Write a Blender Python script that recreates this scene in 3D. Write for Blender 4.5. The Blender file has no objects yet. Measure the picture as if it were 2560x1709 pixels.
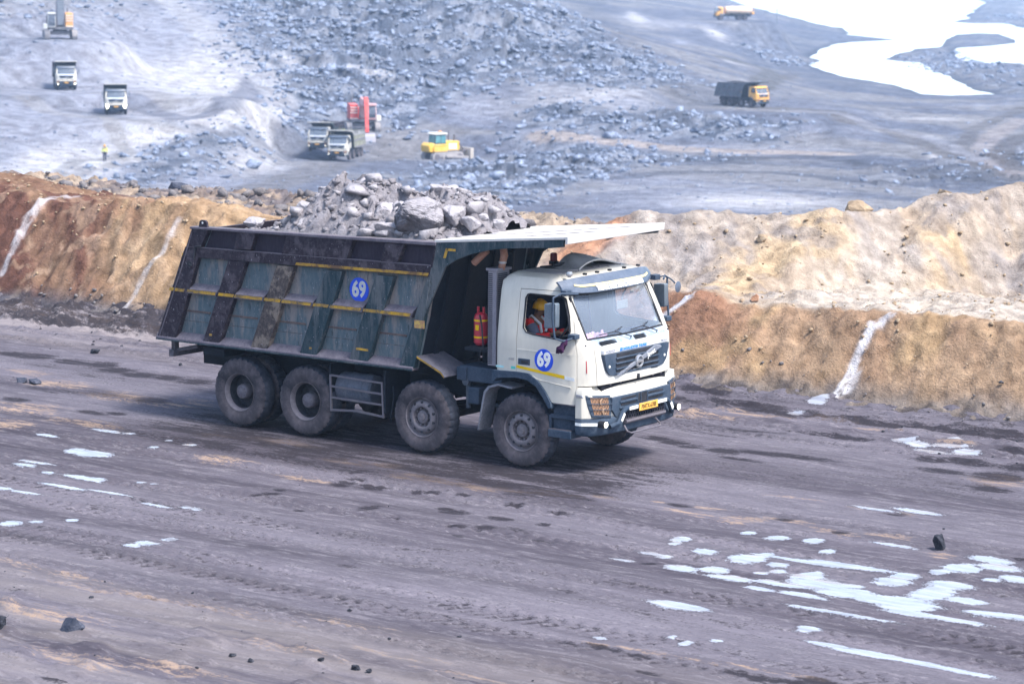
import bpy, bmesh, math, random
import numpy as np
from mathutils import Vector, Matrix
R_ = math.radians
random.seed(7)
rng = np.random.default_rng(11)
SC = bpy.context.scene
COL = SC.collection

# ------------------------------------------------------------------ camera, sky, sun, exposure
FPX = 6790.5                                   # focal length in pixels of the 2560 px wide photograph
CAM = np.array([22.59572, -33.1491, 7.67903])
CR = np.array([0.81343, 0.5816, 0.00843]); CU = np.array([-0.09237, 0.11486, 0.98908]); CD = np.array([-0.57428, 0.80532, -0.14715])
cd = bpy.data.cameras.new('camera'); cam = bpy.data.objects.new('camera', cd); COL.objects.link(cam)
cam.matrix_world = Matrix(((CR[0], CU[0], -CD[0], CAM[0]), (CR[1], CU[1], -CD[1], CAM[1]), (CR[2], CU[2], -CD[2], CAM[2]), (0, 0, 0, 1)))
cd.sensor_width = 36; cd.sensor_fit = 'HORIZONTAL'; cd.lens = FPX/2560*36
cd.clip_start = 0.5; cd.clip_end = 8000
cd.dof.use_dof = True; cd.dof.focus_distance = 41.0; cd.dof.aperture_fstop = 2.5
SC.camera = cam
SUN_AZ, SUN_EL = R_(92), R_(57)               # azimuth clockwise from +Y
w = bpy.data.worlds.new('World'); SC.world = w; w.use_nodes = True
nt = w.node_tree; bg = nt.nodes['Background']
sky = nt.nodes.new('ShaderNodeTexSky'); sky.sky_type = 'NISHITA'; sky.sun_disc = False
sky.sun_elevation = SUN_EL; sky.sun_rotation = SUN_AZ; sky.air_density = 1.0; sky.dust_density = 2.0; sky.ozone_density = 1.0
nt.links.new(sky.outputs[0], bg.inputs[0]); bg.inputs[1].default_value = 0.12
ld = bpy.data.lights.new('sun', 'SUN'); ld.energy = 2.1; ld.angle = R_(13); ld.color = (1, .97, .93)
sun = bpy.data.objects.new('sun', ld); COL.objects.link(sun)
sd = Vector((math.sin(SUN_AZ)*math.cos(SUN_EL), math.cos(SUN_AZ)*math.cos(SUN_EL), math.sin(SUN_EL)))
sun.rotation_euler = sd.to_track_quat('Z', 'Y').to_euler()
SC.view_settings.view_transform = 'Standard'; SC.view_settings.look = 'None'
SC.view_settings.exposure = 1.58; SC.view_settings.gamma = 1
SC.cycles.use_denoising = True
SC.cycles.max_bounces = 8; SC.cycles.volume_bounces = 1; SC.cycles.transparent_max_bounces = 16
SC.cycles.caustics_reflective = False; SC.cycles.caustics_refractive = False

# ------------------------------------------------------------------ small helpers
def ray(u, v): return CD + CR*(u-1280)/FPX - CU*(v-854.5)/FPX
def at_z(u, v, z=0.0):
    q = ray(u, v); return CAM + q*(z-CAM[2])/q[2]
def at_y(u, v, y):
    q = ray(u, v); return CAM + q*(y-CAM[1])/q[1]
def at_D(u, v, D): return CAM + ray(u, v)*D

def tag(o, label=None, cat=None, group=None, kind=None):
    if label: o['label'] = label
    if cat: o['category'] = cat
    if group: o['group'] = group
    if kind: o['kind'] = kind
    return o
def empty(name, loc=(0, 0, 0), rz=0.0):
    o = bpy.data.objects.new(name, None); COL.objects.link(o); o.location = loc; o.rotation_euler = (0, 0, rz); o.empty_display_size = .1
    return o
def kids(o): return [c for c in o.children]
def copy_tree(o, parent=None, skip=()):
    c = o.copy(); COL.objects.link(c); c.parent = parent
    for ch in list(o.children):
        if ch.name.split('.')[0] in skip: continue
        copy_tree(ch, c, skip)
    return c

MATS = {}
def N(t, typ, **kw):
    n = t.nodes.new(typ)
    for k, v in kw.items():
        if k.startswith('i_'): n.inputs[int(k[2:])].default_value = v
        else: setattr(n, k, v)
    return n
def mix(t, f, a, b, blend='MIX'):
    m = t.nodes.new('ShaderNodeMix'); m.data_type = 'RGBA'; m.blend_type = blend
    for sock, val in ((0, f), (6, a), (7, b)):
        if hasattr(val, 'type'): t.links.new(val, m.inputs[sock])
        else: m.inputs[sock].default_value = val if sock == 0 else (tuple(val)+(1,))[:4]
    return m.outputs[2]
def ramp(t, src, a, b):
    m = t.nodes.new('ShaderNodeMapRange'); m.clamp = True; t.links.new(src, m.inputs[0]); m.inputs[1].default_value = a; m.inputs[2].default_value = b
    return m.outputs[0]
def mul(t, a, b, op='MULTIPLY'):
    m = t.nodes.new('ShaderNodeMath'); m.operation = op
    for i, v in enumerate((a, b)):
        if hasattr(v, 'type'): t.links.new(v, m.inputs[i])
        else: m.inputs[i].default_value = v
    return m.outputs[0]
def noise(t, scale, detail=4, rough=.6, vec=None, dist=0):
    n = t.nodes.new('ShaderNodeTexNoise'); n.inputs['Scale'].default_value = scale; n.inputs['Detail'].default_value = detail
    n.inputs['Roughness'].default_value = rough; n.inputs['Distortion'].default_value = dist
    if vec is not None: t.links.new(vec, n.inputs['Vector'])
    return n.outputs[0]
def objvec(t, sc=(1, 1, 1)):
    c = t.nodes.new('ShaderNodeTexCoord'); m = t.nodes.new('ShaderNodeMapping'); m.inputs['Scale'].default_value = sc
    t.links.new(c.outputs['Object'], m.inputs[0]); return m.outputs[0]
def newmat(name):
    m = bpy.data.materials.new(name); m.use_nodes = True; t = m.node_tree; return m, t, t.nodes['Principled BSDF']
def bump(t, p, h, strength=.4, dist=.01):
    b = t.nodes.new('ShaderNodeBump'); b.inputs['Strength'].default_value = strength; b.inputs['Distance'].default_value = dist
    t.links.new(h, b.inputs['Height']); t.links.new(b.outputs[0], p.inputs['Normal'])
def M(name, col, rough=.6, metal=0.0, dirt=None, amt=.4, scale=3, streak=False, up=0.0, spec=.5, bmp=0.0, hard=False):
    """painted / metal / rubber surface with procedural dirt; dirt colour is the pit's dust or grime"""
    if name in MATS: return MATS[name]
    m, t, p = newmat(name)
    p.inputs['Roughness'].default_value = rough; p.inputs['Metallic'].default_value = metal
    p.inputs['Specular IOR Level'].default_value = spec if (spec != .5 or rough < .5 or metal > .2) else .12
    c = tuple(col)
    v = objvec(t, (1, 1, .25) if streak else (1, 1, 1))
    n1 = noise(t, scale, 6, .65, v); n2 = noise(t, scale*7, 4, .7, v)
    base = mix(t, ramp(t, n2, .3, .75), [x*.86 for x in c], [min(1, x*1.08) for x in c])
    if dirt:
        f = mul(t, ramp(t, n1, .50, .60) if hard else ramp(t, n1, .38, .72), amt)
        f2 = mul(t, ramp(t, n2, .45, .7), amt*.5)
        base = mix(t, mul(t, f, f2, 'ADD'), base, dirt)
        if hard:
            n3_ = noise(t, scale*3, 5, .8, objvec(t, (2.4, 2.4, .5)), .3); base = mix(t, mul(t, ramp(t, n3_, .56, .66), .8), base, [x*.35 for x in c]); n4_ = noise(t, 30, 2, .5, objvec(t, (1.5, 1.5, .6))); base = mix(t, mul(t, ramp(t, n4_, .68, .74), .8), base, (.34, .32, .36))
        if up:
            g = t.nodes.new('ShaderNodeNewGeometry'); s = t.nodes.new('ShaderNodeSeparateXYZ'); t.links.new(g.outputs['Normal'], s.inputs[0])
            fu = mul(t, ramp(t, s.outputs[2], .25, .95), mul(t, ramp(t, n1, .2, .6), up))
            base = mix(t, fu, base, dirt)
    t.links.new(base, p.inputs['Base Color'])
    rr = ramp(t, n1, .3, .7); r2 = t.nodes.new('ShaderNodeMapRange'); t.links.new(rr, r2.inputs[0]); r2.inputs[3].default_value = max(.05, rough-.12); r2.inputs[4].default_value = min(1, rough+.15)
    t.links.new(r2.outputs[0], p.inputs['Roughness'])
    if bmp: bump(t, p, n2, bmp, .004)
    MATS[name] = m; return m
def emis(name, col, s):
    if name in MATS: return MATS[name]
    m, t, p = newmat(name); p.inputs['Base Color'].default_value = tuple(col)+(1,); p.inputs['Emission Color'].default_value = tuple(col)+(1,); p.inputs['Emission Strength'].default_value = s
    MATS[name] = m; return m
def glass(name, tint, film, amt):
    m, t, p = newmat(name)
    tr = t.nodes.new('ShaderNodeBsdfTransparent'); tr.inputs[0].default_value = tuple(tint)+(1,)
    gl = t.nodes.new('ShaderNodeBsdfGlossy'); gl.inputs['Roughness'].default_value = .06
    df = t.nodes.new('ShaderNodeBsdfDiffuse'); df.inputs[0].default_value = tuple(film)+(1,)
    fr = t.nodes.new('ShaderNodeFresnel'); fr.inputs[0].default_value = 1.5
    m1 = t.nodes.new('ShaderNodeMixShader'); m2 = t.nodes.new('ShaderNodeMixShader')
    nz = mul(t, mul(t, ramp(t, noise(t, .8, 2, .5, objvec(t)), .2, .8), .5, 'ADD'), amt)
    t.links.new(nz, m1.inputs[0]); t.links.new(tr.outputs[0], m1.inputs[1]); t.links.new(df.outputs[0], m1.inputs[2])
    t.links.new(fr.outputs[0], m2.inputs[0]); t.links.new(m1.outputs[0], m2.inputs[1]); t.links.new(gl.outputs[0], m2.inputs[2])
    t.links.new(m2.outputs[0], t.nodes['Material Output'].inputs[0]); MATS[name] = m; return m

class MB:
    """collects verts and faces of one mesh part"""
    def __init__(s): s.v = []; s.f = []
    def add(s, vs, fs):
        o = len(s.v); s.v += [tuple(map(float, p)) for p in vs]; s.f += [tuple(o+i for i in f) for f in fs]; return s
    def box(s, x0, x1, y0, y1, z0, z1):
        return s.add([(x0, y0, z0), (x1, y0, z0), (x1, y1, z0), (x0, y1, z0), (x0, y0, z1), (x1, y0, z1), (x1, y1, z1), (x0, y1, z1)],
                     [(0, 3, 2, 1), (4, 5, 6, 7), (0, 1, 5, 4), (1, 2, 6, 5), (2, 3, 7, 6), (3, 0, 4, 7)])
    def prism(s, poly, a, b, ax='y'):
        """poly in the other two axes: 'y' -> (x,z), 'x' -> (y,z), 'z' -> (x,y)"""
        n = len(poly)
        def P(p, d): return (p[0], d, p[1]) if ax == 'y' else (d, p[0], p[1]) if ax == 'x' else (p[0], p[1], d)
        vs = [P(p, a) for p in poly]+[P(p, b) for p in poly]
        fs = [tuple(range(n)), tuple(range(2*n-1, n-1, -1))]+[(i, i+n, (i+1) % n+n, (i+1) % n) for i in range(n)]
        return s.add(vs, fs)
    def tube(s, pts, r, n=8, closed=False, cap=True):
        pts = [Vector(p) for p in pts]; m = len(pts); rs = r if isinstance(r, (list, tuple)) else [r]*m
        o = len(s.v); up = None
        for i, p in enumerate(pts):
            a = pts[(i-1) % m] if (closed or i > 0) else p; b = pts[(i+1) % m] if (closed or i < m-1) else p
            d = (b-a).normalized()
            if up is None: up = d.orthogonal().normalized()
            up = (up-d*up.dot(d)).normalized(); sdv = d.cross(up)
            for k in range(n):
                th = 2*math.pi*k/n; q = p+(up*math.cos(th)+sdv*math.sin(th))*rs[i]; s.v.append(tuple(q))
        for i in range(m if closed else m-1):
            for k in range(n):
                a = o+i*n+k; b = o+i*n+(k+1) % n; c = o+((i+1) % m)*n+(k+1) % n; d = o+((i+1) % m)*n+k; s.f.append((a, b, c, d))
        if cap and not closed: s.f.append(tuple(o+k for k in range(n))[::-1]); s.f.append(tuple(o+(m-1)*n+k for k in range(n)))
        return s
    def cyl(s, c0, c1, r, n=24, r1=None): return s.tube([c0, c1], [r, r if r1 is None else r1], n)
    def lathe(s, prof, n=48, c=(0, 0, 0), ax='y', fn=None, close=False):
        """prof: list of (axial, radius)"""
        o = len(s.v)
        for (a, r) in prof:
            for k in range(n):
                th = 2*math.pi*k/n; rr = fn(a, r, th, k) if fn else r
                x, z = rr*math.cos(th), rr*math.sin(th)
                p = (x, a, z) if ax == 'y' else (a, x, z) if ax == 'x' else (x, z, a)
                s.v.append((p[0]+c[0], p[1]+c[1], p[2]+c[2]))
        m = len(prof)
        for i in range(m if close else m-1):
            for k in range(n):
                s.f.append((o+i*n+k, o+i*n+(k+1) % n, o+((i+1) % m)*n+(k+1) % n, o+((i+1) % m)*n+k))
        return s
    def grid(s, fn, nu, nv, th=None):
        """surface patch fn(u,v) -> point; th = (dx,dy,dz) offset gives it a back and rim"""
        P = [[Vector(fn(i/nu, j/nv)) for j in range(nv+1)] for i in range(nu+1)]
        W = nv+1; vs = [p for r in P for p in r]; fs = [(i*W+j, (i+1)*W+j, (i+1)*W+j+1, i*W+j+1) for i in range(nu) for j in range(nv)]
        if th:
            t = Vector(th); k = len(vs); vs = vs+[p+t for p in vs]; fs = fs+[tuple(k+q for q in f)[::-1] for f in fs]
            for i in range(nu):
                for j in (0, nv): a = i*W+j; b = (i+1)*W+j; fs.append((a, k+a, k+b, b) if j == 0 else (b, k+b, k+a, a))
            for j in range(nv):
                for i in (0, nu): a = i*W+j; b = i*W+j+1; fs.append((b, k+b, k+a, a) if i == 0 else (a, k+a, k+b, b))
        return s.add(vs, fs)
    def build(s, name, mat, parent=None, bev=0.0, smooth=35, label=None, seg=2):
        me = bpy.data.meshes.new(name); me.from_pydata(s.v, [], s.f); me.update()
        bm = bmesh.new(); bm.from_mesh(me); bmesh.ops.recalc_face_normals(bm, faces=bm.faces); bm.to_mesh(me); bm.free()
        return mkobj(name, me, mat, parent, bev, smooth, label, seg)
def mkobj(name, me, mat, parent=None, bev=0.0, smooth=35, label=None, seg=2):
    if mat is not None:
        me.materials.clear(); me.materials.append(mat)
    if smooth:
        me.polygons.foreach_set('use_smooth', [True]*len(me.polygons)); me.set_sharp_from_angle(angle=R_(smooth))
    o = bpy.data.objects.new(name, me); COL.objects.link(o)
    if parent is not None: o.parent = parent
    if bev:
        b = o.modifiers.new('bevel', 'BEVEL'); b.width = bev; b.segments = seg; b.limit_method = 'ANGLE'; b.angle_limit = R_(40)
    if label: o['label'] = label
    return o
def boolean(a, b, op):
    """a, b: meshes -> new mesh"""
    oa = bpy.data.objects.new('a', a); ob = bpy.data.objects.new('b', b); COL.objects.link(oa); COL.objects.link(ob)
    md = oa.modifiers.new('m', 'BOOLEAN'); md.operation = op; md.solver = 'EXACT'; md.object = ob
    dg = bpy.context.evaluated_depsgraph_get(); me = bpy.data.meshes.new_from_object(oa.evaluated_get(dg))
    bpy.data.objects.remove(oa); bpy.data.objects.remove(ob); return me
def rawmesh(mb, name='raw'):
    me = bpy.data.meshes.new(name); me.from_pydata(mb.v, [], mb.f); me.update()
    bm = bmesh.new(); bm.from_mesh(me); bmesh.ops.recalc_face_normals(bm, faces=bm.faces); bm.to_mesh(me); bm.free(); return me
def writing(txt, size, place, mat, parent, name='lettering', ext=.002, sx=1.0, shear=0.0, bold=.0, sub=False):
    """letters in mesh form; place(u, v, w) maps text-plane coordinates (centred) to a point; w is the height above the surface"""
    c = bpy.data.curves.new(name, 'FONT'); c.body = txt; c.size = size; c.align_x = 'CENTER'; c.align_y = 'CENTER'; c.extrude = ext; c.offset = bold; c.shear = shear; c.resolution_u = 3
    o = bpy.data.objects.new(name, c); COL.objects.link(o); dg = bpy.context.evaluated_depsgraph_get()
    me = bpy.data.meshes.new_from_object(o.evaluated_get(dg)); bpy.data.objects.remove(o)
    for v in me.vertices: v.co = Vector(place(v.co.x*sx, v.co.y, v.co.z+ext))
    return mkobj(name, me, mat, parent, smooth=0)
SIDE = lambda x0, z0, y=-1.25: (lambda u, v, w: (x0+u, y-w, z0+v))
FRONT = lambda y0, z0, x: (lambda u, v, w: (x+w, y0+u, z0+v))

# numpy noise
def _h(ix, iy, s):
    n = (ix.astype(np.int64)*374761393+iy.astype(np.int64)*668265263+s*1442695041) & 0xffffffff
    n = ((n ^ (n >> 13))*1274126177) & 0xffffffff
    return ((n ^ (n >> 16)) & 0xffff)/65535.0
def vn(x, y, s=0):
    ix = np.floor(x); iy = np.floor(y); fx = x-ix; fy = y-iy; fx = fx*fx*(3-2*fx); fy = fy*fy*(3-2*fy)
    a = _h(ix, iy, s); b = _h(ix+1, iy, s); c = _h(ix, iy+1, s); d = _h(ix+1, iy+1, s)
    return (a*(1-fx)+b*fx)*(1-fy)+(c*(1-fx)+d*fx)*fy
def fbm(x, y, s=0, o=4, g=.5):
    r = 0; a = 1; t = 0
    for i in range(o): r = r+a*vn(x*2**i, y*2**i, s+i*17); t += a; a *= g
    return r/t
def plates(x, y, s=0):
    """broken rock: every cell is a tilted plate of its own height; returns (height, cell shade)"""
    ix = np.floor(x); iy = np.floor(y); best = np.full(x.shape, 9.); hgt = np.zeros(x.shape); sh = np.zeros(x.shape)
    for dx in (-1, 0, 1):
        for dy in (-1, 0, 1):
            cx = ix+dx; cy = iy+dy; px = cx+_h(cx, cy, s); py = cy+_h(cx, cy, s+1); d = (x-px)**2+(y-py)**2
            h = _h(cx, cy, s+2)+(x-px)*(_h(cx, cy, s+3)-.5)*1.4+(y-py)*(_h(cx, cy, s+4)-.5)*1.4
            m = d < best; best = np.where(m, d, best); hgt = np.where(m, h, hgt); sh = np.where(m, _h(cx, cy, s+5), sh)
    return hgt, sh
def smoothstep(a, b, x): t = np.clip((x-a)/(b-a), 0, 1); return t*t*(3-2*t)
def gridmesh(name, X, Y, Z, mat, attrs=None, kind=None, parent=None):
    nu, nv = X.shape; me = bpy.data.meshes.new(name)
    co = np.stack([X, Y, Z], -1).reshape(-1, 3).astype(np.float32)
    i = np.arange(nu*nv).reshape(nu, nv); q = np.stack([i[:-1, :-1], i[1:, :-1], i[1:, 1:], i[:-1, 1:]], -1).reshape(-1, 4)
    me.vertices.add(len(co)); me.vertices.foreach_set('co', co.ravel()); me.loops.add(q.size); me.loops.foreach_set('vertex_index', q.ravel().astype(np.int32))
    me.polygons.add(len(q)); me.polygons.foreach_set('loop_start', (np.arange(len(q))*4).astype(np.int32)); me.polygons.foreach_set('loop_total', np.full(len(q), 4, np.int32))
    me.polygons.foreach_set('use_smooth', np.ones(len(q), bool)); me.update(calc_edges=True)
    for k, v in (attrs or {}).items():
        a = me.color_attributes.new(k, 'FLOAT_COLOR', 'POINT'); c = np.ones((len(co), 4), np.float32); c[:, :v.shape[-1]] = v.reshape(len(co), -1); a.data.foreach_set('color', c.ravel())
    me.materials.append(mat); o = bpy.data.objects.new(name, me); COL.objects.link(o)
    if parent: o.parent = parent
    if kind: o['kind'] = kind
    return o
CH = np.array([CD[0], CD[1]])/math.hypot(CD[0], CD[1]); CRH = np.array([CR[0], CR[1]])/math.hypot(CR[0], CR[1])
def blob(X, Y, c, rr, rf, rot=0):
    """soft elliptical patch in world metres, value 1 in the middle; axes along and across the slope of view"""
    dx = X-c[0]; dy = Y-c[1]; a = dx*CRH[0]+dy*CRH[1]; b = dx*CH[0]+dy*CH[1]
    ca, sa = math.cos(rot), math.sin(rot); a, b = a*ca+b*sa, -a*sa+b*ca
    return (a/rr)**2+(b/rf)**2
def seg_dist(X, Y, pts):
    d = np.full(X.shape, 1e9)
    for (x0, y0), (x1, y1) in zip(pts[:-1], pts[1:]):
        vx, vy = x1-x0, y1-y0; L = vx*vx+vy*vy+1e-9; t = np.clip(((X-x0)*vx+(Y-y0)*vy)/L, 0, 1)
        d = np.minimum(d, np.hypot(X-x0-t*vx, Y-y0-t*vy))
    return d
def inpoly(X, Y, P):
    r = np.zeros(X.shape, bool); n = len(P)
    for i in range(n):
        x0, y0 = P[i]; x1, y1 = P[(i+1) % n]
        c = ((y0 > Y) != (y1 > Y)) & (X < (x1-x0)*(Y-y0)/((y1-y0) if y1 != y0 else 1e-9)+x0); r ^= c
    return r
# ------------------------------------------------------------------ setting: road
def ground_mat(name, kind):
    m, t, p = newmat(name); p.inputs['Roughness'].default_value = .9; p.inputs['Specular IOR Level'].default_value = .06
    at = t.nodes.new('ShaderNodeAttribute'); at.attribute_name = 'Col'
    if kind == 'road':
        sp = t.nodes.new('ShaderNodeSeparateColor'); t.links.new(at.outputs['Color'], sp.inputs[0])
        lime, soil, dark = sp.outputs[0], sp.outputs[1], sp.outputs[2]
        vs = objvec(t, (.14, 1.5, 1)); vf = objvec(t, (.5, 2.5, 1)); v = objvec(t)
        s1 = noise(t, 1.1, 8, .68, vs, .3); s2 = noise(t, 3.2, 6, .7, vf, .4); s3 = noise(t, 22, 4, .7, v); s4 = noise(t, 1.6, 3, .5, v)
        s0 = noise(t, .55, 3, .5, objvec(t, (.10, .9, 1)))
        base = mix(t, ramp(t, s1, .34, .68), (.036, .032, .041), (.132, .119, .142)); base = mix(t, mul(t, ramp(t, s0, .38, .66), .55), base, (.172, .158, .185)); base = mix(t, mul(t, ramp(t, s0, .50, .34), .5), base, (.055, .048, .062))
        base = mix(t, mul(t, ramp(t, s2, .5, .7), .55), base, (.26, .24, .26))
        base = mix(t, mul(t, ramp(t, s3, .5, .75), .5), base, (.055, .046, .056)); s5 = noise(t, 9, 5, .75, objvec(t, (.35, 3.0, 1)), .5); base = mix(t, mul(t, ramp(t, s5, .56, .72), .75), base, (.035, .030, .038)); base = mix(t, mul(t, ramp(t, s5, .42, .30), .5), base, (.34, .31, .33))
        sy = t.nodes.new('ShaderNodeSeparateXYZ'); t.links.new(v, sy.inputs[0]); wn = ramp(t, noise(t, .8, 5, .65, objvec(t, (.18, 1.6, 1)), .3), .40, .60)
        base = mix(t, mul(t, mul(t, ramp(t, sy.outputs[1], -8.6, -11.5), wn), .5), base, (.235, .205, .19)); base = mix(t, mul(t, mul(t, mul(t, ramp(t, sy.outputs[1], 2.6, 4.2), ramp(t, sy.outputs[0], -6, -10)), wn), .6), base, (.30, .26, .25))
        # soil and dark streaks broken up by the streak noise
        q3 = mul(t, mul(t, s3, -.5, 'ADD'), 1.0); q2 = mul(t, mul(t, s2, -.5, 'ADD'), 2.0)
        fs = ramp(t, mul(t, mul(t, soil, .62), mul(t, q2, q3, 'ADD'), 'ADD'), .38, .80)
        base = mix(t, mul(t, fs, .85), base, mix(t, s3, (.26, .17, .11), (.52, .37, .25)))
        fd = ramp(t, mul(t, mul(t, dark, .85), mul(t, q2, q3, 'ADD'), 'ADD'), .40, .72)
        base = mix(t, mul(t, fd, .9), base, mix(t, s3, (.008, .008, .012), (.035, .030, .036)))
        fl = ramp(t, mul(t, mul(t, lime, .85), mul(t, mul(t, q2, .55), mul(t, q3, 2.2), 'ADD'), 'ADD'), .30, .92)
        lraw = mul(t, mul(t, lime, .95), mul(t, mul(t, q2, .5), mul(t, q3, 1.3), 'ADD'), 'ADD')
        fl = ramp(t, lraw, .36, .52); damp = ramp(t, lraw, .10, .34)
        base = mix(t, mul(t, damp, .55), base, (.055, .050, .060)); base = mix(t, mul(t, fl, .85), base, mix(t, ramp(t, s2, .35, .65), (.27, .28, .32), (.44, .46, .51)))      # shallow milky puddles with damp rims
        t.links.new(base, p.inputs['Base Color'])
        inv = mul(t, fl, -1.0); inv = mul(t, inv, 1.0, 'ADD'); hsum = mul(t, mul(t, mul(t, s2, .6), mul(t, s3, .5), 'ADD'), inv); bump(t, p, hsum, .42, .03)
        sl2 = t.nodes.new('ShaderNodeMapRange'); t.links.new(fl, sl2.inputs[0]); sl2.inputs[3].default_value = .06; sl2.inputs[4].default_value = .9; t.links.new(sl2.outputs[0], p.inputs['Specular IOR Level'])
        rr = t.nodes.new('ShaderNodeMapRange'); t.links.new(s1, rr.inputs[0]); rr.inputs[3].default_value = .75; rr.inputs[4].default_value = .98; r3 = mul(t, rr.outputs[0], mul(t, mul(t, fl, -.86), 1.0, 'ADD')); t.links.new(r3, p.inputs['Roughness'])
    else:
        v = objvec(t); k = {'bank': 1.0, 'pit': .12}[kind]
        a = noise(t, (3.4 if kind == 'bank' else 5)*k, 8, .62, v); b = noise(t, 26*k, 5, .7, v)
        c = mix(t, ramp(t, a, .3, .7), at.outputs['Color'], mix(t, .5, at.outputs['Color'], (1, 1, 1), 'MULTIPLY'))
        dk = mix(t, 1.0, at.outputs['Color'], (.50, .46, .44), 'MULTIPLY'); lt = mix(t, 1.0, at.outputs['Color'], (1.08, 1.06, 1.04), 'MULTIPLY')
        c = mix(t, ramp(t, a, .3, .7), dk, lt); c = mix(t, mul(t, ramp(t, b, .52, .75), .28 if kind == 'bank' else .5), c, dk)
        t.links.new(c, p.inputs['Base Color']); bump(t, p, mul(t, a, mul(t, b, .3 if kind == 'bank' else .6), 'ADD'), 1.0, .11/k if kind == 'bank' else 1.0)
    return m
MROAD = ground_mat('compacted_coal_road', 'road'); MBANK = ground_mat('earth_bank', 'bank'); MPIT = ground_mat('blasted_shale', 'pit')

gx = np.arange(-30, 17, .045); gy = np.arange(-19, 6.6, .045); X, Y = np.meshgrid(gx, gy, indexing='ij')
ZR = (fbm(X*.25, Y*.6, 3, 3)-.5)*.06+(fbm(X*.7, Y*3.0, 9, 4)-.5)*.035
rut = smoothstep(2.0, 5.5, Y)+smoothstep(-9.2, -12, Y)*.8
clod = fbm(X*2.2, Y*7, 21, 4)
ZR += rut*np.clip(clod-.50, 0, 1)*.30
tr = np.exp(-((Y+1.1)/.25)**2)+np.exp(-((Y-1.1)/.25)**2)
near = smoothstep(3, 1.2, np.abs(Y))*smoothstep(-9, -6, X)*smoothstep(4, 2, X)
ZR = ZR*(1-.85*near)-.012*near
for yl in (-6.6, -7.3, -8.6, -9.3, -3.9, -4.6, 3.2, 3.9):                       # shallow wheel lanes
    ZR -= .012*np.exp(-((Y-yl-.10*np.sin(X*.15+yl))/.22)**2)*(1-near)
ZR += smoothstep(5.6, 6.6, Y)*.15
lime = np.zeros_like(X); soil = np.zeros_like(X); dark = np.zeros_like(X)
def rblob(arr, u, v, ru, rv, amp=1.0):
    c = at_z(u, v); D = np.linalg.norm(c-CAM); m = D/FPX; rx = ru*m/.81; ry = rv*m*D/CAM[2]*1.1
    i0, i1 = np.searchsorted(gx, [c[0]-2.5*rx-.3, c[0]+2.5*rx+.3]); j0, j1 = np.searchsorted(gy, [c[1]-2.5*ry-.3, c[1]+2.5*ry+.3])
    if i1 <= i0 or j1 <= j0: return
    s = np.s_[i0:i1, j0:j1]; xs, ys = X[s], Y[s]
    wob = 1+1.2*(fbm(xs*2.1, ys*3.2, int(u) % 97, 4)-.5)
    arr[s] = np.maximum(arr[s], amp*np.exp(-.8*((((xs-c[0])/rx)**2+((ys-c[1])/ry)**2)*wob)**1.5))
# pale lime patches (photograph pixel centres and half sizes, laid on the road plane)
for b in ((232, 1132, 62, 9), (190, 1125, 30, 8), (270, 1078, 60, 4), (322, 1084, 18, 4), (475, 1112, 17, 5), (385, 1119, 13, 3), (422, 1100, 8, 3), (60, 1163, 40, 5), (120, 1182, 24, 4), (95, 1155, 60, 4),
          (242, 1196, 32, 6), (205, 1192, 60, 5), (352, 1205, 16, 3), (385, 1208, 9, 3), (30, 1305, 34, 8), (90, 1302, 20, 6), (180, 1299, 16, 5), (370, 1360, 40, 7), (425, 1350, 20, 6), (150, 1215, 90, 4), (270, 1230, 70, 4), (0, 1220, 40, 5), (60, 1230, 60, 4), (390, 1262, 60, 3), (480, 1270, 40, 3),
          (1870, 1330, 16, 5), (1945, 1343, 28, 6), (2033, 1352, 26, 7), (2070, 1377, 18, 6), (1760, 1374, 30, 6), (1860, 1392, 42, 9), (1910, 1384, 22, 8), (1945, 1408, 28, 6), (1945, 1422, 18, 6), (1905, 1428, 18, 5),
          (1700, 1418, 42, 8), (1790, 1420, 36, 8), (1830, 1442, 60, 7), (1920, 1450, 26, 6), (2020, 1435, 34, 12), (2050, 1458, 70, 14), (2110, 1480, 60, 12), (2190, 1497, 70, 10), (2270, 1508, 70, 18), (2330, 1480, 40, 18), (2380, 1462, 50, 10), (2400, 1420, 30, 10), (2260, 1440, 36, 9), (2230, 1452, 40, 10),
          (2130, 1462, 30, 7), (2150, 1476, 22, 5), (1700, 1345, 24, 7), (1660, 1385, 22, 6), (1690, 1355, 14, 6), (2480, 1400, 60, 8), (2430, 1428, 20, 8), (2500, 1420, 50, 10), (2540, 1450, 40, 8), (2350, 1430, 26, 6), (2480, 1452, 20, 5), (2240, 1365, 60, 3), (2020, 1400, 120, 4), (2120, 1410, 100, 4),
          (2020, 1569, 26, 7), (1690, 1512, 60, 8), (1740, 1520, 40, 5), (2100, 1530, 120, 4), (2180, 1630, 100, 7), (2260, 1645, 80, 6), (2060, 1605, 50, 4), (2350, 1665, 120, 5), (1715, 1605, 14, 6), (1680, 1590, 10, 4), (1790, 1600, 14, 4), (2480, 1535, 60, 6), (2420, 1500, 40, 7), (2560, 1545, 60, 8),
          (2260, 1100, 30, 6), (2290, 1110, 36, 5), (2370, 1115, 40, 5), (2420, 1130, 30, 6), (2330, 1128, 40, 5), (2390, 1100, 16, 4), (2180, 1272, 50, 3), (2300, 1280, 60, 4), (1990, 1030, 20, 4), (330, 1365, 30, 4),
          (1640, 1380, 40, 4), (1560, 1398, 30, 3), (1500, 1590, 20, 3), (120, 1090, 40, 3), (1960, 1460, 60, 5), (1900, 1470, 40, 4), (2000, 1485, 60, 5), (2280, 1530, 90, 6), (2380, 1545, 90, 5)):
    left = b[0] < 700; rblob(lime, b[0], b[1], b[2]*(.8 if left else .95), b[3]*(.7 if left else .9), .80 if left else .95)
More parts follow.
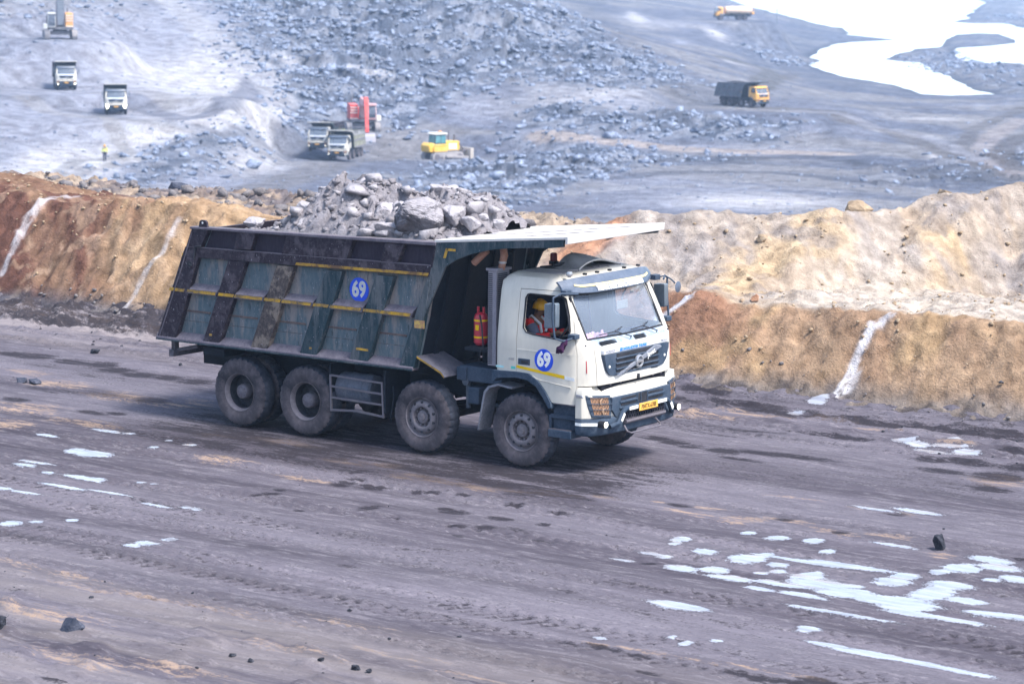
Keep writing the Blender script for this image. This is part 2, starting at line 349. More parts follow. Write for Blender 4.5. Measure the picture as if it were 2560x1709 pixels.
for b in ((2045, 1014, 22, 4), (2062, 1004, 22, 6)): rblob(lime, *b)
# orange brown soil smears
for b in ((60, 1020, 100, 14), (230, 1060, 120, 8), (30, 1060, 70, 10), (560, 1150, 80, 8), (700, 1100, 120, 8), (540, 1085, 70, 6), (860, 1150, 90, 7), (960, 1160, 60, 7), (1100, 1200, 120, 10), (1030, 1190, 70, 9), (760, 1195, 80, 6), (1290, 1225, 60, 8), (1380, 1232, 90, 9), (1200, 1220, 70, 8),
          (1500, 1240, 50, 6), (1650, 1252, 20, 4), (1770, 1268, 50, 4), (1720, 1280, 70, 6), (1830, 1300, 60, 6), (1880, 1295, 50, 5), (1980, 1302, 80, 5), (2060, 1322, 50, 6), (2110, 1338, 40, 7), (2230, 1340, 60, 7), (2160, 1270, 60, 4), (2250, 1285, 50, 4), (1990, 1245, 100, 3), (2362, 1388, 34, 8),
          (160, 960, 100, 8), (300, 990, 120, 8), (420, 1010, 80, 8), (80, 930, 80, 6), (500, 1005, 50, 8), (200, 800, 180, 10), (60, 780, 80, 8), (350, 830, 120, 8), (1900, 1035, 120, 6), (1800, 1040, 60, 5), (2060, 1045, 80, 5), (2200, 1075, 60, 4), (1700, 1030, 80, 8), (2500, 1200, 70, 14), (2380, 1110, 50, 6),
          (1600, 1620, 100, 5), (1750, 1645, 90, 5), (1880, 1665, 90, 5), (2000, 1685, 90, 5), (1500, 1605, 70, 4), (100, 1420, 200, 8, .7), (300, 1480, 250, 10, .7), (600, 1530, 250, 10, .6), (100, 1530, 200, 14, .8), (200, 1650, 200, 16, .7), (450, 1680, 160, 12, .8), (900, 1560, 180, 8, .6), (1000, 1640, 200, 9, .5), (700, 1620, 200, 9, .6), (1150, 1690, 160, 8, .6)):
    rblob(soil, b[0], b[1], b[2], b[3], b[4] if len(b) > 4 else .85)
# black wet or coal marks; broad ones by the truck paint its soft shadow
for b in ((90, 890, 55, 7), (180, 905, 60, 6), (250, 912, 50, 7), (290, 925, 50, 8), (350, 938, 60, 6), (420, 945, 50, 6), (490, 955, 60, 6), (40, 885, 60, 5), (130, 975, 90, 6, .7), (260, 985, 90, 6, .7), (40, 1000, 40, 4), (380, 1000, 60, 6, .8), (240, 1030, 50, 4), (290, 1032, 30, 4),
          (900, 1178, 26, 7), (855, 1208, 26, 6), (930, 1217, 44, 5), (890, 1196, 26, 4), (680, 1232, 24, 5), (700, 1222, 20, 3), (927, 1264, 26, 8), (1040, 1230, 20, 4), (1085, 1232, 18, 3), (1160, 1238, 22, 6), (1140, 1278, 44, 5), (1110, 1270, 20, 4), (1250, 1295, 36, 5), (1215, 1315, 26, 7), (1140, 1310, 24, 4), (1290, 1320, 70, 5, .6), (1360, 1345, 70, 5, .6), (1150, 1335, 26, 8, .6),
          (1400, 1280, 34, 4), (1360, 1308, 18, 4), (1290, 1262, 26, 5), (990, 1290, 16, 3), (1620, 1405, 18, 5), (1420, 1480, 40, 9, .6), (750, 1275, 20, 3), (870, 1410, 36, 6, .7), (640, 1236, 14, 3), (720, 1140, 30, 4), (560, 1120, 30, 3), (1545, 1340, 40, 4, .5),
          (1500, 1232, 30, 5), (1700, 1262, 30, 4), (1960, 1298, 26, 4), (2240, 1285, 30, 4), (2100, 1330, 24, 4), (2550, 1395, 30, 3), (1690, 1105, 40, 6), (1720, 1112, 40, 6), (1810, 1125, 50, 7), (1640, 1095, 50, 5), (1900, 1130, 80, 5), (2000, 1140, 90, 5), (1850, 1145, 70, 4), (1760, 1080, 120, 4, .7), (1850, 1070, 160, 4, .7), (2330, 1150, 60, 8), (2420, 1155, 70, 10), (2500, 1190, 60, 10), (2560, 1170, 60, 12), (2480, 1220, 60, 7), (2350, 1175, 60, 5), (2540, 1130, 70, 6), (2100, 1090, 120, 6), (2200, 1060, 200, 7), (1960, 1030, 160, 7), (2400, 1080, 200, 9), (2560, 1090, 120, 8), (1760, 985, 80, 6), (1860, 1010, 120, 7), (1700, 1000, 60, 5),
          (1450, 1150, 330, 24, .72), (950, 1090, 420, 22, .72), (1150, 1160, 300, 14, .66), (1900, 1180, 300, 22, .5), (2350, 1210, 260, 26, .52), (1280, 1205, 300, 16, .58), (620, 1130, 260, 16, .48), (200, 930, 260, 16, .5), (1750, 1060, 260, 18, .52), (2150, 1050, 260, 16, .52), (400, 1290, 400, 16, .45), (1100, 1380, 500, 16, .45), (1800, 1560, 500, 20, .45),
          (1510, 1612, 60, 6), (1420, 1600, 40, 5), (1600, 1635, 40, 5), (1900, 1690, 60, 8), (2050, 1700, 60, 8), (1840, 1675, 40, 6), (1980, 1700, 50, 6), (1620, 1680, 40, 5), (60, 1480, 60, 3, .6), (700, 1520, 40, 5, .6), (440, 1480, 50, 4, .5), (130, 1700, 60, 5, .7), (1040, 1540, 60, 4, .5), (980, 1510, 60, 3, .6), (450, 1610, 50, 4, .5), (60, 1580, 90, 5, .4),
          (2080, 1540, 200, 7, .35), (1900, 1520, 160, 6, .3), (2300, 1590, 220, 9, .4), (300, 1250, 200, 7, .3), (550, 1280, 200, 7, .35), (200, 1340, 200, 7, .3), (800, 1320, 200, 7, .3), (2450, 1620, 160, 8, .4), (1500, 1330, 100, 4, .3)):
    rblob(dark, b[0], b[1], b[2], b[3], b[4] if len(b) > 4 else 1)
# long wheel tracks: lugs pressed into the dust (real dents and a darker line)
for yl, a0, wd in ((-6.35, .66, .28), (-7.05, .5, .24), (-8.3, .70, .30), (-8.95, .6, .26), (-5.2, .30, .22), (-3.6, .30, .2), (-9.9, .40, .25), (3.3, .5, .22), (4.1, .45, .22)):
    yy = yl+.10*np.sin(X*.15+yl)+.004*X; band = np.exp(-((Y-yy)/wd)**4)*smoothstep(.25, .6, fbm(X*.3, Y*.2+yl*7, 5, 3)+.12)
    lug = (np.sin((X+np.abs(Y-yy)*.9)*2*math.pi/.225) > .1)*1.0
    ZR -= band*lug*.020*(1-np.clip(lime*2, 0, 1)); dark = np.maximum(dark, band*a0*(.6+.5*lug))
for y0, sl_, a0 in ((-7.6, .11, .42), (-5.9, .085, .36), (-11.2, .06, .4), (-2.6, -.05, .3)):                         # tracks that swing across the road
    for off in (0, 1.9):
        yy = y0+off+sl_*(X+8)+.35*np.sin(X*.12+y0); band = np.exp(-((Y-yy)/.2)**4)*smoothstep(.3, .6, fbm(X*.25, Y*.2+y0*7, 6, 3)+.1)
        lug = (np.sin((X-np.abs(Y-yy)*.9)*2*math.pi/.225) > .1)*1.0; ZR -= band*lug*.016*(1-near)*(1-np.clip(lime*2, 0, 1)); dark = np.maximum(dark, band*a0*(.6+.5*lug))
lf = smoothstep(4.5, 5.1, Y+.5*(fbm(X*.8, Y*.8, 45, 3)-.5))*smoothstep(-8, -10.5, X); dark = np.maximum(dark, lf*(.85+.5*(fbm(X*1.5, Y*3, 46, 3)-.4))); ZR += lf*np.clip(fbm(X*2.6, Y*4, 47, 4)-.40, 0, 1)*.45
g1 = smoothstep(4.6, 6.0, Y); dark = np.maximum(dark, g1*(.42+.35*(fbm(X*1.3, Y*3, 44, 3)-.3)))
truck_shade = np.exp(-((Y+1.6)/1.7)**4)*smoothstep(-9, -5.5, X)*smoothstep(3.4, 1.5, X)  # soft shadow of the truck, painted into the road's dark channel
dark = np.maximum(dark, .86*truck_shade*(.75+.35*smoothstep(.3, .6, fbm(X*1.0, Y*4, 71, 4))))
ZR += lime*.006
ZR -= np.clip(dark-.6, 0, 1)*.02
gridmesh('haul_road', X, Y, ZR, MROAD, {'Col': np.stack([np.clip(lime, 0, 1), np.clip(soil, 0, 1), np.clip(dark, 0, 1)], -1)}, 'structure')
m0 = MB(); m0.grid(lambda u, v: (-400+u*800, -400+v*406, -.10), 40, 20)
og = m0.build('ground', MROAD, smooth=0); og['kind'] = 'structure'

def road_z(x, y):
    i = int(np.clip((x-gx[0])/.045, 0, len(gx)-1)); j = int(np.clip((y-gy[0])/.045, 0, len(gy)-1)); return float(ZR[i, j])

# ------------------------------------------------------------------ setting: earth banks beside the road
PROF = {  # x : cross-section nodes (y, z): foot, toe, crest, bench end, ridge, behind, rear ridge, back, drop ...
    -40: [(6, -.06), (6.5, .22), (8.6, 2.0), (10, 2.1), (11.5, 2.0), (13.5, 1.5), (16, 1.75), (18, 1.0), (26, -5), (45, -17), (70, -18)],
    -24: [(6, -.06), (6.5, .22), (8.3, 1.95), (9.5, 2.15), (11.3, 2.05), (14, 1.35), (16, 1.55), (18, .7), (26, -5), (45, -17), (70, -18)],
    -19: [(6, -.06), (6.5, .22), (8.2, 2.08), (9.2, 2.05), (11, 1.75), (14, 1.35), (16, 1.62), (18, .7), (26, -5), (45, -17), (70, -18)],
    -15.5: [(6, -.06), (6.5, .22), (8.2, 2.24), (8.8, 2.26), (10.5, 1.8), (14, 1.3), (16, 1.66), (18, .7), (26, -5), (45, -17), (70, -18)],
    -12.5: [(6, -.06), (6.5, .22), (8.0, 2.05), (8.6, 2.0), (10.5, 1.5), (14, 1.2), (16, 1.66), (18, .7), (26, -5), (45, -17), (70, -18)],
    -9: [(6, -.06), (6.5, .2), (7.8, 1.4), (8.2, 1.4), (9.7, 1.3), (12, 1.0), (16, 1.52), (18, .7), (26, -5), (45, -17), (70, -18)],
    -6.8: [(6, -.06), (6.5, .2), (7.7, 1.35), (8.2, 1.38), (9.7, 1.98), (11.4, 1.3), (16, 1.42), (18, .6), (26, -5), (45, -17), (70, -18)],
    -4.6: [(6, -.06), (6.5, .2), (7.7, 1.36), (8.2, 1.40), (10.0, 2.50), (11.6, 1.9), (16, .9), (19, -.5), (26, -5), (45, -17), (70, -18)],
    -2.6: [(6, -.06), (6.5, .2), (7.7, 1.38), (8.9, 1.38), (11.8, 2.61), (13.4, 2.08), (17, 0), (20, -1.5), (27, -5), (45, -17), (70, -18)],
    -1.2: [(6, -.06), (6.5, .2), (7.7, 1.42), (11, 1.38), (13.8, 2.87), (15.5, 2.38), (18.5, .4), (21, -1.5), (28, -5), (45, -17), (70, -18)],
    1.3: [(6, -.06), (6.5, .2), (7.6, 1.44), (13, 1.24), (16.0, 3.13), (18, 2.88), (20.5, 1), (24, -2), (30, -6), (45, -17), (70, -18)],
    4.5: [(6, -.06), (6.5, .2), (7.6, 1.46), (15.5, 1.05), (18.5, 3.45), (20.5, 3.18), (23, 1), (26, -2), (32, -7), (45, -17), (70, -18)],
    20: [(6, -.06), (6.5, .2), (7.6, 1.46), (24, 1.05), (28, 4.5), (31, 4.0), (34, 1), (38, -3), (42, -8), (50, -17), (70, -18)],
}
bx = np.concatenate([np.arange(-42, -27, .25), np.arange(-27, 7, .055), np.arange(7, 20, .3)])
by = np.concatenate([np.arange(5.95, 18, .055), np.arange(18, 70, .6)])
BX, BY = np.meshgrid(bx, by, indexing='ij')
ks = sorted(PROF); nodes = np.array([PROF[k] for k in ks]); BZ = np.zeros(BX.shape)
def W1(x, s): return float(vn(np.array([x+50.]), np.array([.5]), s+300)[0])
for i, x in enumerate(bx):
    x = x+.5*math.sin(x*.9)
    j = min(max(np.searchsorted(ks, x)-1, 0), len(ks)-2); t = np.clip((x-ks[j])/(ks[j+1]-ks[j]), 0, 1); t = t*t*(3-2*t)
    nd = nodes[j]*(1-t)+nodes[j+1]*t; nd[2] += [.35*(W1(x*1.1, 1)-.5)+.12*(W1(x*3.7, 2)-.5), .22*(W1(x*.9, 3)-.5)+.08*(W1(x*3.1, 4)-.5)]; nd[3, 1] += .14*(W1(x*.9, 3)-.5); nd[4, 1] += .26*(W1(x*.8, 5)-.5)+.10*(W1(x*2.6, 6)-.5); BZ[i] = np.interp(by, nd[:, 0], nd[:, 1])
ker = np.exp(-(np.arange(-5, 6)/2.2)**2); ker /= ker.sum()
BZ = np.apply_along_axis(lambda a: np.convolve(np.pad(a, 5, 'edge'), ker, 'valid'), 1, BZ)
B0 = BZ.copy()
slope = np.abs(np.gradient(B0, axis=1)/np.gradient(by)[None, :]); sl = np.clip(slope, 0, 1)
up = smoothstep(6.2, 7.2, BY)
# gullies run down the slope, lumps and clods everywhere
gl = fbm(BX*1.5+BY*1.1+2*fbm(BX*.6, BY*.6, 60, 2), BY*.9, 61, 4); BZ += up*sl*(gl-.5)*.22
BZ += up*(fbm(BX*.8, BY*.8, 62, 4)-.5)*.34+up*((fbm(BX*3.1+BY, BY*2.2, 63, 4)-.5)*.16+(np.abs(fbm(BX*7, BY*6, 64, 3)-.5)-.12)*-.14)
h1, s1_ = plates(BX*2.2+fbm(BX*3, BY*3, 5, 2)*.8, BY*2.6, 70); h2, s2_ = plates(BX*6, BY*7, 80)
leftm = smoothstep(-8, -11, BX); rub = smoothstep(13.2, 14.5, BY)*smoothstep(-6, -9, BX)*smoothstep(19, 17.5, BY)
h3 = fbm(BX*2.4, BY*2.6, 72, 3); h3 = np.abs(h3-.5)*2
BZ += up*(leftm*.30+.10)*(.30-h3)*.7*smoothstep(.2, .9, sl+.2)+up*.035*(h2-.5)+rub*(.10*(h1-.5)+.05*(h2-.5))
foot = smoothstep(5.95, 6.15, BY)*smoothstep(7.0, 6.4, BY); BZ += foot*(np.clip(fbm(BX*4.2, BY*5.5, 91, 4)-.42, 0, 1)*.22+.02*(h2-.4))
BZ = np.maximum(BZ, -.08)*(BY < 18)+BZ*(BY >= 18)
def C3(*c): return np.array(c, float)
n1 = fbm(BX*.9, BY*.9, 31, 4); n2 = fbm(BX*.35, BY*.5, 32, 4); n3 = fbm(BX*1.1+BY*1.1+1.5*n2, BY*.8, 33, 4)
def lay(c, mask, col): return c*(1-mask[..., None])+C3(*col)*mask[..., None]
c = np.ones(BX.shape+(3,))*C3(.44, .31, .19)
R1_ = smoothstep(-8, -5, BX)                                        # right side of the truck
c = lay(c, smoothstep(-14, -17, BX)*smoothstep(.50, .6, n1)*.6, (.22, .10, .08))
c = lay(c, leftm*smoothstep(.5, .62, n3)*.5, (.56, .40, .26)); c = lay(c, smoothstep(-15.9, -17.4, BX+2.0*(n2-.5)+(BZ-1)*.9)*(.65+.35*smoothstep(.62, .45, n3)), (.17, .088, .068))          # red brown clay on the left
low = smoothstep(8.0, 7.7, BY)
c = lay(c, R1_*low, (.44, .31, .205))
c = lay(c, R1_*low*smoothstep(-.2, -2.8, BX+2.2*(n1-.5))*.85, (.34, .18, .12))
c = lay(c, R1_*low*smoothstep(.54, .70, n3)*.35, (.30, .18, .12)); c = lay(c, R1_*low*smoothstep(.50, .66, n1)*.5, (.52, .37, .20))
hi = R1_*smoothstep(7.7, 8.1, BY)
c = lay(c, hi, (.50, .41, .32)); c = lay(c, hi*smoothstep(.5, .62, n1)*.7, (.62, .47, .29)); c = lay(c, hi*smoothstep(.48, .6, n3)*.6, (.42, .385, .36))
c = lay(c, hi*smoothstep(-2.6, -4.2, BX-.25*(BY-9))*.8, (.45, .41, .38)); c = lay(c, hi*smoothstep(.56, .66, fbm(BX*2, BY*2, 37, 3))*.5, (.30, .29, .31))
c = lay(c, hi*smoothstep(.9, .4, sl)*smoothstep(13.2, 11, BY)*smoothstep(-2.2, -.6, BX)*.85, (.60, .54, .47))
c = lay(c, smoothstep(.60, .3, np.sqrt((BX+5.9)**2+((BY-9.3)/1.1)**2)/1.5)*.8, (.60, .30, .17))
c = lay(c, rub, (.20, .18, .19)); c = lay(c, rub*smoothstep(.45, .62, n1+.15*(s1_-.5)), (.42, .35, .28)); c = lay(c, smoothstep(12.2, 13.4, BY)*smoothstep(-8, -10, BX)*(1-rub)*smoothstep(18, 17, BY), (.24, .21, .21))
c = lay(c, smoothstep(17.5, 20, BY), (.22, .21, .22))
ft = smoothstep(6.75, 6.35, BY+.35*(n1-.5)); c = lay(c, ft*(1-R1_), (.10, .097, .115)); c = lay(c, ft*R1_, (.25, .215, .19)); c = lay(c, ft*smoothstep(.5, .62, n3)*.6, (.27, .245, .24)); c = lay(c, ft*smoothstep(.58, .66, fbm(BX*4, BY*4, 39, 2))*.7, (.07, .067, .078))
c = c*.90; c = lay(c, (h1 > .8)*leftm*.25, (.66, .5, .36)); c *= (.86+.28*s2_)[..., None]
# chalk survey lines thrown down the banks
def bank_hit(u, v):
    q = ray(u, v); ys_ = np.arange(5.9, 13, .04); t_ = (ys_-CAM[1])/q[1]; xs_ = CAM[0]+q[0]*t_; zs_ = CAM[2]+q[2]*t_
    for x_, y_, z_ in zip(xs_, ys_, zs_):
        i_ = int(np.clip(np.searchsorted(bx, x_), 0, len(bx)-1)); j_ = int(np.clip(np.searchsorted(by, y_), 0, len(by)-1))
        if BZ[i_, j_] >= z_: break
    return (x_, y_)
def bank_line(pts, wd, amt=1.0):
    global c
    P = [bank_hit(u, v) for u, v, y in pts]
    d = seg_dist(BX, BY, P); wob = .5+.9*fbm(BX*7, BY*7, int(pts[0][0]) % 50, 3)
    c = lay(c, smoothstep(1.1, .35, d/(wd*wob))*amt*smoothstep(.25, .5, fbm(BX*9, BY*9, 8, 3)+.08), (.74, .74, .78))
bank_line([(8, 676, 6.7), (40, 600, 7.2), (80, 530, 7.8), (105, 502, 8.3), (190, 492, 9.4)], .12, .55)
bank_line([(28, 620, 7.0), (62, 545, 7.6), (88, 512, 8.0)], .05, .5)
bank_line([(308, 775, 6.35), (352, 705, 6.8), (395, 640, 7.3), (425, 590, 7.7), (443, 555, 8.05)], .10, .5)
bank_line([(1648, 805, 7.3), (1668, 775, 7.55), (1722, 740, 7.9)], .13)
bank_line([(2045, 1012, 6.02), (2105, 972, 6.3), (2130, 920, 6.6), (2160, 860, 7.0), (2180, 815, 7.4), (2225, 787, 7.8)], .13)
bank_line([(2128, 962, 6.35), (2140, 930, 6.5)], .12, .8)
def bank_z(x, y):
    i = int(np.clip(np.searchsorted(bx, x), 0, len(bx)-1)); j = int(np.clip(np.searchsorted(by, y), 0, len(by)-1)); return float(BZ[i, j])
gridmesh('embankment', BX, BY, BZ, MBANK, {'Col': np.clip(c, 0, 1)}, 'structure')

# ------------------------------------------------------------------ setting: mine pit
PC = [(-300, 620, 215), (600, 640, 225), (1300, 640, 230), (2000, 640, 232), (2900, 620, 235), (-300, 480, 255), (0, 440, 262), (180, 450, 262), (330, 460, 262), (600, 480, 264), (900, 480, 272), (1200, 520, 258), (1600, 560, 245), (1900, 520, 258), (2300, 470, 272), (2560, 440, 282), (2900, 430, 290),
      (262, 403, 275), (0, 380, 280), (120, 420, 268), (700, 420, 290), (870, 397, 313), (805, 375, 325), (1110, 400, 320), (1400, 420, 300), (1700, 430, 295), (2100, 400, 300), (2500, 350, 320), (285, 375, 283), (360, 352, 288), (450, 330, 292), (530, 310, 297), (600, 295, 300), (680, 280, 306), (360, 455, 266), (430, 447, 269), (560, 440, 276), (640, 420, 286), (700, 395, 300), (740, 330, 320),
      (0, 300, 295), (915, 330, 335), (1250, 350, 330), (1500, 340, 325), (1900, 330, 325), (2300, 300, 345), (165, 222, 325), (290, 283, 305), (500, 220, 340), (700, 200, 352), (900, 240, 352), (1200, 250, 352), (1450, 240, 350), (1870, 262, 350), (2200, 262, 375), (2500, 265, 372), (2900, 265, 380),
      (150, 95, 350), (0, 150, 335), (300, 120, 365), (500, 80, 380), (500, -20, 425), (0, -20, 385), (800, 100, 380), (1100, 100, 388), (1100, -20, 440), (800, -20, 440), (1400, 130, 392), (1700, 205, 366), (1330, 10, 425), (1500, 90, 505), (1620, 110, 470), (1780, 130, 455), (1950, 205, 405), (1450, 0, 640), (1700, 45, 600), (1832, 50, 600), (1942, 50, 600), (1750, 5, 760)]
WZ = -16.8
P3 = np.array([at_D(*q) for q in PC]).tolist()
for u, v in ((2100, 100), (2300, 60), (2100, 5), (2200, -60), (2030, 190), (2200, 240), (2450, 130), (2560, 90), (2700, 60), (2560, 225), (2700, 200), (2900, -60), (1950, -70)):
    P3.append(at_z(u, v, WZ+.3).tolist())
for a in (-22, -12, 0, 12, 22):
    for d, z in ((1600, -12), (2600, 8)):
        th = math.atan2(CD[1], CD[0])-R_(a); P3.append([CAM[0]+d*math.cos(th), CAM[1]+d*math.sin(th), z])
P3 = np.array(P3)
def warp(x, y):                                                     # compress distance so the spline is even in view
    dx, dy = x-CAM[0], y-CAM[1]; D = np.hypot(dx, dy); a = np.arctan2(dy, dx); L = np.log(D/200)
    return a*6.0, L*2.2
wx, wy = warp(P3[:, 0], P3[:, 1]); n = len(P3)
def tps(r2): return .5*r2*np.log(r2+1e-12)
K = tps((wx[:, None]-wx[None])**2+(wy[:, None]-wy[None])**2)+np.eye(n)*.002; Pm = np.stack([np.ones(n), wx, wy], 1)
A = np.block([[K, Pm], [Pm.T, np.zeros((3, 3))]]); sol = np.linalg.solve(A, np.concatenate([P3[:, 2], np.zeros(3)]))
def pit_base(x, y):
    sh = x.shape; a, b = warp(x.ravel(), y.ravel()); z = np.full(a.shape, sol[n])+sol[n+1]*a+sol[n+2]*b
    for i in range(n): z += sol[i]*tps((a-wx[i])**2+(b-wy[i])**2)
    return z.reshape(sh)
def pit_hit(u, v, d0=205., d1=2400.):
    """where the line of sight through a photograph pixel first meets the smooth pit surface"""
    D = np.exp(np.linspace(math.log(d0), math.log(d1), 900)); q = ray(u, v); P = CAM[None]+q[None]*D[:, None]
    h = P[:, 2]-pit_base(P[:, 0], P[:, 1]); k = np.argmax(h < 0)
    if h[k] >= 0: k = len(D)-1
    return P[k]
az0 = math.atan2(CD[1], CD[0]); pa = np.linspace(R_(20), -R_(20), 760); pd = [205.0]
while pd[-1] < 2600: pd.append(pd[-1]*(1.0016 if pd[-1] < 480 else 1.004 if pd[-1] < 1200 else 1.01))
pd = np.array(pd); PA, PD = np.meshgrid(pa, pd, indexing='ij'); PX = CAM[0]+PD*np.cos(az0+PA); PY = CAM[1]+PD*np.sin(az0+PA)
PZ = pit_base(PX, PY)
wat = [(1803, -6), (1876, 18), (1935, 33), (2012, 52), (2075, 68), (2113, 70), (2124, 82), (2106, 87), (2246, 100), (2117, 106), (2044, 124), (2047, 134), (2030, 143), (2047, 154), (2023, 162), (2054, 171), (2107, 192), (2236, 213), (2284, 230), (2340, 244), (2508, 241), (2403, 209), (2333, 178), (2309, 157), (2218, 150),
       (2284, 122), (2340, 119), (2372, 112), (2365, 101), (2386, 87), (2501, 85), (2543, 101), (2539, 108), (2403, 120), (2379, 140), (2435, 162), (2494, 166), (2560, 164), (2800, 160), (2800, 60), (2560, 70), (2508, 58), (2442, 59), (2389, 56), (2428, 45), (2417, 38), (2463, 7), (2438, -2), (2400, -45), (1850, -45)]
WP = [tuple(at_z(u, v, WZ)[:2]) for u, v in wat]
wob = 4*(fbm(PX*.05, PY*.05, 7, 4)-.5)
ins = inpoly(PX, PY, WP); sdw = seg_dist(PX, PY, WP+[WP[0]]); sdw = np.where(ins, -sdw, sdw)+wob*.9
zone = smoothstep(26, 6, sdw)                                       # shore zone
PZ = PZ*(1-zone)+zone*(WZ+np.clip(sdw*.10, -1.2, 1.6))
PZ = np.where(sdw > 0, np.maximum(PZ, WZ+.05), PZ)
def P2(poly): return [tuple(pit_hit(u, v)[:2]) for u, v in poly]
RUBP = [P2(p) for p in (
    [(470, -20), (560, 60), (520, 120), (600, 170), (660, 230), (720, 330), (980, 340), (1060, 325), (1180, 245), (1290, 205), (1400, 220), (1560, 236), (1790, 216), (1700, 170), (1560, 110), (1480, 60), (1400, 20), (1330, -20)],
    [(1271, 282), (1340, 258), (1404, 250), (1510, 254), (1564, 278), (1636, 256), (1800, 252), (1900, 296), (2060, 335), (1960, 372), (1600, 352), (1420, 335), (1290, 330)],
    [(1230, 335), (1330, 336), (1420, 345), (1700, 382), (1860, 388), (1850, 412), (1650, 425), (1580, 462), (1450, 492), (1350, 545), (1250, 570), (1000, 520), (980, 470), (1130, 435), (1190, 385)],
    [(285, 380), (450, 325), (600, 292), (690, 290), (740, 330), (690, 395), (560, 432), (430, 470), (270, 480), (255, 430)])]
RUBS = [P2(p) for p in ([(-60, -20), (330, -20), (360, 70), (330, 120), (160, 145), (-60, 160)], [(2150, 430), (2560, 370), (2700, 380), (2700, 440), (2300, 480), (2200, 470)], [(2390, -10), (2600, -10), (2600, 60), (2480, 55), (2440, 30)], [(2218, 152), (2330, 125), (2420, 130), (2560, 175), (2560, 240), (2400, 200)], [(1900, 60), (2040, 110), (2020, 160), (1900, 140), (1820, 90)])]
rm = np.zeros(PX.shape); rmz = np.zeros(PX.shape)
for p in RUBP: sdp = seg_dist(PX, PY, p+[p[0]]); inp = np.where(inpoly(PX, PY, p), 1., 0.); rm = np.maximum(rm, inp*smoothstep(0, 5, sdp)); rmz = np.maximum(rmz, inp*smoothstep(0, 20, sdp)*(0 if p is RUBP[3] else 1))
rs = np.zeros(PX.shape)
for p in RUBS: rs = np.maximum(rs, inpoly(PX, PY, p)*1.0)
h1p, s1p = plates(PX*.45, PY*.35, 170); h2p, s2p = plates(PX*.16, PY*.12, 180)
PZ += rm*.5*(h1p-.4)+rmz*(.7*(h1p-.4)+1.8*(h2p-.3)+2.4*(fbm(PX*.05, PY*.05, 66, 3)-.42))+rs*.5*(h1p-.4)*(sdw > 2)
PZ += (fbm(PX*.3, PY*.3, 77, 4)-.5)*.35*(1-rm)*smoothstep(2, 8, sdw)+smoothstep(8, 30, sdw)*(fbm(PX*.04, PY*.04, 78, 3)-.5)*.6*(1-rm)
for u, v, hh, r in ((1290, 366, 1.0, 6), (2070, 340, 1.6, 7), (1195, 366, 1.6, 2.5)):
    q = pit_hit(u, v); PZ += hh*np.exp(-((PX-q[0])**2+(PY-q[1])**2)/r**2)
PADS = []  # level standings under the machines
for u, v, r in ((905, 325, 3.4), (165, 224, 6), (290, 285, 6), (800, 378, 3.9), (850, 399, 5), (150, 97, 5), (1110, 402, 8), (1895, 268, 8), (1800, 50, 8), (262, 403, 2)):
    q = pit_hit(u, v); kk = 1.7 if r < 4 else -2.5; r = r if r < 4 else r+2.5; cx, cy = q[0]+CH[0]*kk, q[1]+CH[1]*kk; PADS.append((cx, cy, r)); k = smoothstep(r*1.7, r, np.hypot(PX-cx, PY-cy)); PZ = PZ*(1-k)+(q[2]-.05)*k; rm = rm*(1-k)
pc = np.ones(PX.shape+(3,))*C3(.20, .225, .30); f1 = fbm(PX*.06, PY*.12, 301, 4); f2 = fbm(PX*.02, PY*.02, 302, 3)  # blue haze of the distance is painted into the pit ground colours
pc = lay(pc, smoothstep(.42, .62, f1)*.6, (.40, .40, .41)); pc = lay(pc, rm, (.19, .22, .29)); pc = lay(pc, np.clip(rm+rs, 0, 1)*(s1p > .62)*.8, (.40, .43, .50)); pc = lay(pc, rm*(s1p < .2)*.6, (.10, .12, .17))
def pblob(u, v, ru, rv, col, amt=.9, d=None):
    global pc
    q = pit_hit(u, v); D = np.linalg.norm(q-CAM); m = D/FPX; ang = max((v+156)/FPX, .03)
    e = blob(PX, PY, q, ru*m, rv*m/ang); e = e*(1+1.1*(fbm(PX*.22, PY*.3, int(u) % 89, 4)-.5)); pc = lay(pc, np.exp(-e**1.3)*amt, col)
W_ = (.42, .45, .55); W2 = (.76, .77, .82); G_ = (.26, .28, .34); K_ = (.09, .11, .16)  # patch colours carry the same painted haze tint
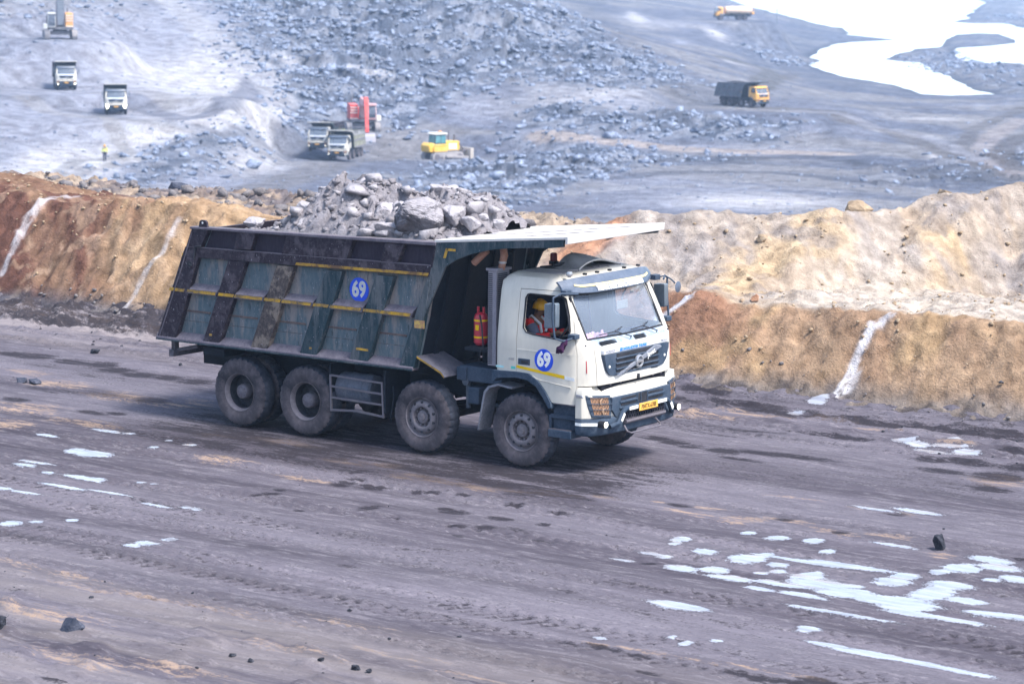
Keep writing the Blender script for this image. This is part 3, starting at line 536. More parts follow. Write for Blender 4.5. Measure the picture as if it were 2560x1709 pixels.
for b in ((150, 300, 420, 130, W_, .75), (350, 150, 260, 60, W_, .7), (560, 190, 130, 40, W2, .8), (450, 320, 160, 22, W2, .6), (600, 270, 90, 16, W2, .6), (440, 30, 60, 90, W_, .6), (180, 415, 130, 30, W2, .9), (110, 395, 60, 20, W2, .8), (500, 455, 230, 22, W_, .7), (640, 420, 100, 14, W2, .9), (760, 395, 60, 8, W2, .7),
          (400, 195, 120, 16, W2, .6), (560, 150, 80, 14, W2, .6), (750, 155, 60, 16, W2, .7), (850, 180, 50, 10, W2, .6), (720, 250, 60, 16, W2, .7), (830, 225, 50, 10, W2, .6), (940, 420, 200, 20, G_, .7), (1050, 420, 120, 12, K_, .6), (760, 460, 200, 12, G_, .5),
          (1480, 238, 130, 10, W2, .9), (1380, 225, 60, 10, W2, .8), (1560, 258, 60, 8, W_, .7), (1400, 200, 120, 18, G_, .8), (1200, 275, 90, 10, W_, .7), (1330, 340, 90, 4, W_, .7), (1750, 520, 260, 50, W_, .7), (1900, 530, 200, 20, W2, .8), (1600, 470, 150, 16, W_, .6), (1520, 350, 140, 5, W_, .7), (1700, 368, 150, 5, W_, .7), (1950, 378, 130, 6, W_, .6), (2080, 350, 90, 5, W_, .6),
          (2130, 290, 150, 10, W_, .35), (2350, 300, 100, 4, W2, .6), (2450, 262, 110, 8, W_, .6), (2000, 240, 130, 14, G_, .8), (2240, 345, 60, 3, W2, .7), (2150, 325, 60, 3, W2, .7), (2300, 345, 50, 4, W2, .5), (2340, 392, 18, 5, W2, .9), (2420, 440, 180, 25, K_, .7), (2200, 410, 120, 12, K_, .4), (2540, 400, 40, 14, K_, .8), (2080, 345, 40, 12, K_, .5), (1830, 410, 80, 10, K_, .6),
          (1640, 55, 120, 7, W_, .6), (1790, 76, 26, 5, W2, .8), (1590, 45, 22, 8, W2, .7), (1700, 105, 30, 5, W_, .7), (1830, 155, 40, 4, W2, .8), (1740, 230, 70, 8, K_, .5), (1900, 190, 60, 22, G_, .6), (1930, 175, 40, 20, K_, .35), (870, 60, 90, 50, K_, .6), (930, 110, 60, 20, K_, .6), (1500, 60, 60, 60, K_, .4), (700, 60, 130, 20, G_, .7), (560, 20, 100, 20, W_, .5)):
    pblob(*b)
pc = lay(pc, rm*.8, (.19, .225, .30)); pc = lay(pc, rm*(s1p > .66)*.6, (.42, .46, .55)); pc = lay(pc, rm*(s1p < .2)*.6, (.09, .12, .18))
def ptrack(pts, wd, col, amt):
    global pc
    P = P2(pts); d = seg_dist(PX, PY, P)*(.7+.6*fbm(PX*.5, PY*.5, 5, 3)); pc = lay(pc, smoothstep(1.2, .6, d/wd)*min(1, amt*1.35), col)
for pts, wd, col, amt in (([(285, 370), (350, 348), (450, 324), (600, 290), (690, 278)], 2.2, (.70, .71, .76), .7), ([(700, 150), (800, 170), (900, 190), (960, 205)], 2.0, (.62, .64, .70), .6), ([(160, 470), (170, 430), (230, 405), (330, 395)], 2.4, (.72, .74, .79), .6), ([(1350, 345), (1500, 352), (1700, 372), (1900, 382), (2100, 388)], 2.0, (.50, .45, .43), .7), ([(1940, 275), (2060, 295), (2200, 330), (2340, 370), (2420, 400), (2560, 440)], 2.6, (.20, .20, .22), .6), ([(1800, 145), (1900, 165), (1940, 185), (1900, 215), (1800, 222)], 2.5, (.18, .19, .21), .6), ([(1960, 200), (1990, 185), (1960, 160)], 1.2, (.2, .2, .22), .4),
                          ([(2560, 300), (2480, 340), (2450, 380), (2500, 420), (2560, 440)], 1.6, (.44, .41, .42), .5), ([(2560, 340), (2510, 370), (2500, 400), (2560, 425)], 1.6, (.17, .17, .19), .6), ([(2560, 270), (2430, 330), (2400, 385), (2470, 430)], 1.2, (.2, .2, .22), .5), ([(260, 290), (280, 330), (320, 380), (270, 420)], 1.0, (.4, .4, .41), .5), ([(430, 250), (380, 270), (420, 240), (370, 235)], 1.2, (.42, .42, .43), .4),
                          ([(1500, 470), (1700, 450), (1950, 440), (2200, 460)], 1.6, (.12, .135, .18), .5), ([(1350, 520), (1550, 490), (1800, 480), (2100, 490)], 1.4, (.40, .42, .48), .5), ([(1600, 415), (1850, 400), (2050, 395), (2300, 430), (2560, 470)], 1.6, (.12, .135, .18), .5), ([(2000, 290), (2150, 310), (2330, 350), (2450, 400)], 1.3, (.36, .38, .45), .6), ([(0, 240), (150, 260), (350, 320), (520, 330)], 1.6, (.26, .28, .34), .5), ([(330, 250), (450, 300), (560, 260), (640, 200)], 2.0, (.24, .26, .33), .6), ([(420, 0), (520, 90), (640, 170), (700, 250)], 2.4, (.52, .54, .60), .6), ([(1000, 360), (860, 440), (600, 500)], 3.0, (.27, .27, .29), .5), ([(140, 490), (150, 430), (200, 400), (300, 385)], 1.0, (.38, .39, .42), .6), ([(190, 490), (185, 450), (215, 420)], 1.0, (.40, .41, .45), .6), ([(230, 250), (340, 235), (450, 255), (560, 240)], 1.5, (.40, .40, .42), .35), ([(60, 250), (200, 300), (420, 330)], 1.5, (.45, .45, .46), .35)):
    ptrack(pts, wd, col, amt)
pc = lay(pc, smoothstep(3.5, 0, sdw)*.8, (.10, .125, .18)); pc = lay(pc, (zone > .5)*smoothstep(0, 6, sdw)*.5, (.15, .18, .25))
pc *= (.8+.4*fbm(PX*.25, PY*.9, 401, 4))[..., None]
gridmesh('pit_floor', PX, PY, PZ, MPIT, {'Col': np.clip(pc, 0, 1)}, 'structure')
def pit_z(x, y):
    D = math.hypot(x-CAM[0], y-CAM[1]); a = math.atan2(y-CAM[1], x-CAM[0])-az0; j = int(np.clip(np.searchsorted(pd, D), 0, len(pd)-1)); i = int(np.clip(round((pa[0]-a)/(pa[0]-pa[-1])*(len(pa)-1)), 0, len(pa)-1)); return float(PZ[i, j])
mw, t, p = newmat('pale_pond_water'); p.inputs['Base Color'].default_value = (.92, .96, .97, 1); p.inputs['Roughness'].default_value = .12; p.inputs['Specular IOR Level'].default_value = .8  # near-white base paints the pale sky's reflection on the pond
bump(t, p, noise(t, .6, 4, .6, objvec(t, (1, 1, 1))), .06, .05)
sel = (sdw < 9)[::3, ::2]; QX = PX[::3, ::2]; QY = PY[::3, ::2]; wi = -np.ones(sel.shape, int); wv = []; wf = []
for i, j in zip(*np.nonzero(sel)): wi[i, j] = len(wv); wv.append((QX[i, j], QY[i, j], WZ))
for i in range(sel.shape[0]-1):
    for j in np.nonzero(sel[i, :-1] & sel[i+1, :-1] & sel[i, 1:] & sel[i+1, 1:])[0]: wf.append((wi[i, j], wi[i+1, j], wi[i+1, j+1], wi[i, j+1]))
wm = MB(); wm.add(wv, wf); ow = wm.build('water', mw, smooth=0); ow['kind'] = 'structure'
# ------------------------------------------------------------------ materials of the machines
DUST = (.36, .34, .37)
CREAM = M('cream_paint_shaded', (.60, .57, .50), .38, dirt=(.42, .38, .33), amt=.30, scale=1.6, streak=True, up=.30)  # darker copy of the cream: shade on the cab sides put into the paint
CREAM2 = M('cream_paint_lit', (.80, .78, .72), .35, dirt=(.50, .46, .40), amt=.18, scale=2.2, up=.15)  # lighter copy of the cream: light on the cab front put into the paint
VISG = M('blue_grey_visor', (.055, .080, .125), .38, dirt=(.22, .25, .31), amt=.3, scale=2, up=.25)
PLAS = M('blue_grey_plastic', (.030, .052, .085), .55, dirt=(.12, .14, .18), amt=.4, scale=3, up=.3)
BLK = M('black_plastic', (.018, .020, .025), .6, dirt=(.10, .10, .12), amt=.35, scale=4)
RUB = M('tyre_rubber', (.032, .031, .039), .85, dirt=(.150, .127, .137), amt=.85, scale=1.1, bmp=.3)
RUBT = M('tyre_tread_rubber', (.022, .028, .042), .8, dirt=(.085, .090, .115), amt=.6, scale=3)
RIM = M('dusty_steel_rim', (.13, .12, .135), .6, dirt=(.26, .23, .25), amt=.6, scale=4, bmp=.3)
STEEL = M('worn_grey_steel', (.14, .13, .16), .5, metal=.2, dirt=(.20, .18, .18), amt=.6, scale=6)
CHAS = M('chassis_blue_black', (.008, .013, .022), .6, dirt=(.03, .034, .045), amt=.4, scale=3)
TEAL = M('worn_teal_paint', (.095, .135, .158), .6, dirt=(.24, .21, .20), amt=.8, scale=2.6, streak=True, up=.8, bmp=.4, hard=True)
TEALD = M('dark_teal_paint', (.022, .046, .060), .55, dirt=(.11, .12, .13), amt=.8, scale=2.4, streak=True, up=.6, bmp=.4, hard=True)
GRIME = M('grimy_purple_steel', (.028, .022, .032), .62, dirt=(.10, .085, .10), amt=.6, scale=3.2, up=.8, bmp=.5, hard=True)
GRIMM = M('scuffed_grey_brown_steel', (.060, .050, .052), .62, dirt=(.20, .165, .14), amt=.95, scale=4, bmp=.5, hard=True)
LEDGE = M('dust_covered_ledge', (.095, .085, .11), .85, dirt=(.19, .175, .20), amt=.7, scale=5)
YEL = M('worn_yellow_paint', (.62, .36, .03), .6, dirt=(.10, .085, .075), amt=1.0, scale=5)
YELC = M('bright_yellow_tape', (.80, .50, .0), .5, dirt=(.60, .42, .1), amt=.2, scale=8)
CANT = M('dusty_white_canopy_plate', (.62, .60, .57), .6, dirt=(.52, .50, .50), amt=.5, scale=2)
WHT = M('white_letter_film', (.82, .82, .80), .5)
BLU = M('blue_sticker', (.0, .065, .62), .45)
LBLU = M('light_blue_letter', (.05, .25, .75), .5)
RED = M('red_tape', (.60, .03, .05), .5)
CHR = M('grey_chrome', (.42, .43, .46), .32, metal=.6)
AMB = M('amber_brown_lens', (.46, .24, .12), .3, dirt=(.25, .16, .12), amt=.7, scale=14)
LAMP = emis('lit_fog_lamp', (1.0, .93, .78), 1.6)
PLATE = M('orange_number_plate', (.80, .42, .05), .5, dirt=(.75, .50, .25), amt=.5, scale=12)
INTR = M('dark_blue_cab_trim', (.010, .014, .035), .7)
BROWNP = M('rusty_pipe', (.33, .15, .10), .6, dirt=(.45, .30, .24), amt=.6, scale=8)
CYLR = M('crimson_cylinder_paint', (.40, .02, .04), .35)
GLS = glass('dust_sheen_windscreen_glass', (.86, .93, .98), (.60, .72, .90), .20)  # bluish film carries the sky's pale reflection as well as dust
GLS2 = glass('side_window_glass', (.80, .86, .9), (.4, .45, .5), .03)
XA = (0.0, -1.83, -4.11, -5.46); RT = .549

# ------------------------------------------------------------------ wheel prototypes (axis along y, outer face towards -y, face at y=0)
def wheel(parent, x, yf, side, rear, twin=False):
    """side -1: near side (face at yf looking to -y)"""
    wr = empty('wheel'); wr.parent = parent; wr.location = (x, yf, RT)
    if side > 0: wr.rotation_euler = (0, 0, math.pi)
    return wr
def tyre_mb(y0=0.0):
    t = MB(); n = 120
    prof = [(.055, .292), (.022, .31), (.004, .36), (0, .42), (.006, .47), (.020, .505), (.040, .530), (.060, .541), (.075, .547), (.11, RT), (.20, RT), (.235, .547), (.25, .541), (.27, .53), (.29, .505), (.304, .47), (.31, .42), (.306, .36), (.288, .31), (.255, .292)]
    def fn(a, r, th, k):
        if r > .52:
            g = (k % 4 in (0,)); edge = a < .085 or a > .225
            if g: r -= .020 if edge else .006
        return r
    t.lathe([(a+y0, r) for a, r in prof], n, fn=fn); return t
ty = tyre_mb(); TY1 = rawmesh(ty, 'tyre')
ty2 = tyre_mb(); o2 = tyre_mb(.335); ty2.add(o2.v, o2.f); TY2 = rawmesh(ty2, 'tyre')
for me in (TY1, TY2): me.materials.append(RUB); me.polygons.foreach_set('use_smooth', [True]*len(me.polygons)); me.set_sharp_from_angle(angle=R_(30)); me.materials.append(RUBT)
for me in (TY1, TY2):
    for p_ in me.polygons:
        c_ = p_.center
        if math.hypot(c_.x, c_.z) > .522: p_.material_index = 1
fr = MB(); fr.lathe([(.25, .285), (.06, .286), (.030, .290), (.016, .298), (.014, .302), (.020, .305), (.030, .300)], 64)
fr.lathe([(.045, .283), (.075, .272), (.085, .262), (.060, .250), (.034, .235), (.018, .205), (.012, .175), (.020, .155), (.060, .148), (.100, .135), (.110, .02)], 64)
RIMF = rawmesh(fr, 'rim')
rr_ = MB(); rr_.lathe([(.30, .262), (.26, .262), (.10, .268), (.07, .272), (.045, .285), (.030, .290), (.016, .298), (.014, .302), (.020, .305), (.030, .300)], 64)
rr_.lathe([(.24, .262), (.235, .235), (.225, .17), (.235, .10), (.24, .02)], 64); RIMR = rawmesh(rr_, 'rim')
hf = MB(); hf.lathe([(.11, .105), (.045, .100), (.030, .085), (.028, .06), (.012, .052), (.006, .03), (.006, .001)], 32)
for k in range(10):
    th = 2*math.pi*k/10; hf.cyl((.128*math.cos(th), .105, .128*math.sin(th)), (.128*math.cos(th), .045, .128*math.sin(th)), .013, 6)
HUBF = rawmesh(hf, 'hub')
hr = MB(); hr.lathe([(.2, .125), (.12, .120), (.085, .112), (.070, .100), (.068, .06), (.060, .045), (.058, .001)], 32)
for k in range(8):
    th = 2*math.pi*k/8; hr.cyl((.078*math.cos(th), .075, .078*math.sin(th)), (.078*math.cos(th), .058, .078*math.sin(th)), .012, 8)
HUBR = rawmesh(hr, 'hub')
hh = MB()
for k in range(10):
    th = 2*math.pi*(k+.5)/10; a_, b_ = .222*math.cos(th), .222*math.sin(th); hh.cyl((a_, .050, b_), (a_, .0185, b_), .021, 12)
HOLES = rawmesh(hh, 'vent_holes')
for me, mt in ((RIMF, RIM), (RIMR, RIM), (HUBF, RIM), (HUBR, STEEL), (HOLES, BLK)):
    me.materials.append(mt); me.polygons.foreach_set('use_smooth', [True]*len(me.polygons)); me.set_sharp_from_angle(angle=R_(35))
RIMR.materials.append(BLK)  # black on the deep faces paints the shade inside the rear rims
for p_ in RIMR.polygons:
    if p_.center.y > .15: p_.material_index = 1
def inst(name, me, parent):
    o = bpy.data.objects.new(name, me); COL.objects.link(o); o.parent = parent; return o
def make_wheel(parent, x, side, rear):
    wr = wheel(parent, x, side*(1.235 if not rear else 1.225), side, rear)
    inst('tyre', TY2 if rear else TY1, wr); inst('rim', RIMR if rear else RIMF, wr); inst('hub', HUBR if rear else HUBF, wr)
    if not rear: inst('vent_holes', HOLES, wr)
    wr.rotation_euler[1] = random.random()*.0
    return wr

# ------------------------------------------------------------------ cab shell
CABZ = [(1.03, 1.245, .93, 1.18, .93, 1.23), (1.30, 1.245, .93, 1.175, .93, 1.23), (1.60, 1.245, .93, 1.160, .95, 1.21), (1.86, 1.242, .92, 1.115, .97, 1.17), (1.95, 1.235, .90, 1.00, 1.05, 1.08), (2.25, 1.20, .80, .85, 1.05, .94), (2.58, 1.15, .66, .68, 1.03, .78), (2.72, 1.11, .56, .60, 1.0, .70), (2.80, 1.06, .48, .52, .94, .60), (2.845, .93, .38, .40, .82, .46)]
def cabring(z, ins=0.0, L=None):
    zz = [q[0] for q in CABZ]; w_, xs, xc, yc, xm = [float(np.interp(z, zz, [q[k] for q in CABZ])) for k in range(1, 6)]
    xr = -.47 if z < 2.72 else -.47+(z-2.72)*.9; w_ -= ins; xs -= ins; xc -= ins; yc -= ins*.7; xm -= ins; xr += ins
    h = [(xr, -(w_-.10)), (xr+.03, -(w_-.03)), (xr+.10, -w_), (-.08, -w_), (xs-.35, -w_), (xs-.05, -w_+.001), ((xs+xc)/2+.035, -(w_*.55+yc*.45)), (xc, -yc), (xc+.62*(xm-xc), -yc*.66), (xm-.02*(xm-xc), -yc*.3)]
    return h+[(xm, 0)]+[(x, -y) for x, y in h[::-1]]+[(xr, 0)]
def loft(zs, ins=0.0):
    m = MB(); R = [cabring(z, ins) for z in zs]; n = len(R[0])
    for z, r in zip(zs, R): m.v += [(x, y, z-(ins if z > 2.7 else 0)) for x, y in r]
    for i in range(len(zs)-1):
        for k in range(n): m.f.append((i*n+k, i*n+(k+1) % n, (i+1)*n+(k+1) % n, (i+1)*n+k))
    m.f.append(tuple(range(n))[::-1]); m.f.append(tuple((len(zs)-1)*n+k for k in range(n))); return m
ZS = [1.03, 1.15, 1.30, 1.45, 1.60, 1.73, 1.86, 1.95, 2.10, 2.25, 2.42, 2.58, 2.72, 2.80, 2.845]
outer = rawmesh(loft(ZS)); inner = rawmesh(loft([1.46, 1.60, 1.73, 1.86, 1.95, 2.10, 2.25, 2.42, 2.58, 2.72, 2.80], .05))
shell = boolean(outer, inner, 'DIFFERENCE')
def cut(me, poly, a, b, ax='y', op='DIFFERENCE'):
    m = MB(); m.prism(poly, a, b, ax); return boolean(me, rawmesh(m), op)
shell = cut(shell, [(-.9, .8), (-.9, 1.405), (.16, 1.415), (.31, 1.325), (.45, 1.175), (.565, 1.01), (.565, .8)], -1.5, 1.5)
shell = cut(shell, [(.965, .8), (.965, 1.30), (1.6, 1.305), (1.6, .8)], -1.5, 1.5)
wb = [(-.98, 1.965), (-1.0, 2.02), (-.975, 2.50), (-.94, 2.565), (.94, 2.565), (.975, 2.50), (1.0, 2.02), (.98, 1.965), (.5, 1.945), (-.5, 1.945)]
shell = cut(shell, wb, .3, 1.5, 'x')
win = [(.02, 2.51), (.05, 2.565), (.09, 2.575), (.66, 2.575), (.71, 2.54), (.80, 2.30), (.845, 2.10), (.845, 1.965), (.80, 1.95), (.62, 1.955), (.20, 1.985), (.07, 2.01), (.02, 2.07)]
shell = cut(shell, win, -1.5, 1.5)
door = [(-.075, 2.63), (.62, 2.645), (.71, 2.62), (.78, 2.50), (.85, 2.26), (.925, 1.95), (.955, 1.75), (.96, 1.35), (.955, 1.06), (.572, 1.06), (.572, 1.02), (.45, 1.185), (.31, 1.335), (.16, 1.425), (-.075, 1.415)]
door = [(-.075, 2.63), (.62, 2.645), (.71, 2.62), (.78, 2.50), (.85, 2.26), (.925, 1.95), (.955, 1.75), (.96, 1.35), (.955, 1.0), (.55, 1.0), (.45, .95), (-.075, .95)]
def shrink(p, d):
    cx = sum(q[0] for q in p)/len(p); cz = sum(q[1] for q in p)/len(p)
    return [(x+(d if x < cx else -d), z+(d if z < cz else -d)) for x, z in p]
dm = {}
for s_, (a_, b_) in ((-1, (-1.5, -.98)), (1, (.98, 1.5))):
    dm[s_] = cut(shell, shrink(door, .004), a_, b_, 'y', 'INTERSECT')
body = shell
for s_, (a_, b_) in ((-1, (-1.5, -.98)), (1, (.98, 1.5))): body = cut(body, shrink(door, -.004), a_, b_)
# seam between the corner panel and the front flap
for s_ in (-1, 1): body = cut(body, [(s_*.955, 1.2), (s_*.985, 1.87), (s_*.992, 1.87), (s_*.962, 1.2)], 1.10, 1.4, 'x')
body = cut(body, [(-.6, 1.742), (-.6, 1.748), (-.083, 1.748), (-.083, 1.742)], -1.5, -1.24)
def fsurf(t, z, off=0.0):
    """point on the front of the cab, t=-1..1 across"""
    r = cabring(z); xs = [q[0] for q in r[6:15]]; ys = [q[1] for q in r[6:15]]; y = t*1.02; return (float(np.interp(y, ys, xs))+off, y, z)

def make_truck():
    T = empty('dump_truck')
    cab = mkobj('cab', body, CREAM, T, 0, 35)
    b = cab.modifiers.new('bevel', 'BEVEL'); b.width = .006; b.segments = 2; b.limit_method = 'ANGLE'; b.angle_limit = R_(50)
    for s_ in (-1, 1):
        d = mkobj('door', dm[s_], CREAM, T, .004, 35)
        m = MB(); yy = s_*1.246
        m.box(-.04, .17, min(yy, yy+s_*.006), max(yy, yy+s_*.006), 1.535, 1.625); hd = m.build('door_handle', PLAS, d, .004)
        m = MB(); m.box(.02, .15, min(s_*1.252, s_*1.262), max(s_*1.252, s_*1.262), 1.56, 1.60); m.build('handle_grip', BLK, d, .003)
        # window pane and its rubber seal
        yw = lambda x, z: s_*(float(np.interp(z, [q[0] for q in CABZ], [q[1] for q in CABZ]))-.022)
        m = MB(); m.add([(x, yw(x, z), z) for x, z in win], [tuple(range(len(win)))]); 
        if s_ > 0: m.build('window_pane', GLS2, d, smooth=0)          # the driver's window is wound down
        m = MB(); m.tube([(x, yw(x, z)+s_*.018, z) for x, z in shrink(win, .006)], .013, 6, True); m.build('window_seal', BLK, d)
        m = MB(); m.prism([(-.07, 1.52), (.78, 1.445), (.775, 1.395), (-.07, 1.48)], s_*1.2475, s_*1.2485); m.build('yellow_stripe', YELC, d, smooth=0)
        m = MB(); m.prism([(.785, 1.44), (.955, 1.425), (.955, 1.375), (.785, 1.392)], s_*1.2475, s_*1.2485); m.build('white_stripe', WHT, d, smooth=0)
        m = MB(); m.box(-.07, .95, min(s_*1.244, s_*1.249), max(s_*1.244, s_*1.249), 1.752, 1.758); m.build('crease_line', CREAM2, d, smooth=0)
        m = MB(); m.tube([(.22, s_*1.246, 1.385), (.30, s_*1.249, 1.345), (.90, s_*1.249, 1.28)], .007, 6); m.build('lower_crease', CREAM, d)
    # blue number disc on the near door
    m = MB(); m.lathe([(-1.2495, .001), (-1.2495, .163), (-1.2475, .165)], 48, (.415, 0, 1.635)); bd = m.build('number_disc', BLU, T, smooth=0)
    writing('69', .285, SIDE(.415, 1.635, -1.25), WHT, bd, 'number', sx=.82, bold=.012)
    writing('440', .055, SIDE(-.17, 1.60, -1.247), CHR, T, 'engine_badge', sx=1.25, shear=.3)
    m = MB(); m.box(-.44, -.30, -1.2475, -1.2465, 1.455, 1.485); m.build('sticker', M('pale_teal_sticker', (.35, .62, .66), .5), T, smooth=0)
    m = MB(); m.box(-.17, -.09, -1.2475, -1.2465, 1.455, 1.495); m.build('sticker', M('green_teal_sticker', (.10, .48, .45), .5), T, smooth=0)
    # windscreen
    def ws(u, v): return fsurf(-.985+1.97*u, 1.955+.62*v, -.018)
    m = MB(); m.grid(ws, 16, 6); wsn = m.build('windscreen', GLS, T, smooth=60)
    loop = [ws(u/16, .0) for u in range(17)]+[ws(1, v/6) for v in range(1, 7)]+[ws(1-u/16, 1) for u in range(1, 17)]+[ws(0, 1-v/6) for v in range(1, 6)]
    m = MB(); m.tube([(p[0]+.012, p[1], p[2]) for p in loop], .020, 6, True); m.build('windscreen_seal', BLK, wsn)
    # cowl below the glass
    m = MB(); m.grid(lambda u, v: tuple(np.array(fsurf(-.93+1.86*u, 1.865+.085*v, .012))-np.array([.012*(1-v), 0, 0])), 16, 3, (-.02, 0, -.004)); cw = m.build('cowl', M('mottled_blue_grey_cowl', (.20, .27, .36), .6, dirt=(.42, .46, .52), amt=.9, scale=9), T)
    for (y0, y1, z0, z1) in ((-.84, -.44, 1.875, 1.925), (.02, .32, 1.875, 1.93)):
        m = MB()
        for k in range(5): z = z0+(z1-z0)*k/5; m.box(fsurf((y0+y1)/2, z)[0]+.006, fsurf((y0+y1)/2, z)[0]+.022, y0, y1, z, z+.006)
        m.build('cowl_vent', BLK, cw, .001)
    for (py, ty_) in ((-.10, -.72), (.62, .04)):
        m = MB(); p0 = fsurf(py, 1.90, .03); p1 = fsurf((py*.55+ty_*.45), 2.02, .035); m.tube([p0, (p0[0]+.02, p0[1], p0[2]+.03), p1], .009, 6)
        q0 = fsurf(ty_, 2.00, .015); q1 = fsurf(py-.05, 2.06, .015); m.tube([q0, p1, q1], .007, 5); m.build('wiper', BLK, T)
    # visor
    def vis(u, v):
        t = -1+2*u; a = abs(t); return ((.74-.15*a**3)*(1-v)+(.905-.22*a**3)*v+.02*math.sin(math.pi*v), 1.185*t, (2.835-.05*a**4)*(1-v)+(2.60+.055*a**5)*v)
    m = MB(); m.grid(vis, 40, 8, (-.03, 0, -.012)); vz = m.build('sun_visor', VISG, T, .004)
    m = MB(); m.grid(lambda u, v: tuple(np.array(vis(.09+.82*u, (.50 if .06 < u < .94 else .50-.10*(abs(u-.5)-.44)/.06)-.0+.13*v-.10*0))+np.array([.009, 0, .006])), 40, 2); m.build('yellow_stripe', M('cream_yellow_tape', (.82, .68, .30), .5), vz, smooth=0)
    def vtxt(u, v, w_):
        uu = .5+(u+.06)/2.37; q = vis(uu, .80-v/.285); return (q[0]+.012+w_, q[1], q[2]+.003)
    writing('THRIVENI SAINIK MINING PRIVATE LIMITED', .115, vtxt, WHT, vz, 'company_name', sx=.56, bold=.004)
    for y in (-.62, -.30, .03, .42, .80):
        m = MB(); m.box(.66, .72, y-.022, y+.022, 2.838, 2.868); m.build('marker_lamp', BLK, T, .008)
    m = MB(); m.lathe([(0, .022), (.02, .045), (.05, .05), (.08, .04), (.09, .001)], 16, (.62, -.92, 2.83), 'z'); m.build('roof_marker', CHR, T)
    # ribbed roof
    for k, (x0, x1, y0, y1) in enumerate(((-.3, .42, -.75, -.71), (-.3, .42, -.45, -.41), (-.3, .42, .41, .45), (-.3, .42, .71, .75), (-.3, .1, -.15, -.11), (-.3, .1, .11, .15))):
        m = MB(); m.box(x0, x1, y0, y1, 2.840, 2.858); m.build('roof_rib', M('dusty_roof_paint', (.26, .245, .24), .7, dirt=DUST, amt=.6, scale=4), T, .006)
    m = MB(); m.prism([(-.30, -.85), (.36, -.85), (.42, 0), (.36, .85), (-.30, .85)], 2.840, 2.851, 'z'); m.build('roof_skin', MATS['dusty_roof_paint'], T, .004)
    for y in (-.58, -.28, .28, .58):
        m = MB(); m.tube([(-.2, y, 2.853), (.18, y*.85, 2.853), (.34, y*.5, 2.853)], .010, 5); m.build('roof_crease', BLK if False else MATS['dusty_roof_paint'], T)
    # curved hatch / deflector on the roof
    def hat(u, v):
        y = -.36+1.10*u; h = math.sin(math.pi*min(1, u*1.04)**.8); return (-.02+.36*v, y+.10*v, 2.85+.20*h*(1-.45*v**1.5))
    m = MB(); m.grid(hat, 24, 4, (0, 0, -.018)); m.build('roof_deflector', M('black_deflector', (.03, .03, .035), .4, dirt=(.45, .45, .48), amt=.3, scale=3, up=.9), T, .003)
    m = MB(); m.tube([hat(u/24, 1) for u in range(25)], .014, 6); m.build('deflector_lip', CANT, T)
    m = MB(); m.tube([(-.02, -.42, 2.90), (.1, -.1, 2.93), (.15, .25, 2.95)], .028, 8); m.tube([(-.25, -.40, 2.86), (.0, -.40, 2.90)], .02, 6); m.build('deflector_strut', BLK, T)
    m = MB(); m.lathe([(0, .07), (.04, .07), (.045, .055), (.15, .052), (.165, .03), (.165, .001)], 20, (-.40, .16, 2.85), 'z'); bc = m.build('beacon', M('dark_red_beacon', (.16, .01, .015), .25), T)
    m = MB(); m.lathe([(0, .075), (.05, .075), (.055, .001)], 20, (-.40, .16, 2.84), 'z'); m.build('beacon_base', BLK, bc)
    # front flap with grille
    m = MB(); m.grid(lambda u, v: fsurf(-.925+1.85*u, 1.335+.525*v, .004), 20, 6, (-.02, 0, 0)); fp = m.build('front_flap', CREAM2, T, .004)
    XG = lambda y: fsurf(y/1.02, 1.55)[0]
    gp = [(-.86, 1.735), (-.855, 1.66), (-.80, 1.50), (-.72, 1.425), (-.54, 1.395), (.54, 1.395), (.72, 1.425), (.80, 1.50), (.855, 1.66), (.86, 1.735)]
    m = MB(); m.prism(gp, 1.12, 1.221, 'x'); gr = m.build('grille', PLAS, T, .004)
    m = MB(); m.box(1.2, 1.224, -.56, .56, 1.425, 1.725); m.build('grille_opening', BLK, gr)
    for z in (1.435, 1.505, 1.585, 1.66):
        m = MB(); m.box(1.21, 1.243, -.58, .58, z-.016, z+.008); m.build('grille_bar', PLAS, gr, .005)
    m = MB(); m.prism([(-.60, 1.405), (-.50, 1.40), (.62, 1.70), (.56, 1.735), (.44, 1.735)], 1.21, 1.256, 'x'); m.build('diagonal_bar', M('dusty_grille_bar', (.15, .17, .21), .5, dirt=(.3, .31, .35), amt=.6, scale=8), gr, .006)
    m = MB(); m.lathe([(1.255, .060), (1.275, .066), (1.278, .078), (1.272, .092), (1.255, .098), (1.235, .098), (1.235, .001)], 40, (0, 0, 1.555), 'x'); em = m.build('badge_ring', CHR, gr)
    m = MB(); m.box(1.25, 1.276, -.082, .082, 1.537, 1.573); m.build('badge_bar', CHR, gr, .003)
    ang = math.atan2(.30, 1.08)
    def dg_(y0, z0): return lambda u, v, w_: (1.257+w_, y0+u*math.cos(ang)-v*math.sin(ang), z0+u*math.sin(ang)+v*math.cos(ang))
    writing('Jawat.', .11, dg_(.33, 1.645), WHT, gr, 'script_sticker', sx=.9)
    writing('jawat', .07, dg_(-.30, 1.475), CHR, gr, 'script_sticker', sx=.9)
    for s_ in (-1, 1):
        m = MB(); m.lathe([(1.22, .022), (1.227, .018), (1.228, .001)], 16, (0, s_*.74, 1.555), 'x'); m.build('round_reflector', WHT, gr)
    m = MB(); m.box(1.12, 1.206, -.87, .87, 1.742, 1.805); st = m.build('name_strip', M('pale_grey_strip', (.58, .59, .62), .5), T, .003)
    writing('VOLVO', .055, FRONT(-.70, 1.773, 1.207), M('grey_letter', (.27, .28, .32), .5), st, 'maker_name', sx=1.25)
    writing('SRI NAVALADIYAN THUNAI', .066, FRONT(-.10, 1.772, 1.207), LBLU, st, 'front_slogan', sx=.86, bold=.002, shear=.2)
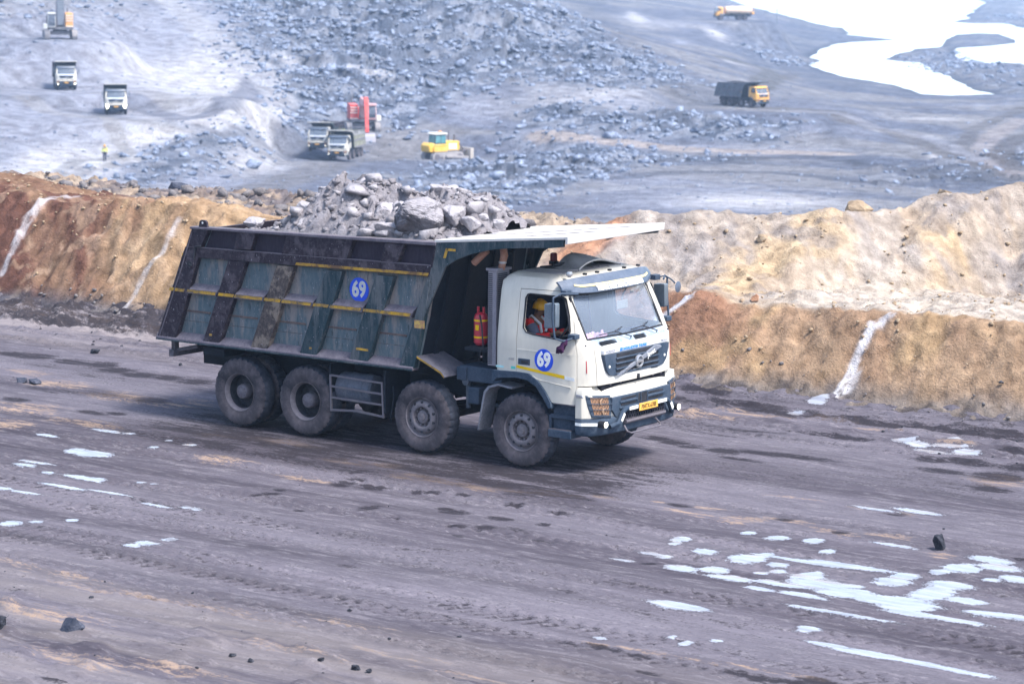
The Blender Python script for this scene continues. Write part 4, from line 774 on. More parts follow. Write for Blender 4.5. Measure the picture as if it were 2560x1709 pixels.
    writing('MC511', .05, FRONT(.74, 1.773, 1.207), M('grey_letter', (.27, .28, .32), .5), st, 'model_plate', sx=1.1)
    m = MB(); m.box(1.16, 1.26, -.02, .02, 1.30, 1.37); m.build('flap_latch', BLK, T, .004)
    # corner marks
    for s_ in (-1, 1):
        p0 = (1.075, s_*1.125, 1.60); m = MB(); m.tube([(1.082, s_*1.118, 1.49), (1.070, s_*1.118, 1.67)], .006, 4); m.build('red_tape', RED, T, smooth=0)
    m = MB(); m.lathe([(0, .03), (.004, .001)], 10, (1.066, 0, 1.70)); 
    # radiator gap behind the flap
    m = MB(); m.box(.90, 1.16, -.86, .86, 1.10, 1.345); m.build('radiator', M('dark_radiator', (.012, .013, .02), .7), T)
    for y in (-.62, -.35, .18, .52, .74):
        m = MB(); m.cyl((1.17, y, 1.285), (1.10, y, 1.30), .022, 8); m.build('hose_end', STEEL, T)
    # bumper
    def bring(dx, dw=0.0): return [(.955, -1.225+dw), (1.06, -1.22+dw), (1.16, -1.12), (1.245+dx, -.95), (1.285+dx, -.75), (1.315+dx, -.4), (1.32+dx, 0)]
    def bl(levels):
        m = MB(); RR = []
        for z, dx, dw in levels:
            h = bring(dx, dw); r = h+[(x, -y) for x, y in h[:-1][::-1]]; RR.append(r); m.v += [(x, y, z) for x, y in r]
        n = len(RR[0])
        for i in range(len(levels)-1):
            for k in range(n): m.f.append((i*n+k, i*n+(k+1) % n, (i+1)*n+(k+1) % n, (i+1)*n+k))
        m.f.append(tuple(range(n))[::-1]); m.f.append(tuple((len(levels)-1)*n+k for k in range(n))); return m
    ub = bl([(.835, -.005, 0), (.95, -.012, 0), (1.12, -.03, 0), (1.165, -.05, .004), (1.19, -.085, .01), (1.245, -.16, .02), (1.285, -.19, .05)])
    ubo = ub.build('bumper', CREAM, T, .008)
    m = MB(); m.prism([(1.0, 1.286), (1.085, 1.292), (1.155, 1.240), (1.10, 1.22), (1.0, 1.22)], -.50, .50); m.build('bumper_step', M('grey_step_plate', (.30, .30, .35), .6), ubo, .004)
    for z, x in ((1.262, 1.128), (1.246, 1.150)):
        m = MB(); m.box(x-.006, x+.012, -.46, .46, z-.001, z+.006); m.build('step_slot', BLK, ubo)
    m = MB(); m.prism([(-.78, 1.115), (.78, 1.115), (.80, .95), (.66, .80), (-.66, .80), (-.80, .95)], 1.26, 1.312, 'x'); lg = m.build('lower_grille', PLAS, T, .006)
    for s_ in (-1, 1):
        for z in (1.07, .985):
            m = MB(); a_, b_ = sorted((s_*.17, s_*.56)); m.box(1.30, 1.316, a_, b_, z-.016, z+.016); m.build('grille_slot', BLK, lg)
        m = MB(); a_, b_ = sorted((s_*.14, s_*.60)); m.box(1.305, 1.33, a_, b_, 1.012, 1.040); m.box(1.305, 1.328, a_, b_, .925, .952); m.build('grille_bar', PLAS, lg, .005)
    m = MB(); m.box(1.30, 1.317, -.125, .125, .96, 1.10); m.build('grille_centre', BLK, lg); 
    for ya, yb_ in ((-.055, -.04), (-.145, -.125), (.125, .145)): m = MB(); m.box(1.30, 1.328, ya, yb_, .94, 1.11); m.build('grille_post', PLAS, lg, .003)
    lb = bl([(.575, -.03, .05), (.60, .0, .01), (.72, .025, -.004), (.80, .02, -.004), (.834, 0, .004)]); lbo = lb.build('bumper_skirt', PLAS, T, .006)
    m = MB(); m.box(1.30, 1.352, -.54, .54, .765, .90); m.build('intake_opening', M('black_void', (.006, .006, .010), .8), lbo)
    m = MB()
    for i in range(-8, 9):
        for j in range(2):
            y = i*.064+(j*.032); z = .80+j*.052; m.tube([(1.355, y+.032*math.cos(a), z+.032*math.sin(a)) for a in [k*math.pi/3 for k in range(6)]], .003, 3, True)
    m.build('honeycomb_mesh', M('dull_mesh', (.10, .10, .13), .6), lbo)
    m = MB(); m.prism([(1.34, .770), (1.395, .765), (1.40, .735), (1.375, .705), (1.33, .705)], -.53, .53); stp = m.build('front_step', STEEL, T, .004)
    m = MB()
    for i in range(24): m.box(1.342, 1.396, -.52+i*.044, -.50+i*.044, .768, .776)
    m.build('step_tread', STEEL, stp)
    for s_ in (-1, 1):
        # side reflective band on the skirt
        m = MB(); m.grid(lambda u, v: (.965+.285*u, s_*(1.234-.0*u if u < .35 else 1.234-(u-.35)*.24), .735+.045*v-.0), 8, 1); m.build('white_band', WHT, lbo, smooth=0)
        # fog lamp
        m = MB(); m.cyl((1.22, s_*.985, .75), (1.335, s_*.985, .75), .052, 20, .050); fl = m.build('fog_lamp', BLK, T, .004)
        m = MB(); m.lathe([(1.336, .046), (1.343, .040), (1.348, .02), (1.349, .001)], 20, (0, s_*.985, .75), 'x'); m.build('lamp_lens', LAMP, fl)
        # guard bar half
    m = MB(); m.tube([(1.31, -.83, .70), (1.375, -.72, .745), (1.385, -.60, .905), (1.385, -.53, .935), (1.385, .53, .935), (1.385, .60, .905), (1.375, .72, .745), (1.31, .83, .70)], .036, 10); gb = m.build('guard_bar', PLAS, T)
    for pts in ([(1.424, -.50, .935), (1.424, -.27, .935)], [(1.424, .25, .935), (1.424, .51, .935)], [(1.418, -.695, .775), (1.424, -.625, .88)], [(1.418, .695, .775), (1.424, .625, .88)]):
        m = MB(); (x0, y0, z0), (x1, y1, z1) = pts; dy, dz = y1-y0, z1-z0; L = math.hypot(dy, dz); ny, nz = -dz/L*.026, dy/L*.026
        m.add([(x0, y0-ny, z0-nz), (x1, y1-ny, z1-nz), (x1, y1+ny, z1+nz), (x0, y0+ny, z0+nz)], [(0, 1, 2, 3)]); m.build('white_reflector', WHT, gb, smooth=0)
    m = MB(); m.tube([(1.37, -.56, .69), (1.42, -.555, .61), (1.44, -.48, .575), (1.44, .30, .575), (1.42, .34, .60), (1.38, .26, .69)], .014, 8); m.build('step_hoop', STEEL, T)
    m = MB(); m.box(1.425, 1.432, -.25, .25, .865, .975); np_ = m.build('number_plate', PLATE, T, .002)
    writing('P04TX-6708', .095, FRONT(0, .915, 1.4325), M('brown_black_ink', (.13, .07, .03), .6), np_, 'plate_number', sx=.80)
    # headlights with wire guard
    for s_ in (-1, 1):
        hp = [(-1.205, 1.185), (-.80, 1.145), (-.765, .80), (-1.02, .845), (-1.10, .90), (-1.17, 1.05)]
        XH = lambda y: float(np.interp(abs(y), [.75, .95, 1.12, 1.22], [1.29, 1.245, 1.165, 1.07]))
        def hsurf(u, v, off=0): y = -(.79+.39*u)*1.0; z = (.82+.33*v)+(.03*u); y = y+(.07*(1-v)**1.5*u); return (XH(y)+off-.03*max(0, v-.3), s_*y, z)
        m = MB(); m.grid(lambda u, v: hsurf(u, v, .012), 8, 8, (-.03, 0, 0)); hl = m.build('headlight', PLAS, T, .004)
        m = MB(); m.grid(lambda u, v: hsurf(.12+.76*u, .12+.80*v, .016), 8, 8); m.build('headlight_lens', AMB, hl)
        m = MB()
        for cu, cv in ((.45, .72), (.40, .30)):
            q = hsurf(cu, cv, .02); m.lathe([(q[0], .055), (q[0]+.006, .045), (q[0]-.004, .02), (q[0]-.004, .001)], 16, (0, q[1], q[2]), 'x')
        m.build('reflector', M('peach_reflector', (.42, .27, .17), .3), hl)
        m = MB()
        for k in range(-7, 9):
            for dr in (1, -1):
                a_ = k/8.; pts = []
                for q in range(9):
                    v = q/8.; u = a_+dr*v*.5+(0 if dr > 0 else .5)
                    if 0.1 <= u <= .9: pts.append(hsurf(u, .1+v*.82, .030))
                if len(pts) > 1: m.tube(pts, .0028, 3)
        m.build('wire_mesh', BLK, hl)
        m = MB()
        for v in (.12, .38, .64, .92): m.tube([hsurf(u/6, v, .034) for u in range(7)], .006, 5)
        m.build('guard_rail', PLAS, hl)
        m = MB(); a_, b_ = sorted((s_*1.226, s_*1.240)); m.prism([(.975, 1.195), (1.085, 1.182), (1.10, 1.145), (.98, 1.14)], a_, b_); mk = m.build('side_indicator', CHR, T, .004)
    # mirrors
    for s_ in (-1, 1):
        yo = s_*1.45
        m = MB(); m.prism([(.585, 2.16), (.60, 2.145), (.78, 2.165), (.79, 2.18), (.79, 2.50), (.775, 2.52), (.60, 2.505), (.585, 2.49)], yo-.05, yo+.05); mr = m.build('mirror', M('blue_grey_mirror_shell', (.10, .14, .18), .45, dirt=(.25, .26, .28), amt=.4, scale=6), T, .015)
        m = MB(); m.tube([(.93, s_*1.14, 2.63), (.80, s_*1.38, 2.65), (.755, s_*1.52, 2.60), (.755, s_*1.53, 2.3), (.79, s_*1.52, 2.02), (.86, s_*1.40, 1.97), (.98, s_*1.24, 2.02)], .016, 8); m.build('mirror_arm', PLAS, mr)
        m = MB(); a_, b_ = sorted((s_*1.17, s_*1.30)); m.box(.86, .99, a_, b_, 1.99, 2.06); m.build('mirror_bracket', PLAS, mr, .008); m = MB(); m.box(.70, .80, *sorted((s_*1.12, s_*1.26)), 2.60, 2.68); m.build('mirror_bracket', PLAS, mr, .008)
    m = MB(); m.tube([(.70, 1.16, 2.62), (.86, 1.30, 2.66), (.95, 1.34, 2.60), (1.0, 1.36, 2.55)], .012, 6); fm = m.build('front_mirror', PLAS, T); m = MB(); m.lathe([(0, .001), (.01, .06), (.02, .085), (.03, .06), (.035, .001)], 16, (1.03, 1.36, 2.50), 'x'); m.build('mirror_bowl', VISG, fm)
    # cab interior
    m = MB(); m.box(.55, 1.05, -1.12, 1.12, 1.60, 1.90); m.box(.62, .95, -1.0, 1.0, 1.90, 1.93); m.build('dashboard', INTR, T, .03)
    for y in (-.62, .62):
        m = MB(); m.box(-.30, .18, y-.25, y+.25, 1.50, 1.80); m.prism([(-.30, 1.78), (-.14, 1.78), (-.22, 2.36), (-.36, 2.36)], y-.25, y+.25); m.box(-.34, -.24, y-.13, y+.13, 2.36, 2.54); m.build('seat', INTR, T, .04)
    m = MB(); m.tube([(.42+.10*math.sin(a), -.60+.22*math.cos(a), 1.93+.20*math.sin(a)*.9) for a in [k*math.pi/12 for k in range(24)]], .014, 6, True); m.tube([(.42, -.60, 1.93), (.60, -.60, 1.75)], .03, 8); m.tube([(.42, -.82, 1.93), (.42, -.38, 1.93)], .012, 6); m.build('steering_wheel', BLK, T)
    m = MB(); m.box(-.40, -.36, -1.0, 1.0, 1.5, 2.66); m.build('rear_trim', INTR, T)
    m = MB(); m.tube([(.72, .38, 2.62), (.74, .40, 2.54), (.76, .30, 2.48), (.76, .26, 2.40)], .012, 6); im = m.build('interior_mirror', M('beige_mirror', (.36, .32, .28), .6), T); m = MB(); m.box(.75, .77, .13, .42, 2.26, 2.39); m.build('mirror_back', MATS['beige_mirror'], im, .02)
    # wheel arch and mudguards at the cab
    arch_o = [(-.50, 1.385), (-.47, 1.41), (-.07, 1.425), (.16, 1.420), (.32, 1.33), (.46, 1.18), (.575, 1.01), (.575, .94)]
    arch_i = [(.51, .94), (.41, 1.09), (.28, 1.245), (.13, 1.32), (-.07, 1.335), (-.40, 1.30), (-.47, 1.235), (-.50, 1.235)]
    for s_ in (-1, 1):
        a_, b_ = sorted((s_*1.06, s_*1.272)); m = MB()
        vs = arch_o; ws_ = arch_i[::-1]
        for i in range(7):
            m.prism([vs[i], vs[i+1], ws_[i+1], ws_[i]], a_, b_)
        mm = rawmesh(m); bm = bmesh.new(); bm.from_mesh(mm); bmesh.ops.remove_doubles(bm, verts=bm.verts, dist=1e-4); 
        seen = {}
        for f in list(bm.faces):
            k = tuple(sorted(v.index for v in f.verts)); seen.setdefault(k, []).append(f)
        dd = [f for v in seen.values() if len(v) > 1 for f in v]; bmesh.ops.delete(bm, geom=dd, context='FACES_ONLY'); bmesh.ops.recalc_face_normals(bm, faces=bm.faces); bm.to_mesh(mm); bm.free()
        mkobj('wheel_arch', mm, PLAS, T, .010, 35)
        out = [(-.16, 1.175), (-.43, 1.205), (-.60, 1.15), (-.68, 1.06), (-.73, .80), (-.79, .47)]; inn = [(-.765, .47), (-.70, .80), (-.645, 1.04), (-.57, 1.12), (-.42, 1.17), (-.17, 1.145)]
        m = MB(); m.prism(out+inn, *sorted((s_*.90, s_*1.225))); m.build('rear_mud_flap', M('dusty_flap', (.13, .14, .17), .7, dirt=(.3, .3, .34), amt=.7, scale=5), T, .006)
        # steps
        m = MB(); m.box(.49, .89, *sorted((s_*.95, s_*1.235)), .52, .635); sp_ = m.build('cab_step', PLAS, T, .010)
        m = MB(); m.box(.50, .88, *sorted((s_*1.0, s_*1.23)), .636, .645); m.build('step_top', STEEL, sp_)
        m = MB(); m.box(.54, .955, *sorted((s_*.95, s_*1.17)), .64, 1.025); m.box(.49, .53, *sorted((s_*.95, s_*1.21)), .64, .84); m.box(.52, .955, *sorted((s_*1.17, s_*1.215)), .80, .86); m.build('step_well', M('navy_step_well', (.02, .035, .06), .6, dirt=(.09, .11, .15), amt=.5, scale=4), T, .006)
        m = MB(); m.box(.58, .945, *sorted((s_*1.20, s_*1.240)), 1.012, 1.03); m.build('sill_strip', STEEL, T, .003)
        # mudguard of the second axle
        m = MB(); m.prism([(-1.93, 1.475), (-1.90, 1.475), (-1.45, 1.285), (-1.375, 1.205), (-1.40, 1.19), (-1.47, 1.26), (-1.93, 1.45)], *sorted((s_*.58, s_*1.25))); mg = m.build('mudguard', M('dusty_mudguard', (.09, .09, .115), .75, dirt=(.17, .16, .19), amt=.7, scale=5), T, .004)
        m = MB()
        for (x0, z0), (x1, z1) in (((-1.90, 1.462), (-1.46, 1.272)), ((-1.455, 1.27), (-1.385, 1.198))): m.add([(x0, s_*1.2525, z0-.018), (x1, s_*1.2525, z1-.018), (x1, s_*1.2525, z1+.014), (x0, s_*1.2525, z0+.014)], [(0, 1, 2, 3)])
        m.build('yellow_edge', YEL, mg, smooth=0)
    # wheels
    for i, x in enumerate(XA):
        for s_ in (-1, 1): make_wheel(T, x, s_, i > 1)
    # chassis
    m = MB()
    for s_ in (-1, 1): m.box(-6.9, 1.05, *sorted((s_*.36, s_*.44)), .78, 1.06)
    for x in (-6.7, -5.9, -4.8, -3.5, -2.6, -1.4, -.7, .3): m.box(x-.05, x+.05, -.36, .36, .84, 1.0)
    ch = m.build('chassis', CHAS, T, .004)
    for x in XA:
        m = MB(); m.cyl((x, -.95, RT), (x, .95, RT), .085, 12); m.lathe([(-.16, .05), (-.12, .17), (0, .21), (.12, .17), (.16, .05)], 16, (x, 0, RT)) if x < -3 else m.box(x-.08, x+.08, -.5, .5, .45, .60); m.build('axle', CHAS, T)
    for s_ in (-1, 1):
        m = MB(); m.tube([(-5.55, s_*.52, .95), (-5.1, s_*.52, .72), (-4.78, s_*.52, .66), (-4.5, s_*.52, .72), (-4.0, s_*.52, .95)], .055, 6); m.build('leaf_spring', CHAS, T)
        for x in (-1.83, 0): m = MB(); m.tube([(x-.7, s_*.52, .80), (x, s_*.52, .66), (x+.7, s_*.52, .80)], .045, 6); m.build('leaf_spring', CHAS, T)
    m = MB(); m.box(-6.6, -1.9, -.50, .50, 1.06, 1.24); m.build('subframe', CHAS, T, .01)
    m = MB(); m.box(-1.32, -.55, -.95, -.45, 1.13, 1.36); m.box(-1.36, -1.18, -.98, -.60, 1.14, 1.34); m.box(-1.15, -.95, -.97, -.6, .80, 1.05); m.build('battery_box', M('dark_slate_box', (.035, .055, .085), .6, dirt=(.1, .12, .16), amt=.4, scale=5), T, .012)
    m = MB(); m.box(-1.5, -.5, .45, 1.0, .75, 1.36); m.box(-.9, .8, -.36, .36, .6, 1.4); m.build('engine_block', CHAS, T, .02)
    m = MB(); m.tube([(-1.20, -.90, 1.12), (-1.19, -.90, .72)], .035, 8); m.tube([(-1.2, -.88, .86), (-.6, -.88, .80)], .025, 8); m.tube([(-1.21, -.88, 1.12), (-1.21, -.96, 1.12)], .06, 12); m.build('steering_link', M('blue_grey_steel', (.06, .075, .10), .5, dirt=(.18, .19, .22), amt=.5, scale=9), T)
    m = MB(); m.lathe([(-3.60, .001), (-3.60, .20), (-3.575, .232), (-3.42, .236), (-3.41, .244), (-3.38, .244), (-3.37, .236), (-3.10, .236), (-3.09, .244), (-3.06, .244), (-3.05, .236), (-2.94, .232), (-2.915, .20), (-2.915, .001)], 40, (0, -.90, .80), 'x'); m.build('air_tank', M('slate_blue_tank', (.085, .105, .145), .55, dirt=(.2, .2, .24), amt=.6, scale=5), T)
    for s_ in (-1, 1):
        m = MB(); yg = s_*1.20
        def bar(p, q, r=.022): m.tube([(p[0], yg, p[1]), (q[0], yg, q[1])], r, 4)
        for z0, z1 in ((1.01, .985), (.84, .815), (.665, .65)): bar((-3.6, z0), (-2.6, z1))
        m.tube([(-3.6, yg, .465), (-3.1, yg, .505), (-2.58, yg, .47)], .024, 4)
        bar((-3.61, 1.02), (-3.59, .45)); bar((-2.60, 1.0), (-2.57, .45)); gd = m.build('side_guard', STEEL, T, .004)
        for xa, xb in ((-3.63, -3.60), (-2.57, -2.53)): m = MB(); m.box(xa, xb, *sorted((s_*.6, s_*1.21)), .52, 1.19); m.build('guard_bracket', CHAS, gd, .004)
        m = MB(); m.tube([(-2.42, s_*1.15, .95), (-2.40, s_*1.16, .8), (-2.46, s_*1.17, .45), (-2.44, s_*1.17, .40)], .014, 5); m.build('hanging_strap', CHAS, T)
        m = MB(); m.box(-6.30, -5.85, *sorted((s_*.6, s_*1.12)), 1.06, 1.19); m.build('rear_box', CHAS, T, .01)
    m = MB(); m.box(-7.0, -6.9, -1.16, 1.16, .97, 1.08); 
    for s_ in (-1, 1): m.tube([(-6.98, s_*1.05, 1.05), (-6.50, s_*1.0, 1.16)], .035, 6); m.box(-7.02, -6.94, *sorted((s_*.98, s_*1.08)), 1.0, 1.24)
    m.build('rear_underrun_bar', M('grimy_bar', (.07, .065, .08), .6, dirt=(.2, .19, .22), amt=.6, scale=6), T, .006)
    # things behind the cab
    m = MB(); m.box(-.75, -.60, -1.03, -.70, 1.42, 2.83); m.box(-.78, -.57, -1.05, -.68, 2.83, 2.87); hs = m.build('exhaust_shield', M('grey_lilac_shield', (.22, .21, .25), .5, dirt=(.35, .32, .34), amt=.4, scale=6), T, .006)
    m = MB()
    for i in range(46): z = 1.45+i*.0295; m.box(-.740, -.668, -1.034, -1.0305, z, z+.013); m.box(-.5995, -.596, -1.00, -.76, z, z+.013)
    m.build('shield_slots', BLK, hs)
    m = MB(); m.tube([(-.62, -.88, 2.85), (-.60, -.88, 2.93), (-.57, -.88, 3.05), (-.60, -.86, 3.16)], [.055, .050, .058, .055], 12); ex = m.build('exhaust_stack', BROWNP, T); m = MB(); m.lathe([(2.935, .001), (2.935, .058), (2.965, .058), (2.965, .001)], 16, (-.597, -.88, 0), 'z'); m.build('clamp_ring', CHR, ex)
    m = MB(); m.tube([(-1.02, -1.02, 2.92), (-.80, -1.0, 3.12)], .055, 10); m.build('hoist_pipe', BROWNP, T)
    for dx, dy in ((0, 0), (.17, .24)):
        m = MB(); m.lathe([(1.69, .001), (1.69, .07), (1.73, .105), (2.10, .105), (2.15, .09), (2.18, .05), (2.18, .001)], 28, (-.97+dx, -.90+dy, 0), 'z')
        for q in (-.05, .05): m.cyl((-.97+dx+q, -.90+dy, 2.17), (-.97+dx+q, -.90+dy, 2.26), .02, 8)
        fe = m.build('fire_suppression_cylinder', CYLR, T)
        m = MB()
        for z in (1.80, 2.05): m.lathe([(z, .108), (z+.028, .108)], 28, (-.97+dx, -.90+dy, 0), 'z')
        m.box(-.99+dx, -.93+dx, -1.012+dy, -1.004+dy, 1.92, 2.0); m.build('yellow_band', YELC, fe)
    m = MB(); m.tube([(-.92, -1.0, 2.16), (-.86, -1.03, 2.0), (-.84, -1.02, 1.7), (-.9, -1.0, 1.62), (-.95, -.98, 1.45)], .012, 6); m.tube([(-1.1, -1.0, 1.68), (-.85, -1.0, 1.66), (-.78, -.95, 1.68)], .008, 5); m.build('hose', BLK, T)
    m = MB(); m.box(-1.2, -.78, -1.0, -.5, 1.60, 1.66); m.box(-1.2, -.76, -.55, -.45, 1.3, 2.0); m.build('cylinder_shelf', CHAS, T, .005)
    m = MB(); m.cyl((-1.3, 0, 1.1), (-1.1, 0, 3.0), .12, 20, .08); m.build('hoist_ram', CHAS, T)
    # tipper body
    TB = empty('tipper_body'); TB.parent = T
    bod = T
    side = [(-6.37, 3.12), (-1.53, 3.215), (-1.74, 2.07), (-1.95, 1.27), (-7.16, 1.25)]
    for s_ in (-1, 1):
        m = MB(); m.prism(side, *sorted((s_*1.13, s_*1.17))); m.build('side_plate', TEAL, TB, .003)
        yb = lambda d: sorted((s_*1.165, s_*d))
        # upper band ribs
        m = MB(); m.prism([(-6.37, 3.115), (-6.02, 3.12), (-6.20, 2.795), (-6.51, 2.79)], *yb(1.268)); m.build('upper_rib', GRIME, TB, .006)
        for x0, x1, x2, x3 in ((-5.41, -5.04, -5.16, -5.51), (-4.42, -3.11, -3.24, -4.53), (-2.49, -2.14, -2.27, -2.59), (-1.56, -1.53, -1.60, -1.66)):
            m = MB(); m.prism([(x0, 3.13), (x1, 3.14), (x2, 2.83), (x3, 2.82)], *yb(1.268)); m.build('upper_rib', GRIME, TB, .006)
        m = MB(); m.prism([(-6.01, 3.115), (-1.54, 3.205), (-1.64, 2.84), (-6.18, 2.785)], *sorted((s_*1.166, s_*1.174))); m.build('upper_panel', M('matt_plum_panel', (.026, .020, .034), .6, dirt=(.055, .046, .062), amt=.5, scale=4, streak=True), TB)
        # rails
        m = MB(); m.prism([(-6.52, 2.79), (-1.62, 2.855), (-1.66, 2.69), (-6.60, 2.625)], *yb(1.274)); m.build('upper_rail', GRIME, TB, .008)
        m = MB(); m.prism([(-6.18, 2.795), (-1.63, 2.860), (-1.63, 2.853), (-6.18, 2.788)], *sorted((s_*1.17, s_*1.276))); m.build('rail_dust_ledge', LEDGE, TB)
        m = MB(); m.prism([(-6.41, 3.205-.09+.0), (-1.53, 3.215), (-1.53, 3.160), (-6.42, 3.075)], *sorted((s_*1.10, s_*1.285))); m.build('top_rail', LEDGE, TB, .010)
        # lower ribs, rear ones grimy, front ones teal
        for (a0, a1, b1, b0, mt_) in ((-6.60, -6.26, -6.75, -7.155, GRIME), (-5.62, -5.26, -5.83, -6.18, GRIME), (-4.63, -4.28, -4.83, -5.18, GRIMM), (-3.65, -3.32, -3.84, -4.18, TEALD), (-2.67, -2.33, -2.83, -3.20, TEALD), (-1.72, -1.62, -1.95, -2.23, TEALD)):
            m = MB(); m.prism([(a0, 2.632), (a1, 2.638), (b1, 1.285), (b0, 1.272)], *yb(1.270)); m.build('lower_rib', mt_, TB, .007)
        # mid rail: sloping dusty shelf and yellow-lined face
        for x0, x1 in ((-6.43, -5.86), (-5.49, -4.89), (-4.52, -3.90), (-3.56, -2.92), (-2.58, -1.98)):
            sh = -.03; m = MB(); m.add([(x0+.0, s_*1.172, 2.205), (x1+.03, s_*1.172, 2.205), (x1, s_*1.266, 2.115), (x0-.05, s_*1.266, 2.115), (x0-.08, s_*1.266, 2.045), (x1-.03, s_*1.266, 2.045), (x1-.03, s_*1.172, 2.035), (x0-.08, s_*1.172, 2.035)], [(0, 1, 2, 3), (3, 2, 5, 4), (4, 5, 6, 7), (0, 3, 4, 7), (1, 6, 5, 2)]); m.build('mid_shelf', LEDGE, TB)
        for x0, x1 in ((-6.88, -6.56), (-6.50, -5.90), (-5.84, -5.52), (-5.50, -4.93), (-4.89, -4.56), (-4.53, -3.95), (-3.90, -3.60), (-3.57, -2.97), (-2.92, -2.60), (-2.59, -2.02)):
            m = MB(); m.add([(x0, s_*1.2745, 2.06), (x1, s_*1.2745, 2.06), (x1+.02, s_*1.2745, 2.108), (x0+.02, s_*1.2745, 2.108)], [(0, 1, 2, 3)]); m.build('yellow_line', YEL, TB, smooth=0)
        m = MB(); m.add([(-4.25, s_*1.2765, 2.665), (-1.68, s_*1.2765, 2.70), (-1.66, s_*1.2765, 2.745), (-4.22, s_*1.2765, 2.71)], [(0, 1, 2, 3)]); m.build('yellow_line', M('rusty_yellow_paint', (.55, .33, .04), .6, dirt=(.14, .085, .05), amt=1.3, scale=2.2), TB, smooth=0)
        for x, z, l in ((-2.93, 1.48, .24), (-6.0, 1.42, .06), (-3.95, 1.40, .05), (-6.52, 2.66, .15), (-1.25, 3.12, .16)):
            m = MB(); yy = 1.2725 if x > -1.5 or x < -1.5 else 1.27; m.add([(x-l/2, s_*yy, z-.018), (x+l/2, s_*yy, z-.018), (x+l/2, s_*yy, z+.018), (x-l/2, s_*yy, z+.018)], [(0, 1, 2, 3)])
            if x > -1.5: m.add([(x-l/2-.07, s_*yy, z-.13), (x-l/2-.02, s_*yy, z-.13), (x-l/2+.03, s_*yy, z+.018), (x-l/2-.02, s_*yy, z+.018)], [(0, 1, 2, 3)])
            m.build('yellow_mark', YEL, TB, smooth=0)
        # pressed seams on the lower panels
        for x0, x1 in ((-6.60, -6.08), (-5.70, -5.10), (-4.72, -4.12), (-3.73, -3.12), (-2.73, -2.15)):
            m = MB(); m.box(x0, x1, *sorted((s_*1.168, s_*1.182)), 1.735, 1.765); m.build('seam_bar', M('rust_brown_seam', (.10, .075, .075), .7, dirt=(.2, .15, .13), amt=.7, scale=6), TB, .003)
            m = MB(); m.box(x0-.06, x1-.06, *sorted((s_*1.168, s_*1.173)), 1.585, 1.592); m.build('weld_line', GRIMM, TB)
        m = MB(); m.prism([(s_*1.165, 1.40), (s_*1.262, 1.315), (s_*1.285, 1.29), (s_*1.285, 1.245), (s_*1.13, 1.245)], -7.165, -1.955, 'x'); m.build('bottom_sill', LEDGE, TB, .006)
        m = MB(); m.box(-7.16, -1.96, *sorted((s_*1.2855, s_*1.290)), 1.245, 1.268); m.build('sill_edge', TEALD, TB)
        # gusset plate and canopy side
        m = MB(); m.prism([(-1.53, 3.21), (.75, 3.405), (.75, 3.305), (.50, 3.27), (.10, 3.245), (-.30, 3.205), (-.56, 3.165), (-.90, 3.08), (-1.17, 2.975), (-1.40, 2.85), (-1.60, 2.68), (-1.77, 2.05), (-1.70, 2.05), (-1.53, 2.70)], *sorted((s_*1.235, s_*1.268))); 
        m = MB(); m.prism([(-1.53, 3.21), (.75, 3.405), (.75, 3.305), (.50, 3.27), (.10, 3.245), (-.30, 3.205), (-.56, 3.165), (-.90, 3.08), (-1.17, 2.975), (-1.36, 2.86), (-1.44, 2.70), (-1.76, 2.06), (-1.86, 2.06)], *sorted((s_*1.225, s_*1.266))); m.build('canopy_gusset', TEALD, TB, .004)
        m = MB(); m.tube([(-7.10, s_*1.27, 1.30), (-6.6, s_*1.275, 2.45), (-6.38, s_*1.27, 3.02)], .012, 5); m.build('edge_weld', LEDGE, TB)
    # floor, front wall, tailgate, canopy
    m = MB(); m.prism([(-7.16, 1.262), (-1.96, 1.262), (-1.96, 1.32), (-7.14, 1.32)], -1.13, 1.13); m.build('floor_plate', GRIME, TB)
    m = MB(); m.prism([(-1.53, 3.20), (-1.74, 2.07), (-1.95, 1.27), (-2.0, 1.27), (-1.80, 2.07), (-1.59, 3.20)], -1.13, 1.13)
    for y in (-.8, -.3, .3, .8): m.prism([(-1.50, 3.1), (-1.70, 2.07), (-1.91, 1.3), (-1.96, 1.3), (-1.75, 2.07), (-1.54, 3.1)], y-.06, y+.06)
    m.build('front_wall', CHAS, TB, .004)
    m = MB(); m.prism([(-6.40, 3.06), (-7.19, 1.22), (-7.12, 1.22), (-6.33, 3.06)], -1.13, 1.13); m.build('tailgate', GRIME, TB, .004)
    m = MB(); m.prism([(-1.56, 3.205), (.80, 3.415), (.80, 3.455), (.76, 3.452), (-1.56, 3.245)], -1.272, 1.272); cn = m.build('canopy', CANT, T, .006)
    m = MB(); m.prism([(.79, 3.35), (.835, 3.352), (.845, 3.46), (.80, 3.464)], -1.29, 1.29); m.build('canopy_lip', CANT, cn, .006)
    m = MB(); m.box(.30, .36, -1.22, 1.22, 3.28, 3.37); m.box(-.6, -.54, -1.22, 1.22, 3.18, 3.29); m.prism([(-1.5, 3.18), (.78, 3.40), (.78, 3.395), (-1.5, 3.175)], -1.225, 1.225); m.build('canopy_beam', M('near_black_teal', (.012, .022, .030), .6), cn)
    for pts in ([(-.9, -.5, 3.308), (.75, .55, 3.458)], [(-.1, -1.0, 3.38), (.7, -.3, 3.453)]):
        m = MB(); m.tube(pts, .006, 4); m.build('canopy_seam', GRIMM, cn)
    # locking lug, hinge plate, number disc
    m = MB(); m.prism([(-6.24, 3.10), (-6.22, 3.21), (-6.19, 3.235), (-6.11, 3.235), (-6.07, 3.21), (-6.05, 3.12)], -1.27, -1.23); lg_ = m.build('lifting_lug', GRIME, T, .006)
